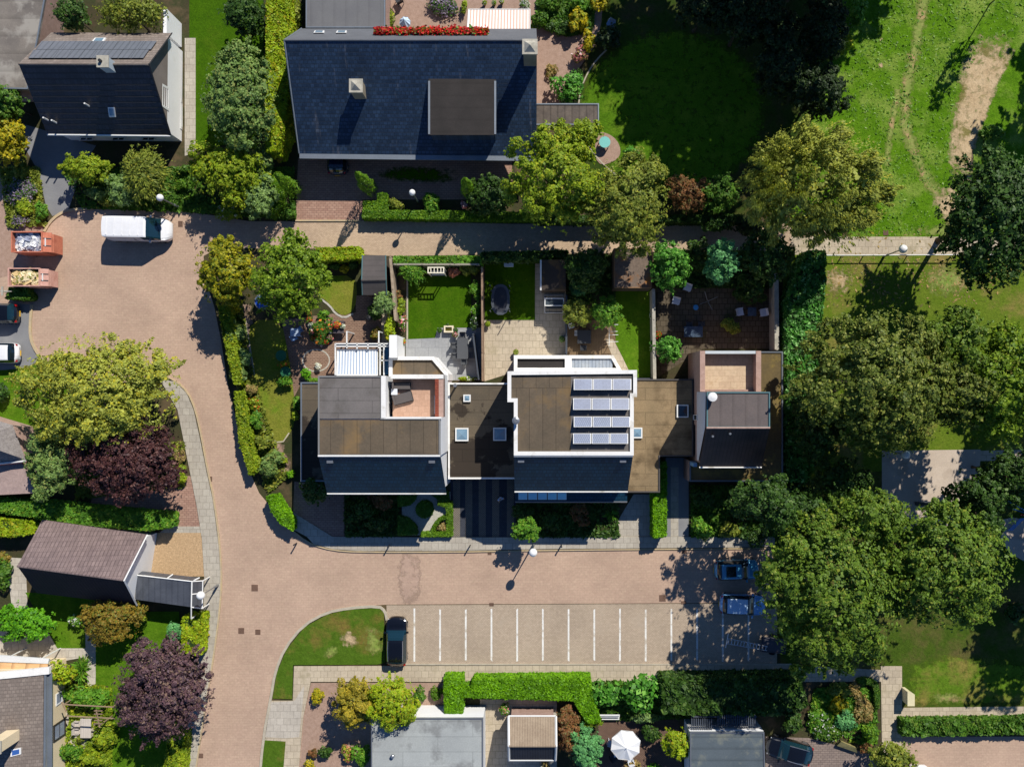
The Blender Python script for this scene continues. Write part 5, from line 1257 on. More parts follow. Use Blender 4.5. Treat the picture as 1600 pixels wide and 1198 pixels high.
car('parked_car', 'glossy black estate car with bright roof rails in the leftmost parking bay', 622, 998, 90, 4.45, 1.82, 1.5, BLACKP, 'hatch', GC, glass=CARGLT, rails=CHROME)
car('parked_car', 'dark navy car half under the eaves of the slate house', 530, 243, 90, 3.9, 1.75, 1.45, NAVY, 'hatch', GC)
car('parked_car', 'black car with yellow number plate on the grey drive at the left edge', 0, 491, 180, 4.3, 1.8, 1.45, BLACKP, 'hatch', GC, glass=CARGLT)
car('parked_car', 'white car with red tail lights on the grey drive at the left edge', 1, 552, 180, 4.3, 1.8, 1.5, WHITEP, 'hatch', GC)
car('parked_car', 'black coupe with chrome trim on the paved drive by the dappled garage', 1230, 1167, 165, 4.2, 1.85, 1.42, BLACKP, 'coupe', GC, glass=CARGLT, rails=CHROME)
car('parked_car', 'blue car with a dark sunroof under the edge of the big oak', 1148, 887, 2, 4.0, 1.75, 1.5, TEALP, 'hatch', GC, sunroof=True)
car('parked_car', 'pale blue car with paler roof above the last parking bays', 1157, 941, -2, 4.1, 1.75, 1.48, PAINT('sky_blue_paint', (120, 178, 232), .3, .5, .1, 1), 'hatch', GC, roofmt=PAINT('pale_roof', (186, 218, 250), .3))
car('delivery_van', 'white high roofed delivery van on the brick turning head', 227, 362, -1, 5.5, 2.02, 2.35, WHITEP, 'van', None, 'van', glass=CARGLT)
car('parked_van', 'white van poking in at the bottom right edge', 1431, 1232, 90, 4.9, 1.9, 1.9, WHITEP, 'van', None, 'van', glass=PAINT('bright_blue_glass', (90, 160, 205), .1, .8))
# ------------------------------------------------------------------ skips
RUST = M('orange_red_paint', (212, 134, 106), col2=(190, 112, 88), scale=2, fine=.15); RUSTP = M('faded_red_paint', (218, 174, 158), col2=(196, 146, 130), scale=2, fine=.15)
def skip(label, x0, y0, x1, y1, h, mt, fill, flabel, mats, seed):
    a = PP(rect(x0, y0, x1, y1), h); c = sum(a, Vector())/4; cx, cy = c.x, c.y; lx, ly = a[1].x-a[0].x, abs(a[0].y-a[3].y)
    T = thing('skip_container', label, 'skip', (cx, cy, .01), 0, 'open skips at the left kerb')
    o = [(-lx/2, -ly/2), (lx/2, -ly/2), (lx/2, ly/2), (-lx/2, ly/2)]
    ob('shell', G().ring(o, .06, .15, h).prism(inset(o, .05), .15, .25), mt, T, local=True)
    ob('top_rim', G().ring([(x*1.02, y*1.03) for x, y in o],   .1, h-.1, h+.04), mt, T, local=True)
    for s in (-1, 1): ob('skid', G().box(0, s*ly*.3, 0, lx*.95, .15, .16), BLKM, T, local=True)
    g = G().slab([(lx/2+.02, -ly*.48, h*.98), (lx/2+.6, -ly*.48, h*.84), (lx/2+.6, ly*.48, h*.84), (lx/2+.02, ly*.48, h*.98)], .08)
    hk = ob('sloping_end', g, mt, T, local=True)
    for s in (-.2, .2): ob('slot', G().slab([(lx/2+.06, s*ly*.9-.05, h*.972+.012), (lx/2+.58, s*ly*.9-.05, h*.845+.012), (lx/2+.58, s*ly*.9+.05, h*.845+.012), (lx/2+.06, s*ly*.9+.05, h*.972+.012)], .01), BLKM, hk, local=True)
    ob('lifting_bar', G().box(lx/2+.2, 0, h*.9, .08, ly*.4, .14), FRAMEW, T, local=True)
    ob('end_wall', G().box(lx/2+.3, 0, .15, .5, ly*.9, h*.6), mt, T, local=True)
    r = random.Random(seed); gs = [G() for _ in mats]
    for i in range(170):
        s = r.uniform(.15, .42); x = r.uniform(-lx/2+.22, lx/2-.22); y = r.uniform(-ly/2+.22, ly/2-.22); zz = h*fill + .3*math.cos(x*1.3)*math.cos(y*1.5) + r.uniform(-.1, .1)
        n = Vector((r.uniform(-.5, .5), r.uniform(-.5, .5), 1)).normalized(); t = n.cross(Vector((r.uniform(-1, 1), r.uniform(-1, 1), 0))).normalized(); bb = n.cross(t)
        p = Vector((x, y, zz)); r.choice(gs).slab([p+t*s, p+bb*s*.7, p-t*s*.8, p-bb*s], .09)
    gs[0].prism(inset(o, .09), .26, h*fill-.15)
    R = thing('rubble_heap', flabel, 'rubble', (cx, cy, .01))
    for g, mt_ in zip(gs, mats): ob('rubble', g, mt_, R, kind='stuff', local=True)
skip('orange red open skip full of white sacks and blue grey rubble', 18, 362, 66, 394, 2.3, RUST, .78, 'white and blue grey rubble heaped in the orange red skip', [M('blue_rubble', (150, 156, 176), fine=.2), M('white_sack', (244, 244, 240), fine=.05)], 3)
skip('faded pinkish open skip filled with cream boards and garden waste', 13, 419, 62, 447, 2.0, RUSTP, .8, 'cream boards and garden waste heaped in the faded skip', [M('cream_board', (238, 218, 174), fine=.1), M('pale_board', (228, 196, 140), fine=.1), M('waste_green', (140, 140, 70), fine=.2)], 5)
# ------------------------------------------------------------------ street furniture
GLOBE = PAINT('opal_globe', (245, 245, 240), .3, .5)
def lamp(label, px, py, h=3.9, r=.36, base=None):
    top = P(px, py, h); bx = Vector((top.x, top.y, 0))
    T = thing('street_lamp', label, 'street lamp', bx, 0, 'globe street lamps')
    ob('pole', G().lathe((0, 0, 0), [(.1, 0), (.1, .9), (.06, .95), (.045, h-.4), (.09, h-.35), (.09, h-.3)], 10), METAL, T, local=True)
    ob('globe', G().lathe((0, 0, h), [(r*math.cos(a), r*math.sin(a)) for a in [math.pi*(i/12-.5) for i in range(1, 13)]], 20), GLOBE, T, local=True, smooth=True)
lamp('white globe street lamp at the kerb below the ball shaped tree', 833, 863)
lamp('white globe street lamp on the curving pavement beside the glazed lean-to', 313.5, 930)
lamp('white globe street lamp above the railed park footpath', 1411, 389, 4.0)
lamp('blue grey globe lamp standing by the shaded play court', 1415.5, 710, 4.0)
lamp('small white globe lamp behind the low box hedge of the slate house', 644, 301, 3.9, .27)
lamp('white globe lamp among bushes near the white delivery van', 250, 309, 3.7, .3)
for i, (x, y, lb) in enumerate(((464, 848, 'short dark bollard at the curved street corner'), (609, 851, 'short dark bollard on the pavement before the box garden'), (735, 851, 'short dark bollard at the foot of the striped drive'), (877, 851, 'short dark bollard on the pavement right of the ball tree'))):
    T = thing('bollard', lb, 'bollard', P(x, y) + Vector((0, 0, .1)), 0, 'short bollards along the pavement')
    ob('post', G().lathe((0, 0, 0), [(.06, 0), (.06, .8), (.07, .82), (.07, .9), (.03, .93)], 10), BLKM, T, local=True)
A, B = P(1284, 399, .7), P(1560, 398, .7)
T = thing('path_rail', 'long low metal rail along the park footpath', 'railing', (A+B)/2-Vector((0, 0, .7)))
ob('rail', G().tube([A, B], .045, 6), FRAMEW, T)
for i in range(9):
    p = A.lerp(B, i/8); ob('post', G().box(p.x, p.y, 0, .07, .07, .7), METAL, T)
a = P(1424, 1092, 1.3); T = thing('utility_cabinet', 'cream utility cabinet at the corner of the slab paths', 'cabinet', (a.x, a.y, 0))
ob('housing', G().prism([(-.3, -.55), (.25, -.55), (.25, .4), (-.05, .62), (-.3, .62)], 0, 1.25), M('cream_stone', (222, 212, 172), fine=.1), T, local=True)
ob('lid', G().prism([(-.34, -.59), (.29, -.59), (.29, .42), (-.04, .66), (-.34, .66)], 1.252, 1.32, bottom=True), M('cream_stone', (0, 0, 0)), T, local=True)
q = PP([(1313, 1156), (1336, 1166), (1340, 1176), (1308, 1165)], .45); c = sum(q, Vector())/4
ob('stone_slab', G().slab([v+Vector((0, 0, (.25 if i < 2 else -.05))) for i, v in enumerate(q)], .3).box(c.x, c.y, 0, 1.0, .3, .35, -.3), M('moss_stone', (172, 160, 108), col2=(140, 132, 84), scale=2, fine=.2), loc=(c.x, c.y, 0), label='tilted mossy stone slab at the edge of the flower garden', cat='stone')
# ladder and trailer in the shade
A, B = P(1136, 1001, .5), P(1199, 1013, .5); d = (B-A).normalized(); n = Vector((-d.y, d.x, 0))*.2
ALU = PAINT('aluminium', (216, 220, 226), .4, .5, .3)
T = thing('ladder', 'aluminium ladder lying across the shaded parking bays', 'ladder', ((A.x+B.x)/2, (A.y+B.y)/2, 0))
for s in (-1, 1): ob('rail', G().tube([A+n*s*1.15, B+n*s*.9], .04, 4), ALU, T)
for i in range(13):
    p = A.lerp(B, (i+.5)/13); ob('rung', G().tube([p+n, p-n], .03, 4), ALU, T)
ob('foot_bar', G().tube([A+n*3.1, A-n*3.1], .04, 4).tube([A+n*3, A+n*3-Vector((0, 0, .48))], .03, 4).tube([A-n*3, A-n*3-Vector((0, 0, .48))], .03, 4), ALU, T)
c = P(1206, 1005); T = thing('low_trailer', 'low dark trailer at the end of the ladder beneath the oak', 'trailer', (c.x, c.y, .01), -.1)
ob('bed', G().box(0, 0, .38, 2.2, 1.3, .08).ring([(-1.1, -.65), (1.1, -.65), (1.1, .65), (-1.1, .65)], .05, .46, .6), M('trailer_dark', (82, 82, 88), var=.2), T, local=True)
for s in (-1, 1): ob('wheel', G().tube([(0, s*.72, .26), (0, s*.86, .26)], .26, 14), TYRE, T, local=True)
ob('drawbar', G().tube([(-1.1, 0, .4), (-1.6, 0, .4)], .04, 6), METAL, T, local=True)
# play frame at the right edge
c = P(1590, 800); T = thing('play_frame', 'blue play frame with red and blue bars at the right edge', 'play equipment', (c.x, c.y, 0))
PB, PR = PAINT('play_blue', (40, 110, 180), .4), PAINT('play_red', (200, 60, 50), .4)
ob('bar', G().tube([(-.9, 1.0, 0), (.1, .1, 2.2), (.8, -.6, 2.2)], .06, 6), PB, T, local=True); ob('bar', G().tube([(-.5, .3, 0), (.1, .1, 2.2)], .06, 6), PB, T, local=True); ob('bar', G().tube([(-.4, -.05, 1.2), (.5, -.1, 1.2)], .06, 6), PR, T, local=True)
ob('slide', G().slab([(-.1, -.3, 1.4), (-.5, -.35, 1.3), (-1.0, -1.6, .2), (-.55, -1.6, .2)], .06), PB, T, local=True)
ob('leg', G().tube([(.8, -.6, 0), (.8, -.6, 2.2)], .06, 6), PB, T, local=True)
a, b_ = P(1434, 788, .8), P(1482, 787, .8)
T = thing('court_bench', 'long dark bench at the lower edge of the play court', 'bench', ((a.x+b_.x)/2, a.y, 0)); lx = b_.x-a.x
ob('seat', G().box(0, 0, .42, lx, .35, .06), WOODG, T, local=True); ob('backrest', G().box(0, .2, .45, lx, .06, .4), M('dark_timber', (0, 0, 0)), T, local=True)
for s in (-1, 0, 1): ob('leg', G().box(s*lx*.45, 0, 0, .08, .3, .42), BLKM, T, local=True)
# ------------------------------------------------------------------ garden furniture
def chair(label, px, py, deg, mt, group, w=.5, z=0.03, name='garden_chair', arms=True):
    T = thing(name, label, 'chair', P(px, py)+Vector((0, 0, z)), math.radians(deg), group)
    ob('seat', G().box(0, 0, .4, w, w, .05), mt, T, local=True)
    ob('backrest', G().slab([(-w/2, -w/2, .9), (w/2, -w/2, .9), (w/2, -w/2+.08, .45), (-w/2, -w/2+.08, .45)], .05), mt, T, local=True)
    for sx in (-1, 1):
        for sy in (-1, 1): ob('leg', G().box(sx*(w/2-.04), sy*(w/2-.04), 0, .05, .05, .4), mt, T, local=True)
        if arms: ob('armrest', G().box(sx*(w/2), .02, .62, .06, w*.9, .04).box(sx*(w/2), w*.4, .42, .04, .04, .2), mt, T, local=True)
    return T
def table(label, px, py, lx, ly, h, mt, deg=0, z=.03, name='garden_table', group=None, rnd=False, legs=None):
    T = thing(name, label, 'table', P(px, py, 0)+Vector((0, 0, z)), math.radians(deg), group)
    if rnd: ob('tabletop', G().lathe((0, 0, h), [(lx/2, -.04), (lx/2, 0)], 24), mt, T, local=True)
    else: ob('tabletop', G().box(0, 0, h-.05, lx, ly, .05), mt, T, local=True, bevel=.01)
    for sx in (-1, 1):
        for sy in (-1, 1):
            f = .33 if rnd else .45; ob('leg', G().box(sx*lx*f, sy*ly*f, 0, .07, .07, h-.05), legs or mt, T, local=True)
    return T
def pot(label, px, py, r, h, mt, leaf, fl=None, flf=.3, z=.03, group='flower pots in the gardens', pz=None, spread=1.3):
    c = P(px, py, h+z); T = thing('plant_pot', label, 'plant pot', (c.x, c.y, z), 0, group)
    ob('pot', G().lathe((0, 0, 0), [(r*.7, 0), (r, h), (r*1.08, h), (r*.95, h-.04)], 16), mt, T, local=True)
    n = 260; e = sph(n, -.1); pts = e*np.array([r*spread, r*spread, r*1.1])*rng.uniform(.5, 1, (n, 1)) + np.array([0, 0, h+.05]); lv = leaves(pts, e+np.array([0, 0, .5]), .11)
    g = G(); k = int(n*flf)*4 if fl else 0
    if k: g.leaf += [(lv[:k], 1), (lv[k:], 0)]
    else: g.leaf.append((lv, 0))
    ob('plant', g, [leaf, fl] if fl else [leaf], T, local=True)
    return T
GRYF = PAINT('grey_garden_metal', (84, 86, 88), .5); TERR = M('terracotta', (190, 116, 84), fine=.12); WPLAS = PAINT('white_plastic', (226, 230, 236), .4); NAVT = M('dark_table', (70, 86, 104), var=.25, fine=.2, scale=3); DKF = PAINT('dark_frame_metal', (52, 54, 58), .5)
table('long grey dining table on the blue grey terrace', 724, 545, .98, 1.85, .75, GRYF)
GD = 'grey chairs around the dining table'
for x, y, d, l in ((724, 524, 180, 'grey garden chair at the top end of the dining table'), (726, 566, 0, 'grey garden chair at the bottom end of the dining table'), (710, 540, -90, 'upper grey chair on the left of the dining table'), (711, 556, -90, 'lower grey chair on the left of the dining table'), (738, 539, 90, 'upper grey chair beside the slatted screen'), (738, 555, 90, 'lower grey chair beside the slatted screen')):
    chair(l, x, y, d, GRYF, GD)
c = P(701, 514, .5); T = thing('pond_box', 'cream square raised box with dark water by the dining terrace', 'planter', (c.x, c.y, .03))
o = [(-.42, -.3), (.42, -.3), (.42, .3), (-.42, .3)]
ob('rim', G().ring(o, .13, 0, .5), M('cream_box', (230, 216, 184), fine=.05), T, local=True); ob('water', G().prism(inset(o, .13), .05, .4), M('dark_water', (84, 78, 24), rough=.15, spec=.6), T, local=True)
pot('small green pot plant left of the cream raised box', 687, 516, .17, .35, BLKM, L_DRK); pot('black pot on the edge of the neat lawn', 699, 509, .12, .3, BLKM, L_DRK)
pot('dark green pot plant right of the cream raised box', 712, 516, .15, .4, BLKM, L_DRK); pot('salmon flowering pot beside the cream raised box', 711, 523, .2, .4, TERR, L_MID, F_PNK, .5)
z = 2.3; a = PP(rect(668, 417, 694, 427), z)
T = thing('garden_arbour', 'white slatted garden arbour by the neat bright lawn', 'arbour', ((a[0].x+a[1].x)/2, (a[0].y+a[3].y)/2, 0))
lx, ly = a[1].x-a[0].x, a[0].y-a[3].y
CRM = PAINT('ivory_paint', (240, 232, 206), .5)
ob('top_frame', G().ring([(-lx/2, -ly/2), (lx/2, -ly/2), (lx/2, ly/2), (-lx/2, ly/2)], .09, z-.1, z), CRM, T, local=True)
for i in range(4): ob('slat', G().box((i-1.5)*lx/5, 0, z-.09, .07, ly-.16, .08), CRM, T, local=True)
for sx in (-1, 1):
    for sy in (-1, 1): ob('post', G().box(sx*(lx/2-.05), sy*(ly/2-.05), 0, .07, .07, z-.1), CRM, T, local=True)
ob('seat', G().box(0, 0, .42, lx-.2, ly-.12, .05), CRM, T, local=True)
# trampoline
c = P(782, 468, .8); T = thing('trampoline', 'dark oblong trampoline on the shaded lawn', 'trampoline', (c.x, c.y, .04))
o = chaikin([(-.82, -1.35), (.82, -1.35), (.82, 1.35), (-.82, 1.35)], 2)
ob('mat', G().prism(inset(o, .2), .74, .76, bottom=True), PAINT('black_mat', (38, 42, 52), .6), T, local=True); ob('pad', G().ring(o, .24, .72, .8), PAINT('pad_edge', (70, 76, 84), .6), T, local=True)
for x, y in ((-.8, -.8), (.8, -.8), (-.8, .8), (.8, .8)): ob('leg', G().tube([(x, y, 0), (x, y, .74)], .04, 6), METAL, T, local=True)
for x, y in ((-.84, -1.1), (.84, -1.1), (-.84, 1.1), (.84, 1.1)): ob('net_pole', G().tube([(x, y, .7), (x, y, 2.1)], .035, 6), METAL, T, local=True)
c = P(795, 412, .6); T = thing('storage_box', 'pale blue grey storage box at the back of the trampoline lawn', 'box', (c.x, c.y, .04)); ob('bin', G().box(0, 0, 0, .78, .45, .52), PAINT('pale_blue_box', (176, 196, 206), .5), T, local=True); ob('lid', G().box(0, 0, .522, .84, .5, .06), PAINT('pale_blue_box', (0, 0, 0)), T, local=True)
c = P(866, 472, 1.7); T = thing('swing_bench', 'white framed garden swing bench on the tan slab terrace', 'swing', (c.x, c.y, .03))
ob('roof_frame', G().ring([(-.85, -.35), (.85, -.35), (.85, .35), (-.85, .35)], .08, 1.68, 1.75), FRAMEW, T, local=True); ob('canopy', G().prism([(-.76, -.26), (.76, -.26), (.76, .26), (-.76, .26)], 1.66, 1.675, bottom=True), PAINT('dark_canopy', (60, 72, 80), .8), T, local=True)
ob('seat', G().box(0, -.2, .42, 1.4, .5, .06), PAINT('dark_canopy', (0, 0, 0)), T, local=True); ob('backrest', G().box(0, .1, .5, 1.4, .06, .5), PAINT('dark_canopy', (0, 0, 0)), T, local=True)
for sx in (-1, 1):
    for sy in (-1, 1): ob('leg', G().tube([(sx*.82, sy*.75, .0), (sx*.82, 0, 1.7)], .035, 6), FRAMEW, T, local=True)
    ob('foot_rail', G().tube([(sx*.82, -.78, .03), (sx*.82, .78, .03)], .035, 6), FRAMEW, T, local=True)
for s in (-1, 1): ob('cross_rail', G().tube([(-.82, s*.78, .05), (.82, s*.78, .05)], .035, 6), FRAMEW, T, local=True)
pot('pale round leafed pot plant on the edge of the tan terrace', 878, 530, .22, .4, TERR, L_SIL); pot('pot of grassy leaves at the house end of the tan terrace', 806, 550, .2, .35, TERR, L_OLIVE); pot('yellow green potted plant at the corner of the trampoline lawn', 762, 506, .18, .4, TERR, L_YG)
table('dark slatted table on the brown deck', 912, 527, 1.2, 1.2, .74, DKF)
chair('white folding chair at the corner of the brown deck', 892, 510, 200, WPLAS, 'chairs on the deck', .42); chair('pale blue chair left of the deck table', 901, 521, -90, WPLAS, 'chairs on the deck', .42)
chair('dark chair below the deck table', 911, 544, 0, DKF, 'chairs on the deck')
c = P(959, 523, 1.2); T = thing('drying_rack', 'white rack standing on the edge of the narrow lawn', 'rack', (c.x, c.y, .04))
ob('frame', G().tube([(-.4, .9, 0), (-.4, .9, 1.1), (-.4, -.9, 1.1), (-.4, -.9, 0)], .03, 6).tube([(-.4, .3, 1.1), (.35, .3, 1.1)], .025, 6), FRAMEW, T, local=True)
for y in (.9, .0, -.6): ob('bar', G().tube([(-.4, y, 1.1), (.4, y, 1.1)], .025, 6), FRAMEW, T, local=True)
GW = 'white plastic chairs on the brown terrace'
chair('white plastic chair nearest the bright green laurel', 1073, 450, 160, WPLAS, GW, .62); chair('white plastic chair set slightly lower left of the laurel', 1055, 471, 165, WPLAS, GW, .62)
chair('white plastic chair left of the small dark terrace table', 1154, 488, -80, WPLAS, GW, .62); chair('white plastic chair right of the small dark terrace table', 1191, 489, 100, WPLAS, GW, .62)
table('small dark square table between two white chairs', 1172, 488, .75, .75, .7, NAVT); table('weathered blue dining table on the brown terrace', 1081, 519, 1.65, .95, .74, NAVT)
for x, l in ((1075, 'black chair at the left of the weathered blue table'), (1094, 'black chair at the right of the weathered blue table')): chair(l, x, 506, 180, DKF, 'black chairs at the blue table')
c = P(1101, 473); T = thing('rotary_dryer', 'bare rotary clothes dryer on the brown terrace', 'clothes dryer', (c.x, c.y, .03)); ob('pole', G().tube([(0, 0, 0), (0, 0, 1.8)], .03, 6), METAL, T, local=True)
for i in range(4): ob('arm', G().tube([(0, 0, 1.3), (.85*math.cos(i*1.57+.4), .85*math.sin(i*1.57+.4), 1.75)], .02, 5), METAL, T, local=True)
c = P(1086, 481); T = thing('blue_bucket', 'small bright blue bucket beside the rotary dryer', 'bucket', (c.x, c.y, .03)); ob('tub', G().lathe((0, 0, 0), [(.16, 0), (.22, .35), (.24, .36)], 14), PAINT('bucket_blue', (60, 150, 210), .4), T, local=True); ob('handle', G().tube([(-.22, 0, .36), (0, 0, .5), (.22, 0, .36)], .015, 5), METAL, T, local=True)
pot('red flowering pot against the pale capped wall', 1029, 523, .25, .3, TERR, L_MID, F_RED, .4); pot('white flowering pot by the narrow lawn wall', 1019, 494, .2, .5, TERR, L_MID, F_WHT, .6); pot('white flowering pot at the foot of the round green bush', 1020, 546, .2, .5, TERR, L_MID, F_WHT, .6)
# roof terrace furniture
zt = zT+.002
def at(px, py, z): v = P(px, py, z); return v
CUSH = PAINT('charcoal_cushion', (92, 86, 84), .9)
def lounger(label, px, py, deg, l, w):
    v = P(px, py, zT+.4); T = thing('lounge_sofa', label, 'sofa', (v.x, v.y, zt), math.radians(deg), 'lounge seats on the roof terrace')
    ob('base', G().box(0, 0, 0, l, w, .22), DKF, T, local=True); ob('cushion', G().box(0, 0, .222, l-.08, w-.08, .16), CUSH, T, local=True, bevel=.04); ob('backrest', G().box(-l/2+.08, 0, .222, .14, w-.04, .42), CUSH, T, local=True, bevel=.04)
lounger('grey lounge sofa tucked under the white wall of the roof terrace', 627, 603, 0, 1.5, .62); lounger('grey angled lounge sofa in the middle of the roof terrace', 629, 622, 15, 1.6, .85)
v = P(616, 612, zT+.4); T = thing('side_table', 'small pale square side table on the roof terrace', 'table', (v.x, v.y, zt)); ob('tabletop', G().box(0, 0, .34, .5, .5, .05), WPLAS, T, local=True)
for sx in (-1, 1): ob('leg', G().box(sx*.2, 0, 0, .05, .4, .34), WPLAS, T, local=True)
v = P(682, 632, zT+.8); T = thing('trough_planter', 'narrow white framed trough beside the brick terrace parapet', 'planter', (v.x, v.y, zt)); o = [(-.17, -.75), (.17, -.75), (.17, .75), (-.17, .75)]
ob('trough', G().ring(o, .06, 0, .8), FRAMEW, T, local=True); ob('soil', G().prism(inset(o, .06), .05, .62), M('dark_soil', (40, 36, 32)), T, local=True)
# corner garden
for x, y, l in ((443, 556, 'upper round green metal table in the corner garden'), (450, 581, 'lower round green metal table in the corner garden')):
    table(l, x, y, .95, .95, .7, M('green_mesh', (54, 120, 84), col2=(40, 98, 70), scale=8, fine=.25, fscale=16), 0, .03, 'round_table', 'round green tables', True)
table('dark low table with an orange pot in the corner garden', 532, 512, .95, 1.1, .7, M('slate_top', (84, 78, 82), var=.1))
pot('orange pot of flowers on the dark low table', 527, 508, .28, .14, TERR, L_MID, F_ORG, .6, .735); pot('small white bowl of flowers on the dark low table', 536, 510, .15, .1, WPLAS, L_SIL, F_WHT, .5, .735)
random.seed(5)
ringp = [(483, 489), (484, 499), (486, 509), (486, 519), (489, 528), (494, 534), (502, 537), (510, 534), (516, 528), (517, 517)]
nm = ['rusty', 'terracotta', 'pale', 'salmon', 'orange', 'white', 'grey green', 'red', 'pink', 'cream']; fls = [F_ORG, F_RED, F_WHT, F_PNK, F_ORG, F_WHT, F_LIL, F_RED, F_PNK, F_WHT]
od = ['first', 'second', 'third', 'fourth', 'fifth', 'sixth', 'seventh', 'eighth', 'ninth', 'last']
for i, (x, y) in enumerate(ringp):
    pot('%s flowering pot, %s from the top left round the keyhole bed' % (nm[i], od[i]), x, y, .2, .28, TERR, L_MID, fls[i], .45, group='flower pots round the keyhole bed')
GT = 'blue chairs under the big corner garden tree'
for x, y, d, l in ((470, 516, 30, 'blue grey garden chair at the left of the shaded table set'), (462, 528, -60, 'pale chair below the shaded table set')): chair(l, x, y, d, PAINT('blue_grey_plastic', (120, 150, 190), .5), 'chairs of the shaded table set')
table('pale shaded table left of the keyhole bed', 465, 520, .9, .7, .7, PAINT('pale_table', (170, 186, 206), .5))
c = P(409, 471, .9); T = thing('small_trampoline', 'round bright blue trampoline half hidden by the corner garden tree', 'trampoline', (c.x, c.y, .04)); ob('mat', G().lathe((0, 0, .7), [(.62, 0), (.62, .03)], 24), PAINT('bright_blue_mat', (30, 90, 200), .5), T, local=True); ob('rim', G().lathe((0, 0, .68), [(.72, 0), (.72, .04)], 24), METAL, T, local=True)
for i in range(4): ob('leg', G().tube([(.6*math.cos(i*1.57), .6*math.sin(i*1.57), 0), (.6*math.cos(i*1.57), .6*math.sin(i*1.57), .7)], .03, 6), METAL, T, local=True)
c = P(576, 497, .9); T = thing('barbecue', 'dark covered barbecue under the silver leafed tree', 'barbecue', (c.x, c.y, .03)); ob('lid', G().lathe((0, 0, .75), [(.3, 0), (.28, .12), (.16, .24), (.03, .28)], 16), BLKM, T, local=True)
for i in range(3): ob('leg', G().tube([(.25*math.cos(i*2.1), .25*math.sin(i*2.1), 0), (.18*math.cos(i*2.1), .18*math.sin(i*2.1), .76)], .025, 6), METAL, T, local=True)
# parasols
def parasol(label, px, py, r, h, mt, z=.03, sides=8, rib=FRAMEW):
    c = P(px, py, h); T = thing('parasol', label, 'parasol', (c.x, c.y, z)); g = G(); tp = (0, 0, h+.28)
    pts = [(r*math.cos(2*math.pi*i/sides+.3), r*math.sin(2*math.pi*i/sides+.3), h-.28) for i in range(sides)]
    for i in range(sides):
        a, b_ = Vector(pts[i]), Vector(pts[(i+1) % sides]); mid = (a+b_)/2*.97; g.face([a, mid, tp]); g.face([mid, b_, tp])
        g.face([a, a-Vector((0, 0, .12)), b_-Vector((0, 0, .12)), b_])
    ob('canopy', g, mt, T, local=True); ob('pole', G().tube([(0, 0, .1), (0, 0, h+.4)], .03, 8), METAL, T, local=True); ob('base', G().lathe((0, 0, 0), [(.3, 0), (.3, .06), (.06, .12)], 16), CONC, T, local=True)
    for p in pts: ob('rib', G().tube([(0, 0, h+.2), (p[0]*.98, p[1]*.98, h-.3)], .012, 4), rib, T, local=True)
parasol('large white octagonal parasol over the brown brick terrace', 978, 1166, 1.35, 2.4, PAINT('white_canvas', (242, 242, 240), .9))
parasol('small pale blue parasol on the terrace behind the slate house', 632, 33, .5, 2.3, PAINT('pale_blue_canvas', (200, 220, 236), .9))
table('white table under the white parasol', 968, 1168, 1.1, 1.0, .72, WPLAS)
for x, y, d, l in ((953, 1157, -110, 'white chair left of the parasol table'), (957, 1180, -50, 'dark chair below left of the parasol table'), (985, 1186, 20, 'white chair below the parasol table')): chair(l, x, y, d, WPLAS if 'white' in l.split()[0] else DKF, 'chairs at the parasol table')
c = P(951, 1119, .5); T = thing('slatted_bench', 'white slatted bench against the laurel hedge', 'bench', (c.x, c.y, .03))
for i in range(4): ob('slat', G().box(0, -.22+i*.16, .42+(.12*i if i > 1 else 0), 1.9, .12, .04), FRAMEW, T, local=True)
for s in (-1, 1): ob('leg', G().box(s*.85, -.05, 0, .07, .45, .42), FRAMEW, T, local=True)
# behind the slate house
table('turquoise glass table on the round pink terrace', 944, 226, 1.0, 1.0, .7, PAINT('turquoise_glass', (130, 200, 190), .2), 0, .06, 'round_table', None, True)
chair('pale blue chair in deep shade by the round lawn', 954, 41, 150, PAINT('pale_blue_chair', (150, 180, 210), .5), None, .6); chair('dark garden chair at the top edge of the pink terrace', 625, 5, 30, DKF, None, .6)
for i, (x, y, l) in enumerate(((757, 5, 'left one of three potted plants above the striped awning'), (772, 5, 'middle one of three potted plants above the striped awning'), (784, 3, 'right one of three potted plants above the striped awning'))): pot(l, x, y, .16, .35, TERR, L_YG, F_WHT, .2)
# bottom left terrace
table('long pale timber table on the terrace of the cream house', 141, 1132, .95, 1.7, .74, M('pale_timber', (206, 196, 184), var=.1, rows=('X', .2, .03, .25)))
for x, y, l in ((125, 1127, 'upper pale chair left of the timber table'), (125, 1138, 'lower pale chair left of the timber table')): chair(l, x, y, -90, M('pale_timber', (0, 0, 0)), 'chairs at the timber table')
pot('small round potted bush below the timber table', 126, 1153, .28, .3, BLKM, L_OLIVE, z=.03)
c = P(5, 455, 1.6); T = thing('clothes_post', 'white post with cross arms at the left edge by the small hedge', 'post', (c.x, c.y, 0)); ob('pole', G().box(0, 0, 0, .14, .14, 1.7), CONC, T, local=True); ob('cross_arm', G().box(0, 0, 1.55, 1.5, .12, .12).box(0, 0, 1.67, .14, .8, .1), CONC, T, local=True)
pot('round terracotta bowl in the flower garden', 1278, 1127, .36, .3, TERR, L_GRN)
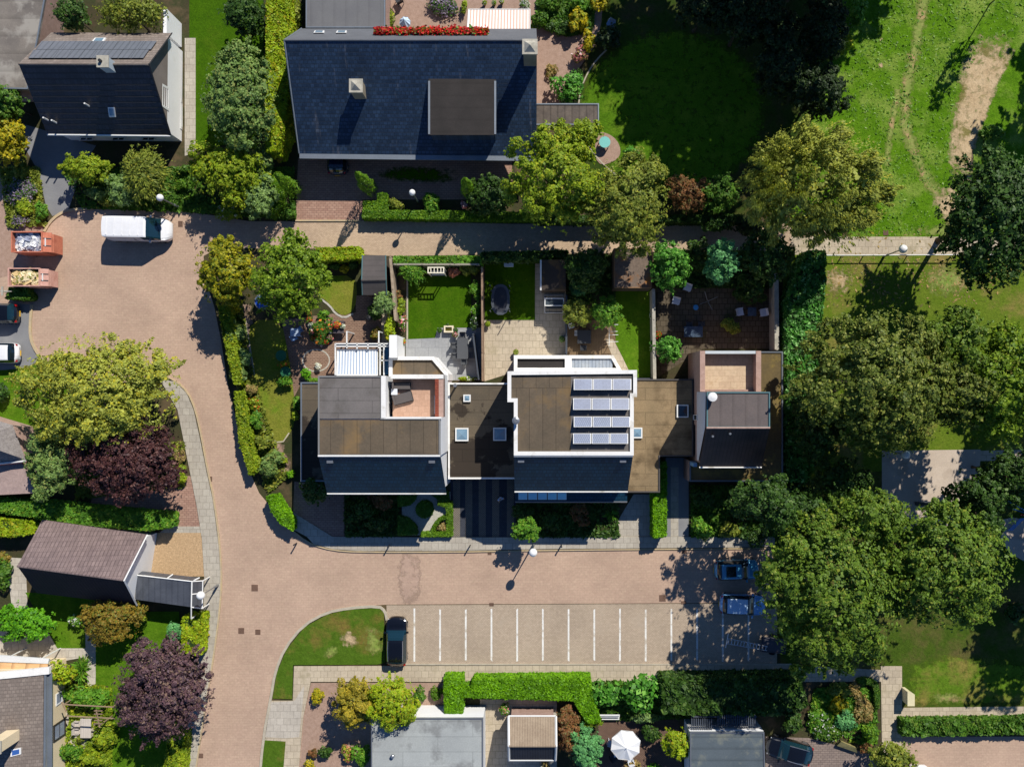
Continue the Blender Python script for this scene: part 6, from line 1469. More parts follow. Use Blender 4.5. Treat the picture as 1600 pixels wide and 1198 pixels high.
# trellis poles over the vine, bottom left
T = thing('vine_pergola', 'rustic timber pergola poles above the terrace of the cream house', 'pergola', P(130, 1105))
for a, b_ in (((96, 1096), (104, 1112)), ((100, 1100), (176, 1104)), ((150, 1108), (156, 1136)), ((104, 1118), (180, 1122))): ob('beam', G().tube([P(*a, 2.4), P(*b_, 2.4)], .06, 6), M('old_timber', (150, 128, 104), var=.2), T)
for x, y in ((100, 1100), (154, 1134), (176, 1104)): ob('post', G().tube([P(x, y, 2.4)*Vector((1, 1, 0)) if False else Vector((P(x, y, 2.4).x, P(x, y, 2.4).y, 0)), P(x, y, 2.4)], .06, 6), M('old_timber', (0, 0, 0)), T)
for i in range(5): ob('rung', G().tube([P(147, 1110+i*5, 2.45), P(160, 1110+i*5, 2.45)], .05, 5), M('old_timber', (0, 0, 0)), T)
# the person on the striped drive: one skinned body, hair and shirt as children
def person(label, px, py, rz):
    T = thing('person', label, 'person', P(px, py)+Vector((0, 0, .02)), rz)
    def skin(name, V, E, R, mt, root=0, par=T):
        me = bpy.data.meshes.new(name); me.from_pydata([Vector(v) for v in V], E, []); me.materials.append(mt)
        o = bpy.data.objects.new(name, me); COL.objects.link(o); o.parent = par
        md = o.modifiers.new('skin', 'SKIN'); md.use_smooth_shade = True
        for i, r in enumerate(R):
            sv = me.skin_vertices[0].data[i]; sv.radius = (r, r); sv.use_root = i == root
        o.modifiers.new('sub', 'SUBSURF').levels = 1; o.modifiers['sub'].render_levels = 2
        return o
    V = [(0, 0, .95), (0, 0, 1.15), (0, .02, 1.38), (0, .03, 1.5), (0, .06, 1.6), (0, .07, 1.72),
         (.18, .02, 1.4), (.25, .06, 1.12), (.22, .26, .95), (.21, .34, .93), (-.18, .02, 1.4), (-.26, .04, 1.12), (-.24, .16, .9), (-.24, .22, .86),
         (.1, 0, .9), (.12, .06, .5), (.12, 0, .09), (.13, .16, .04), (-.1, 0, .9), (-.11, -.04, .5), (-.11, -.14, .1), (-.11, 0, .04)]
    E = [(0, 1), (1, 2), (2, 3), (3, 4), (4, 5), (2, 6), (6, 7), (7, 8), (8, 9), (2, 10), (10, 11), (11, 12), (12, 13), (0, 14), (14, 15), (15, 16), (16, 17), (0, 18), (18, 19), (19, 20), (20, 21)]
    R = [.15, .14, .15, .055, .09, .08, .07, .05, .035, .03, .07, .05, .035, .03, .1, .065, .045, .04, .1, .065, .045, .04]
    skin('body', V, E, R, M('skin', (206, 160, 134)))
    skin('shirt', [(0, 0, 1.0), (0, 0, 1.18), (0, .02, 1.39), (.17, .02, 1.41), (.23, .05, 1.2), (-.17, .02, 1.41), (-.23, .03, 1.2)], [(0, 1), (1, 2), (2, 3), (3, 4), (2, 5), (5, 6)], [.17, .165, .17, .09, .075, .09, .075], PAINT('pale_blue_cloth', (176, 204, 236), .9))
    skin('trousers', [(0, 0, .98), (.1, 0, .9), (.12, .06, .5), (.12, 0, .14), (-.1, 0, .9), (-.11, -.04, .5), (-.11, -.14, .15)], [(0, 1), (1, 2), (2, 3), (0, 4), (4, 5), (5, 6)], [.165, .115, .08, .06, .115, .08, .06], PAINT('dark_cloth', (40, 44, 58), .9))
    ob('hair', G().lathe((0, .045, 1.66), [(.098, -.06), (.105, .02), (.085, .09), (.03, .135)], 14), M('grey_hair', (150, 146, 142)), T, local=True, smooth=True)
person('person in a pale blue shirt standing on the dark striped drive', 783, 776, math.radians(200))
# ------------------------------------------------------------------ trees (seen crown centre px, height m, crown radii px)
GT_ = 'trees'
tree('plane_tree', 'broad pale yellow green tree over the left edge of the turning head', 142, 612, 8.5, 122, 86, L_PALE, lobes=26, size=.27, dens=3.0, bark=BARKP, sprig=1.6)
tree('young_tree', 'pale olive tree squeezed between lawn and purple leaved tree', 74, 722, 6, 40, 52, L_GRY, lobes=10, size=.22, dens=4)
tree('purple_tree', 'dark purple leaved tree below the broad pale tree', 192, 718, 6.5, 86, 62, L_PUR, lobes=24, size=.24, dens=4.2, sprig=1.2)
tree('purple_tree', 'round grey purple tree at the bottom beside the curving pavement', 250, 1082, 6.5, 74, 75, L_PURG, lobes=30, size=.2, dens=4.5, sprig=1.2)
tree('small_tree', 'low orange brown domed tree below the ribbed roof', 170, 969, 4, 49, 37, L_ORG, lobes=20, size=.17, dens=4.5, sprig=.6)
tree('grey_willow', 'silvery grey green tree between tiled house and tall hedge', 370, 146, 7, 56, 78, L_GRY, lobes=22, size=.22, dens=4, sprig=1.4)
tree('garden_tree', 'yellow green rounded tree above the lane right of the white globe lamp', 352, 265, 5, 58, 50, L_YG, lobes=20, size=.22, dens=4.2)
tree('lime_conifer', 'bright lime yellow conifer at the corner of the street garden', 350, 424, 6.5, 48, 50, L_CON, lobes=15, size=.22, dens=6, base=.1)
tree('garden_tree', 'fresh green spreading tree over the corner garden', 450, 432, 8, 56, 72, L_YG if False else LEAF('leaf_fresh', (90, 110, 24), (134, 142, 40), (154, 156, 54), .15), lobes=24, size=.25, dens=3.6, sprig=1.6)
tree('big_tree', 'large yellow green tree hiding the corner of the slate house', 868, 272, 10, 72, 84, L_YG, lobes=30, size=.26, dens=4.5)
tree('big_tree', 'slender lobe of yellow green tree leaning over the timber canopy', 912, 207, 8, 30, 22, L_YG, lobes=9, size=.24, dens=4.5)
tree('olive_tree', 'large soft olive coloured tree right of the yellow green one', 982, 318, 10, 66, 76, L_OLIVE, lobes=30, size=.2, dens=4.5, sprig=1.2)
tree('weeping_tree', 'huge golden green weeping tree beside the meadow', 1284, 286, 12, 112, 104, L_WILL, lobes=46, size=.24, dens=6, mode='willow')
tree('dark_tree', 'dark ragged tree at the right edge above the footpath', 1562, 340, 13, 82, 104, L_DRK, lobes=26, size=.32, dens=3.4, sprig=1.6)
tree('maple_tree', 'broad olive brown tree over the park lawn above the play court', 1380, 598, 13, 122, 112, L_OAK2, lobes=38, size=.28, dens=4, sprig=1.4)
tree('maple_tree', 'brighter green tree at the right edge beside the broad olive brown tree', 1584, 600, 13, 60, 94, LEAF('leaf_fresh', (0, 0, 0), (0, 0, 0)), lobes=26, size=.28, dens=4, sprig=1.4)
tree('maple_tree', 'olive tree tip between dark ragged tree and broad olive tree', 1500, 540, 11, 52, 58, L_OAK, lobes=18, size=.27, dens=4, sprig=1.3)
tree('oak_tree', 'big sunlit oak over the end of the parking lot', 1306, 930, 14, 110, 118, L_OAK, lobes=44, size=.29, dens=4.4, sprig=1.3)
tree('oak_tree', 'right hand sunlit oak reaching towards the right edge', 1482, 890, 14, 104, 92, L_OAK, lobes=40, size=.29, dens=4.4, sprig=1.3)
tree('oak_tree', 'smaller oak crown between the play court and the big oak', 1372, 812, 12, 62, 44, L_OAK, lobes=20, size=.28, dens=4.2, sprig=1.3)
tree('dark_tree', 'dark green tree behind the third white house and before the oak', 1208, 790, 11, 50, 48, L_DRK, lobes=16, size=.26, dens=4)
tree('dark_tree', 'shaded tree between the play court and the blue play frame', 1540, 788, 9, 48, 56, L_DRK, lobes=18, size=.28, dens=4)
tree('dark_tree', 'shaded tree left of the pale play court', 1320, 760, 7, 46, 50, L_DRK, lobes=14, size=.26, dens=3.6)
tree('gold_conifer', 'golden yellow rounded conifer on the pinkish gravel', 553, 1102, 5, 36, 40, L_GOLD, lobes=12, size=.15, dens=6, base=.1, sprig=.4)
tree('gold_conifer', 'feathery olive gold conifer touching the grey garage roof', 610, 1100, 5.5, 42, 40, L_HYEL, lobes=14, size=.17, dens=5.5, base=.1, sprig=1.3)
tree('ball_tree', 'bright green ball shaped tree on the pavement edge', 823.5, 828, 3.8, 24, 20, L_GRN, lobes=14, size=.22, dens=5, base=.5, sprig=.2, flat=1)
tree('garden_tree', 'dark green shrubby tree left of the big yellow green tree', 764, 305, 4.5, 36, 31, L_DRK, lobes=14, size=.2, dens=5, base=.1)
tree('garden_tree', 'bright green laurel tree beside the mossy shed', 1046, 414, 5, 34, 38, L_LAU, lobes=14, size=.26, dens=5, base=.1)
tree('blue_conifer', 'blue green conifer above the brown terrace', 1131, 408, 7.5, 27, 36, L_BLU, lobes=12, size=.2, dens=5, base=.08)
tree('garden_tree', 'dark shaded tree between two garden sheds', 916, 418, 5, 36, 34, L_DRK, lobes=12, size=.22, dens=5, base=.1)
tree('weeping_shrub', 'brownish weeping small tree beside the round clipped bushes', 224, 270, 4.5, 36, 50, L_OLIVE, lobes=26, size=.2, dens=4, mode='strand', bark=BARKP)
tree('garden_tree', 'pale green airy bush tree between two olive bushes by the drive', 190, 296, 3.5, 24, 28, L_SIL, lobes=10, size=.16, dens=4, base=.1)
tree('garden_tree', 'olive round tree at the end of the asphalt drive', 133, 264, 3.5, 38, 27, L_YG, lobes=14, size=.18, dens=4.5, base=.15)
tree('garden_tree', 'silver grey green tree at the left of the brick drive', 402, 305, 4, 28, 36, L_SIL, lobes=16, size=.19, dens=5, base=.1)
tree('garden_tree', 'dark grey green round tree above the silver tree', 406, 246, 3.5, 22, 24, L_GRY, lobes=10, size=.18, dens=5, base=.1)
tree('garden_tree', 'yellow leaved tree at the left edge beside the tiled house', 8, 214, 4.5, 26, 42, L_YEL, lobes=12, size=.24, dens=5, base=.15)
tree('garden_tree', 'green tree above the yellow leaved one at the left edge', 8, 158, 5, 24, 26, L_MID, lobes=10, size=.22, dens=5, base=.15)
tree('dark_conifer', 'round dark tree at the shaded meadow edge', 1286, 140, 8, 46, 42, L_SHADE, lobes=16, size=.26, dens=5)
tree('dark_conifer', 'dark tree in deep shade at the top right of the round lawn', 1226, 92, 8, 44, 70, L_SHADE, lobes=16, size=.26, dens=4.5)
tree('dark_conifer', 'broad tree in almost black shade at the top edge above the round lawn', 1108, -8, 9, 60, 46, L_SHADE, lobes=16, size=.26, dens=5)
tree('dark_conifer', 'dark shaded tree at the top edge right of the broad one', 1170, 16, 9, 60, 46, L_SHADE, lobes=16, size=.26, dens=5)
tree('dark_conifer', 'dark tree at the top edge where meadow and shade meet', 1290, 40, 8, 40, 50, L_SHADE, lobes=14, size=.26, dens=4.5)
tree('dark_tree', 'dark shaded tree between the weeping tree and the ivy bank', 1204, 400, 7, 40, 44, L_DRK, lobes=14, size=.24, dens=4.5)
tree('rust_tree', 'brownish thin leaved bush right of the olive tree', 1078, 302, 4, 36, 30, L_RUS, lobes=12, size=.17, dens=3, base=.1)
tree('garden_tree', 'mixed green bush left of the weeping tree', 1128, 300, 4, 28, 32, L_MID, lobes=12, size=.18, dens=4, base=.1)
tree('garden_tree', 'airy small tree in shade above the tiled house roof', 200, 18, 5, 58, 26, L_OLIVE, lobes=12, size=.2, dens=2.2, sprig=1.5)
tree('garden_tree', 'dark leaved tree at the top edge left of the tiled house ridge', 108, 20, 5, 30, 26, L_DRK, lobes=10, size=.2, dens=3)
tree('garden_tree', 'dark bush tree at the foot of the grey green willow', 380, 20, 5, 38, 34, L_DRK, lobes=12, size=.22, dens=3.6, base=.1)
tree('vine_tree', 'bright green broad leaved vine canopy at the lower left edge', 36, 974, 3, 48, 32, L_BRT, lobes=16, size=.28, dens=4.5, base=.4)
tree('reddish_tree', 'reddish brown small tree beside the brick shed', 886, 1143, 3.5, 22, 34, L_RUS, lobes=12, size=.16, dens=5, base=.15)
tree('blue_spruce', 'weeping blue green spruce at the bottom edge', 916, 1172, 4, 26, 36, LEAF('leaf_spruce', (84, 132, 92), (118, 162, 122), (90, 130, 90), .2, .12), lobes=16, size=.14, dens=7, base=.05, flat=1.2, sprig=.3)
tree('garden_tree', 'yellow green airy small tree left of the dappled garage', 1058, 1164, 3.5, 23, 26, L_HYEL, lobes=10, size=.17, dens=3.6, base=.2)
tree('garden_tree', 'green bushy tree at the bottom edge by the white van', 1398, 1186, 4, 38, 24, L_OLIVE, lobes=12, size=.22, dens=4.5, base=.15)
tree('garden_tree', 'round green bush tree hanging over the white flower pots', 1045, 546, 3, 23, 21, L_LAU, lobes=12, size=.2, dens=5, base=.15)
tree('garden_tree', 'olive bush tree right of the swing bench', 900, 488, 3.5, 24, 22, L_OLIVE, lobes=12, size=.16, dens=5, base=.2)
tree('garden_tree', 'fresh green bush tree shading the deck table', 948, 489, 3.5, 26, 24, L_GRN, lobes=12, size=.18, dens=5, base=.2)
tree('garden_tree', 'dark tree at the corner of the first white house front', 494, 764, 4, 26, 24, L_DRK, lobes=10, size=.2, dens=4.5, base=.1)
tree('silver_tree', 'silver leaved small tree below the dark felted shed', 598, 474, 3.2, 19, 20, L_SIL, lobes=10, size=.15, dens=4.5, base=.2)
tree('fern_palm', 'spiky pale green fern like shrub tree beside the arbour', 644, 423, 2.0, 22, 20, L_GRN, lobes=30, size=.2, dens=5, mode='strand', base=.3)
tree('dark_tree', 'dark understorey tree between the ivy bank and the olive maple', 1284, 668, 8, 40, 54, L_DRK, lobes=16, size=.26, dens=4)
tree('dark_tree', 'dark understorey tree left above the big oak', 1262, 812, 9, 44, 40, L_DRK, lobes=16, size=.26, dens=4)
tree('dark_tree', 'dark tree at the right edge beneath the brighter maple', 1588, 742, 9, 40, 44, L_DRK, lobes=16, size=.26, dens=4)
tree('maple_tree', 'olive green crown wedged between broad olive maple and brighter maple', 1514, 612, 12, 46, 66, L_OAK2, lobes=18, size=.28, dens=4, sprig=1.3)
# trees standing just outside the frame: they throw the long shade across lawn and meadow
OF = 'tall trees standing just beyond the top and right edges'
for i, (gx, gy, h, r) in enumerate(((1160, -62, 15, 112), (1290, -90, 16, 125), (1076, -88, 13, 66), (1228, 0, 20, 88), (1400, -190, 16, 100), (1770, -25, 14, 92), (1700, 100, 14, 84), (1668, 700, 14, 92), (1690, 830, 14, 96), (1660, 560, 13, 80))):
    zs_ = h*(1+.32)/2 + h*.34*.35; p = P(gx, gy); f = HC/(HC-zs_)
    tree('tall_tree', ('tall dense tree beyond the top edge shading the round lawn' if gx < 1500 else ('tall tree beyond the right edge shading the bare earth' if gy < 300 else 'tall tree beyond the right edge shading the park')), NX+(gx-NX)*f, NY+(gy-NY)*f, h, r*f, r*f*.95, L_DRK, lobes=18, size=.62, dens=3.4, group=OF)
p = (1550, 4); f = HC/(HC-7)
tree('slender_tree', 'slender tree beyond the top right corner throwing a narrow shadow on the meadow', NX+(p[0]-NX)*f, NY+(p[1]-NY)*f, 10.5, 20, 20, L_MID, lobes=12, size=.34, dens=3, base=.08)
# clipped cones before the slate house
for px, py, l in ((441, 281, 'clipped cypress cone left of the brick drive'), (564, 278, 'clipped cypress cone right of the brick drive'), (728.5, 287, 'clipped cypress cone near the dark shrubby tree')):
    c = P(px, py, 2.3)
    tree('cypress_cone', l, px, py, 6.0, 13, 13, L_BOX, 'tree', size=.12, dens=2.3, mode='cone', group='clipped cypress cones before the slate house', base=.0)
# ------------------------------------------------------------------ hedges
hedge('tall_hedge', 'tall yellow green hedge along the left side of the slate house', [(418, -30), (450, -30), (449, 60), (452, 130), (444, 200), (430, 236), (416, 236), (414, 150)], 3.2, L_HYEL, .16, wob=.1)
hedge('box_hedge', 'low L shaped box hedge in front of the slate house', [(568, 315), (590, 315), (590, 302), (604, 302), (604, 329), (790, 331), (840, 334), (840, 344), (566, 341)], 1.1, L_BOX, .1)
hedge('box_hedge', 'narrow clipped hedge strip beside the silver tree', [(424, 268), (438, 270), (438, 318), (424, 340)], 1.3, L_BOX, .1)
hedge('box_hedge', 'dark hedge along the shaded end of the alley', [(840, 338), (1160, 336), (1160, 346), (840, 347)], 1.5, L_DRK, .12)
hedge('garden_hedge', 'yellow green hedge above the small yellowed lawn', [(494, 388), (560, 386), (562, 404), (496, 407)], 1.8, L_HYEL, .14)
hedge('leafy_hedge', 'bright leafy bank along the alley above the thin grey fence', [(616, 401), (752, 401), (752, 413), (616, 412)], 1.6, L_GRN, .16, wob=.2)
hedge('leafy_hedge', 'shaded leafy hedge behind the trampoline garden', [(752, 395), (886, 392), (886, 404), (752, 408)], 1.6, L_DRK, .18, wob=.2)
hedge('ivy_bank', 'broad bank of large leaved ivy along the right hand garden wall', [(1262, 392), (1290, 392), (1289, 440), (1284, 500), (1278, 560), (1274, 640), (1270, 720), (1262, 752), (1230, 750), (1228, 660), (1228, 560), (1230, 470), (1246, 430)], 2.6, L_IVY, .24, 4, cat='ivy hedge', wob=.15)
hedge('bright_hedge', 'tall clipped bright green hedge beside the second white house drive', [(1020, 722), (1041, 722), (1041, 838), (1021, 840)], 1.9, L_HED, .12)
hedge('bright_hedge', 'stubby clipped bright green hedge block by the grey garage', [(694, 1061), (722, 1061), (722, 1117), (695, 1117)], 2.0, L_HED, .12)
hedge('bright_hedge', 'long clipped bright green hedge below the footpath', [(722, 1075), (736, 1075), (740, 1062), (922, 1060), (924, 1082), (938, 1128), (918, 1130), (896, 1094), (722, 1089)], 1.8, L_HED, .12)
hedge('laurel_hedge', 'dark glossy laurel hedge shaded by the oak', [(1034, 1062), (1250, 1060), (1262, 1100), (1240, 1116), (1090, 1116), (1036, 1112)], 2.4, L_DRK, .24, wob=.3)
hedge('long_hedge', 'long green hedge between brick drive and ribbed roof house', [(-30, 774), (60, 784), (150, 794), (265, 804), (265, 824), (228, 828), (120, 818), (0, 800), (-30, 798)], 1.8, L_GRN, .15, wob=.12)
hedge('yellow_hedge', 'yellow green hedge below the long green hedge at the left edge', [(-30, 808), (50, 814), (56, 832), (20, 838), (-30, 836)], 1.6, L_HYEL, .15, wob=.15)
hedge('corner_hedge', 'short curved clipped hedge at the street corner', [(416, 776), (430, 774), (444, 796), (457, 815), (456, 829), (438, 818), (424, 798)], 1.4, L_HED, .11)
hedge('yellow_hedge', 'yellowish leafy hedge beside the curving pavement', [(286, 964), (317, 961), (314, 1022), (283, 1020)], 1.5, L_HYEL, .15, wob=.2)
hedge('leafy_hedge', 'mixed green hedge at the bottom of the curving pavement', [(262, 1150), (290, 1148), (284, 1230), (254, 1230)], 1.4, L_YG, .15, wob=.2)
hedge('low_hedge', 'long low leafy hedge below the right hand slab path', [(1410, 1126), (1640, 1123), (1640, 1145), (1410, 1149)], 1.0, L_MID, .2, wob=.3)
hedge('thin_hedge', 'thin clipped L shaped hedge round the flower garden', chaikin([(1342, 1061), (1364, 1061), (1375, 1072), (1374, 1108), (1367, 1108), (1367, 1075), (1360, 1068), (1342, 1068)], 1), .7, L_MID, .08)
hedge('small_hedge', 'small dark green hedge by the white post at the left edge', [(14, 450), (40, 450), (48, 464), (44, 468), (8, 466)], 1.1, L_MID, .12)
hedge('street_hedge', 'upper run of the clipped street hedge along the corner garden', [(341, 478), (356, 478), (370, 540), (376, 600), (366, 600), (352, 540)], 1.5, L_YG, .13, wob=.15)
hedge('street_hedge', 'middle run of the clipped street hedge along the corner garden', [(366, 612), (377, 612), (390, 680), (398, 738), (390, 742), (374, 690)], 1.4, L_YG, .13, wob=.15)
# box garden
def boxq(label, pts, h=.6, leaf=L_BOX, sm=0): hedge('box_hedge', label, pts, h, leaf, .08, group='clipped hedges of the box garden', smooth=sm)
boxq('clipped box edging along the right and bottom of the white gravel', [(698, 784), (706, 784), (706, 838), (658, 838), (658, 832), (698, 831)])
boxq('short bright box spur at the top right of the white gravel', [(684, 783), (698, 786), (698, 792), (684, 789)])
boxq('clipped box circle in the middle of the white gravel', [(663+13*math.cos(i*.524), 796+13*math.sin(i*.524)) for i in range(12)], .7, L_MID)
boxq('quarter round of box at the top left of the white gravel', [(622, 770), (650, 770), (648, 780), (640, 788), (622, 792)], .7, L_MID)
boxq('quarter round of box at the top right of the white gravel', [(672, 770), (700, 770), (700, 784), (684, 780)], .7, L_MID)
boxq('quarter round of box at the bottom left of the white gravel', [(622, 806), (636, 810), (648, 820), (652, 834), (622, 836)], .7, L_MID)
boxq('curved box edge round the sunny corner bed', chaikin([(672, 832), (678, 818), (688, 808), (700, 806), (700, 810), (690, 812), (682, 820), (677, 832)], 1), .55)
# ------------------------------------------------------------------ shrubs and beds
def many(name, cat, items, group=None):
    for it in items:
        lab, px, py, h, rx, ry, leaf = it[:7]; kw = it[7] if len(it) > 7 else {}
        shrub(name, lab, px, py, h, rx, ry, leaf, cat, group=group, **kw)
many('round_bush', 'bush', [
    ('small round yellow bush near the inner corner of the footpath', 500, 1086, 1.1, 12, 14, L_YEL, dict(size=.1)),
    ('small rust red round bush at the bottom of the gravel garden', 489, 1173, .9, 8, 9, L_RUS, dict(size=.09)),
    ('dark green round bush beside the rust red one', 509, 1173, 1.2, 12, 12, L_DRK, dict(size=.11)),
    ('salmon and yellow leaved bush by the grey garage corner', 541, 1176, 1.2, 12, 14, L_SAL, dict(size=.11, fl=L_YG, flf=.4)),
    ('green bush against the left wall of the grey garage', 565, 1178, 1.6, 14, 20, L_GRN, dict(size=.12)),
    ('yellow dome cut by the bottom edge of the gravel garden', 484, 1198, .9, 12, 9, L_YEL, dict(size=.09)),
    ('green bush between gold conifer and white wall', 656, 1086, 1.1, 11, 12, L_MID, dict(size=.11)),
    ('small olive ball bush left of the stubby hedge block', 683, 1083, 1.0, 11, 11, L_BOX, dict(size=.09)),
    ('clipped green dome beside the tilted stone slab', 1358, 1147, 1.8, 14, 15, L_BOX, dict(size=.09, lob=8)),
    ('lime green rounded bush below the black flower bed in the shade', 1093, 825, 1.6, 17, 24, L_GRN, dict(size=.15)),
    ('small spiky plant in front of the second white house', 955, 806, .9, 12, 10, L_GRN, dict(size=.16, spiky=True)),
    ('pale green round bush beside the round lawn', 882, 134, 2.4, 25, 25, L_LAU, dict(size=.17, lob=8)),
    ('bright yellow bush behind the slate house', 901, 33, 1.8, 18, 20, L_YEL, dict(size=.15)),
    ('smaller yellow bush at the edge of the deep shade', 919, 66, 1.6, 11, 17, L_YEL, dict(size=.15)),
    ('pinkish dry flowered shrub beside the round lawn', 909, 84, 1.2, 15, 14, L_DRY, dict(size=.13, fl=F_PNK, flf=.3)),
    ('yellow flowering shrub at the top edge in half shade', 935, 4, 1.8, 18, 14, L_YEL, dict(size=.14)),
    ('round clipped bush in the curved hedge bed by the lamp', 284, 291, 1.3, 10, 9, L_BOX, dict(size=.09)),
    ('orange brown small bush below the tall hedge', 440, 246, 1.3, 11, 11, L_ORG, dict(size=.11)),
    ('round green bush at the left end of the brick drive', 455, 328, 1.4, 10, 15, L_MID, dict(size=.11)),
    ('flowering olive bush inside the low box hedge', 616, 318, 1.3, 14, 10, L_OLIVE, dict(size=.12)),
    ('round green bush behind the low box hedge', 675, 317, 1.6, 17, 15, L_GRN, dict(size=.14)),
    ('bright pink flowering bush behind the low box hedge', 723, 321, .9, 6, 6, F_PNK, dict(size=.1)),
    ('salmon red maple bush beside the arbour', 711, 425, 1.2, 12, 9, L_SAL, dict(size=.13)),
    ('olive bush in the upper right corner of the neat lawn', 735, 424, 1.8, 17, 17, L_OLIVE, dict(size=.13)),
    ('bright green bush right of the neat lawn', 743, 454, 1.4, 11, 14, L_GRN, dict(size=.13)),
    ('lower bright green bush right of the neat lawn', 745, 484, 1.3, 9, 11, L_GRN, dict(size=.13, fl=F_WHT, flf=.05)),
    ('dark white flowered bush at the head of the slatted screen', 744, 504, 1.3, 10, 12, L_DRK, dict(size=.12, fl=F_WHT, flf=.08)),
    ('long yellow green bush left of the neat lawn', 611, 512, 1.9, 11, 25, L_YEL if False else L_HYEL, dict(size=.13, lob=8)),
    ('green bush at the left edge of the neat lawn', 625, 480, 1.4, 10, 13, L_YG, dict(size=.12)),
    ('rusty low bush at the left corner of the neat lawn', 622, 462, 1.0, 10, 9, L_RUS, dict(size=.12)),
    ('pink and green flowering bush beside the slab terrace', 630, 505, 1.1, 7, 14, L_GRN, dict(size=.11, fl=F_PNK, flf=.3)),
    ('orange flowered bush by the white stub wall', 626, 535, 1.0, 9, 11, L_YG, dict(size=.11, fl=F_ORG, flf=.2)),
    ('reddish orange bush above the white pergola', 588, 522, 1.1, 11, 10, L_ORG, dict(size=.12)),
    ('dark bush below the silver tree', 585, 488, 1.2, 12, 12, L_DRK, dict(size=.13)),
    ('bright green cushion bush at the corner of the grey roof', 480, 583, 1.0, 10, 9, L_BRT, dict(size=.1)),
    ('green trailing bush along the edge of the low side roof', 490, 593, 1.0, 13, 5, L_GRN, dict(size=.11)),
    ('white pot flowers beside the green cushion bush', 497, 572, .7, 6, 6, F_WHT, dict(size=.09)),
    ('leafy bush below the lower round green table', 447, 597, 1.2, 13, 10, L_GRN, dict(size=.12)),
    ('leafy bush between the two round green tables', 445, 569, 1.0, 12, 5, L_YG, dict(size=.12, fl=F_ORG, flf=.1)),
    ('yellow bush at the lime conifer foot', 357, 484, 1.2, 16, 13, L_YEL, dict(size=.14)),
    ('yellow flowering plant in the dark bed above the small yellowed lawn', 540, 420, 1.0, 8, 8, L_YEL, dict(size=.1)),
    ('green plant beside the yellow one in the dark bed', 523, 414, 1.0, 10, 8, L_MID, dict(size=.11)),
    ('dark bed bush close to the felted shed', 552, 414, 1.1, 8, 10, L_DRK, dict(size=.11)),
    ('leafy plants filling the keyhole bed', 503, 512, .9, 14, 22, L_MID, dict(size=.14, fl=F_ORG, flf=.06)),
    ('green plants at the head of the keyhole bed', 500, 490, .9, 13, 8, L_GRN, dict(size=.13)),
    ('small green bush at the fence of the dining terrace', 735, 592, .7, 10, 4, L_YG, dict(size=.1, fl=F_WHT, flf=.2)),
    ('yellow green shrub at the low wall below the dining set', 722, 591, .7, 9, 4, L_HYEL, dict(size=.1)),
], None)
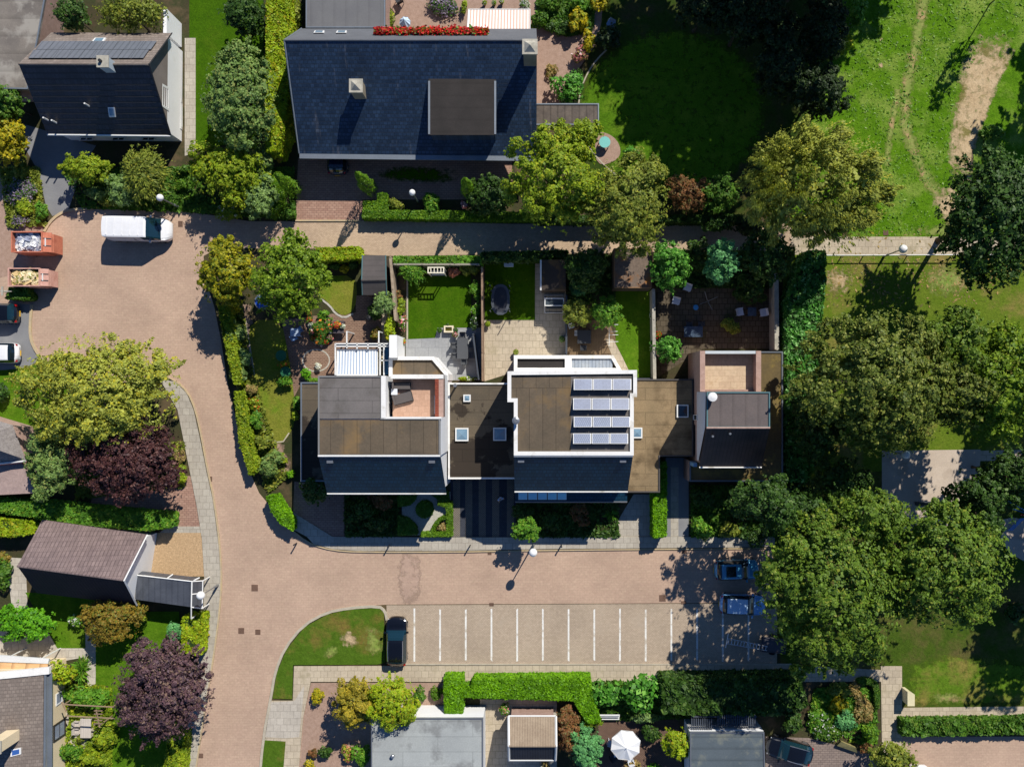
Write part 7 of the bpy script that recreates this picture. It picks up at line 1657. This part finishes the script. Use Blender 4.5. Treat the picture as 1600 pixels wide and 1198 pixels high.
many('border_shrub', 'shrub', [
    ('grey green shrub against the upper street hedge', 364, 520, 1.6, 20, 22, L_GRY, dict(size=.14)),
    ('silvery shrub halfway down the street hedge', 381, 556, 1.5, 17, 18, L_SIL, dict(size=.13)),
    ('grey green leafy shrub below the silvery street shrub', 376, 587, 1.4, 18, 14, L_GRY, dict(size=.14)),
    ('small dry shrub beside the stone edging of the corner hedge', 392, 612, 1.1, 10, 11, L_DRY, dict(size=.12)),
    ('yellow flecked shrub in the street border', 398, 630, 1.2, 11, 11, L_YG, dict(size=.13, fl=F_ORG, flf=.12)),
    ('bright green shrub in the street border', 402, 658, 1.4, 12, 14, L_GRN, dict(size=.13)),
    ('olive shrub low in the street border', 412, 690, 1.5, 15, 16, L_OLIVE, dict(size=.14)),
    ('airy grey shrub above the short curved hedge', 426, 728, 1.6, 24, 22, L_GRY, dict(size=.14)),
    ('lime shrub at the outer edge of the street border', 398, 716, 1.4, 13, 18, L_YG, dict(size=.14)),
    ('small clipped green ball by the low side roof', 453, 742, .9, 7, 8, L_HED, dict(size=.08)),
    ('yellow green shrub right of the airy grey one', 444, 716, 1.1, 9, 10, L_YG, dict(size=.12)),
    ('climbing green plant at the low side roof, upper of two', 464, 630, 1.2, 6, 12, L_GRN, dict(size=.12)),
    ('climbing green plant at the low side roof, lower of two', 463, 650, 1.2, 6, 10, L_YG, dict(size=.12)),
    ('dry olive shrub right of the purple tree', 280, 742, 1.1, 12, 16, L_YG, dict(size=.13)),
    ('straw coloured shrub between purple tree and pavement', 282, 712, 1.0, 8, 13, L_DRY, dict(size=.12)),
    ('dark bed shrub left of the box garden', 560, 800, 1.4, 26, 20, L_DRK, dict(size=.14)),
    ('rusty shrub in the shaded bed under the tiled front', 590, 786, 1.3, 22, 18, L_RUS, dict(size=.13)),
    ('dark green shrub at the pavement edge of the shaded bed', 588, 822, 1.3, 22, 16, L_DRK, dict(size=.14)),
    ('small heathery shrub in the sunny box corner', 690, 824, .6, 10, 8, L_DRY, dict(size=.09)),
    ('dark shaded shrub below the blue rooflights', 868, 812, 1.2, 26, 16, L_DRK, dict(size=.14)),
    ('rusty shaded shrub left of the spiky plant', 905, 806, 1.2, 20, 16, L_RUS, dict(size=.14)),
    ('shaded shrub behind the ball tree', 812, 800, 1.4, 20, 14, L_DRK, dict(size=.14)),
    ('dark shrub below the third white house, left', 1096, 778, 1.6, 22, 18, L_DRK, dict(size=.15)),
    ('dark shrub below the third white house, right', 1150, 790, 1.8, 26, 20, L_DRK, dict(size=.16)),
    ('low shrub in the dappled bed before the oak', 1136, 826, 1.2, 20, 16, L_OLIVE, dict(size=.14)),
    ('dark shrub beside the pavement before the oak', 1180, 836, 1.4, 22, 16, L_DRK, dict(size=.15)),
    ('lavender bed on the gravel terrace behind the slate house', 690, 9, .8, 31, 17, L_MID, dict(size=.11, fl=F_LIL, flf=.4, lob=9)),
    ('green mixed shrub right of the striped awning', 846, 30, 1.2, 18, 18, L_MID, dict(size=.13)),
    ('white flowering shrub at the corner of the striped awning', 819, 8, 1.0, 10, 8, F_WHT, dict(size=.1, fl=L_MID, flf=.3)),
    ('dark round heather clump behind the yellow bush', 878, 46, .9, 13, 12, L_DRK, dict(size=.1)),
    ('second dark heather clump nearer the gravel', 858, 40, .9, 11, 9, L_DRK, dict(size=.1)),
    ('green shrub at the top edge above the heather', 866, 8, 1.5, 24, 16, L_MID, dict(size=.14)),
    ('fresh green shrub next to the yellow flowering shrub', 905, 8, 1.5, 16, 12, L_GRN, dict(size=.14)),
    ('straw grass patch between wall path and pale green bush', 862, 112, .5, 9, 12, L_DRY, dict(size=.1)),
    ('dark shrub tucked behind the pale green round bush', 902, 116, 1.2, 9, 12, L_DRK, dict(size=.12)),
    ('leafy green shrub left of the pink terrace edge', 726, 14, .9, 7, 12, L_YG, dict(size=.1)),
    ('border plant at the annexe wall', 610, 30, .9, 6, 14, L_YG, dict(size=.1)),
    ('shrub row beside the tall hedge and annexe', 462, 20, 1.6, 10, 30, L_OLIVE, dict(size=.13)),
    ('shrub at the turquoise table under the canopy', 985, 236, 1.2, 14, 8, L_LAU, dict(size=.14)),
    ('heather bed by the asphalt drive', 32, 300, .8, 24, 26, L_MID, dict(size=.11, fl=F_LIL, flf=.45, lob=9)),
    ('yellow green border shrub beside the asphalt drive', 44, 322, 1.0, 16, 18, L_YG, dict(size=.13)),
    ('leafy green border shrub at the kerb by the red skip', 64, 336, 1.0, 9, 22, L_GRN, dict(size=.14)),
    ('purple heather patch above the red skip', 28, 345, .6, 18, 9, L_OLIVE, dict(size=.1, fl=F_LIL, flf=.5)),
    ('brown heather at the upper left border', 30, 262, 1.0, 12, 24, L_OLIVE, dict(size=.12)),
    ('pale twiggy bush by the white van roof', 148, 304, 1.5, 19, 14, L_SIL, dict(size=.13)),
    ('low hedge bush before the globe lamp', 270, 312, 1.2, 16, 9, L_MID, dict(size=.12)),
    ('flowering bush below the yellow green rounded tree', 356, 328, 1.5, 24, 14, L_YG, dict(size=.15, fl=F_WHT, flf=.05)),
    ('curved clipped border bush left of the yellow green tree', 284, 262, 1.1, 14, 7, L_MID, dict(size=.1)),
    ('dark shrub below the pale twiggy bush', 172, 318, 1.1, 18, 8, L_OLIVE, dict(size=.12)),
    ('blue grey shrub left of the yellowish leafy hedge', 276, 988, 1.7, 12, 22, L_BLU, dict(size=.14)),
    ('small white flowering shrub by the orange brown tree', 118, 968, 1.2, 10, 12, L_GRN, dict(size=.12, fl=F_WHT, flf=.1)),
    ('small yellowing shrub right of the orange brown tree', 220, 968, 1.1, 10, 9, L_YG, dict(size=.11)),
    ('fine feathery grass clump by the bending slab path', 122, 1050, 1.6, 17, 27, L_GRN, dict(size=.16, spiky=True)),
    ('rambling green climber above the timber table', 135, 1090, 1.8, 40, 17, L_GRN, dict(size=.16, lob=10)),
    ('yellow green climber along the cream house wall', 96, 1050, 3.2, 22, 18, L_HYEL, dict(size=.15, lob=8)),
    ('bright green bush right of the timber table', 163, 1150, 1.6, 20, 25, L_YG, dict(size=.16, lob=8)),
    ('green bush below the cream house window', 108, 1178, 1.4, 24, 14, L_GRN, dict(size=.14, lob=8)),
    ('mixed bush at the bottom edge under the purple tree', 148, 1190, 1.3, 24, 14, L_YG, dict(size=.14)),
    ('leafy bush at the foot of the round purple tree', 214, 1072, 1.2, 22, 10, L_MID, dict(size=.14)),
    ('orange flowered creeper at the left edge above the vine', 6, 850 + 20, 1.0, 10, 10, L_ORG, dict(size=.12)),
    ('dark green shrub at the left edge beside the pale path', 8, 900, 1.5, 18, 24, L_MID, dict(size=.15)),
    ('small rounded shrub at the left edge of the lawn', 4, 618, 1.4, 10, 18, L_DRK, dict(size=.14)),
    ('flowering shrub at the corner of the brick shed', 791, 1108, 1.1, 11, 10, L_GRN, dict(size=.11, fl=F_PNK, flf=.12)),
    ('round dark shrub at the tip of the long bright hedge', 920, 1124, 1.6, 18, 17, L_YG, dict(size=.14)),
    ('straw coloured grass tuft at the bottom edge below the shed', 853, 1196, .9, 8, 9, L_DRY, dict(size=.16, spiky=True)),
    ('dark bush right of the white parasol', 1020, 1140, 1.5, 18, 16, L_DRK, dict(size=.14)),
    ('low pale planting below the parasol', 988, 1196, .7, 14, 8, L_DRY, dict(size=.11)),
    ('green dome at the bottom edge right of the parasol', 1022, 1198, .8, 12, 7, L_BRT, dict(size=.1)),
    ('left laurel bush at the end of the bright hedge', 945, 1080, 2.2, 24, 22, L_LAU, dict(size=.22, lob=7)),
    ('big glossy laurel bush right of the smaller laurel', 1000, 1084, 2.6, 34, 30, L_LAU, dict(size=.24, lob=8)),
    ('trailing pale shrub below the glossy laurel bush', 1004, 1122, 1.2, 32, 9, L_SIL, dict(size=.13)),
    ('dry brown planting at the top of the flower garden', 1340, 1076, .7, 18, 12, L_DRY, dict(size=.12)),
    ('straw perennials along the right of the flower garden', 1350, 1110, .9, 18, 24, L_DRY, dict(size=.13, lob=8)),
    ('yellow perennials in the flower garden', 1308, 1100, .9, 15, 15, L_YEL, dict(size=.15)),
    ('blue grey shrub in the middle of the flower garden', 1322, 1124, 1.2, 18, 17, L_BLU, dict(size=.14)),
    ('fresh green planting at the left of the flower garden', 1284, 1122, .8, 22, 16, L_GRN, dict(size=.15, fl=F_WHT, flf=.06)),
    ('green ground planting with white stones by the black coupe', 1300, 1146, .7, 30, 12, L_MID, dict(size=.14, fl=F_WHT, flf=.06)),
    ('rusty brown shrub below the clipped dome', 1352, 1168, .9, 15, 8, L_RUS, dict(size=.12)),
    ('olive planting at the upper left of the flower garden', 1312, 1078, 1.0, 18, 12, L_OLIVE, dict(size=.13)),
    ('dark shrub above the black coupe', 1240, 1128, 1.6, 26, 18, L_DRK, dict(size=.17)),
    ('dark green undergrowth by the ivy bank foot', 1250, 770, 1.8, 30, 22, L_DRK, dict(size=.18)),
    ('shaded undergrowth left of the park lawn', 1276, 690, 1.6, 22, 34, L_DRK, dict(size=.18)),
    ('shaded dark planting on the brown terrace', 1180, 452, 1.6, 32, 22, L_DRK, dict(size=.16)),
    ('low shrub near the small dark terrace table', 1142, 508, 1.3, 17, 15, L_OLIVE, dict(size=.13)),
    ('dark shaded shrub beside the blue green conifer', 1090, 398, 1.8, 16, 26, L_DRK, dict(size=.16)),
    ('dark bush below the dark shaded tree between sheds', 905, 452, 1.3, 16, 12, L_BLU, dict(size=.14)),
    ('shade bush below the weeping tree', 1180, 350, 2.0, 30, 20, L_SHADE, dict(size=.18)),
    ('shade bush between olive tree and weeping tree', 1120, 346, 2.0, 26, 16, L_DRK, dict(size=.18)),
    ('ragged bush at the yellow meadow corner', 1322, 66, 1.6, 16, 18, L_HYEL, dict(size=.16)),
    ('rough green bush at the meadow and shade border', 1340, 22, 2.0, 20, 20, L_GRN, dict(size=.17)),
    ('dark green shrub beneath the dark ragged tree', 1552, 210, 1.5, 20, 14, L_MID, dict(size=.16)),
    ('bushy patch in the shaded park at the right edge', 1584, 964, 1.4, 18, 22, L_DRK, dict(size=.16)),
    ('dark shrub in the shade left of the round lawn top', 950, 62, 1.6, 22, 22, L_SHADE, dict(size=.16)),
    ('shade shrub above the grey canopy of the slate house front', 740, 292, 1.4, 14, 12, L_DRK, dict(size=.14)),
], None)

scatter('meadow_tussocks', 'tussocky blades of the rough green meadow', [(1330, 0), (1605, 0), (1605, 60), (1540, 62), (1490, 150), (1480, 270), (1440, 368), (1300, 368), (1320, 200)], 7000, .1, LEAF('leaf_meadow', (84, 116, 18), (124, 150, 46), (150, 160, 96), .15), .012)
scatter('fallen_leaves', 'small ochre fallen leaves strewn over the park lawn', [(1292, 402), (1560, 402), (1560, 480), (1292, 480)], 700, .11, L_DRY, .02, False)
scatter('fallen_leaves', 'pale fallen leaves strewn along the footpath by the meadow', [(1290, 362), (1530, 362), (1530, 398), (1290, 398)], 130, .1, L_DRY, .02, False)

for lb, poly, n, leaf in (('low mixed ground cover of the flower garden', [(1272, 1076), (1340, 1066), (1368, 1080), (1370, 1160), (1320, 1158), (1262, 1140)], 9000, L_GRN),
        ('low ground cover along the street hedge of the corner garden', [(352, 470), (380, 474), (392, 560), (420, 660), (452, 745), (420, 770), (396, 720), (374, 620), (356, 540)], 12000, L_OLIVE),
        ('low ground cover around the bushes by the asphalt drive', [(96, 262), (460, 262), (462, 344), (300, 332), (130, 326)], 22000, L_MID),
        ('leafy ground cover in the shaded front bed of the first white house', [(540, 768), (624, 768), (624, 836), (540, 838)], 7000, L_DRK),
        ('leafy ground cover in the shaded front bed of the second white house', [(808, 784), (966, 784), (966, 838), (808, 838)], 9000, L_DRK),
        ('dark ground cover below the third white house', [(1080, 758), (1236, 758), (1236, 838), (1080, 838)], 9000, L_MID),
        ('ground cover in the shaded gardens below the olive tree', [(888, 400), (960, 400), (960, 470), (888, 478)], 5000, L_DRK),
        ('ground cover beneath the blue green conifer', [(1024, 392), (1212, 392), (1212, 450), (1024, 450)], 9000, L_DRK),
        ('ground cover among the bushes behind the slate house', [(838, 0), (930, 0), (926, 50), (890, 58), (842, 44)], 7000, L_MID),
        ('rambling ground cover in the cream house garden', [(84, 1056), (176, 1074), (176, 1198), (84, 1198), (112, 1120)], 8000, L_YG),
        ('ground cover at the foot of the purple tree', [(110, 690), (290, 690), (290, 760), (120, 780)], 7000, L_OLIVE),
        ('ground cover by the brick terrace and laurel bushes', [(926, 1062), (1080, 1062), (1076, 1120), (936, 1124)], 7000, L_MID),
        ('dry ground cover beside the yellowish left border', [(0, 262), (62, 262), (74, 352), (14, 356)], 6000, L_OLIVE)):
    scatter('ground_cover', lb, poly, n, .15, leaf, .04, zz=.22, jit=.6)
# ------------------------------------------------------------------ light, sky, camera
w = bpy.data.worlds.new('World'); sc.world = w; w.use_nodes = True
nt = w.node_tree; bg = nt.nodes['Background']
sky = nt.nodes.new('ShaderNodeTexSky'); sky.sky_type = 'NISHITA'; sky.sun_disc = False
sky.sun_elevation = SUN_EL; sky.sun_rotation = SUN_AZ; sky.air_density = .7; sky.dust_density = 0; sky.ozone_density = 10
nt.links.new(sky.outputs[0], bg.inputs[0]); bg.inputs[1].default_value = .1
sl = bpy.data.lights.new('Sun', 'SUN'); sl.energy = 4.8; sl.angle = math.radians(.5); sl.color = (1, .95, .87)
so = bpy.data.objects.new('Sun', sl); COL.objects.link(so)
d = Vector((math.sin(SUN_AZ)*math.cos(SUN_EL), math.cos(SUN_AZ)*math.cos(SUN_EL), math.sin(SUN_EL)))
so.rotation_euler = d.to_track_quat('Z', 'Y').to_euler(); so.location = d*60
cd = bpy.data.cameras.new('Camera'); cam = bpy.data.objects.new('Camera', cd); COL.objects.link(cam)
cam.location = (0, 0, HC); cam.rotation_euler = (0, 0, 0)
cd.sensor_width = 36; cd.lens = 36*HC/(1600/SC); cd.shift_x = (800-NX)/1600; cd.shift_y = (NY-599)/1600
cd.clip_start = 1; cd.clip_end = 2000
sc.camera = cam
sc.view_settings.view_transform = 'Standard'; sc.view_settings.look = 'None'; sc.view_settings.exposure = 0.0; sc.view_settings.gamma = 1
sc.cycles.diffuse_bounces = 1; sc.cycles.transmission_bounces = 2; sc.cycles.max_bounces = 5; sc.cycles.transparent_max_bounces = 4; sc.cycles.use_denoising = True
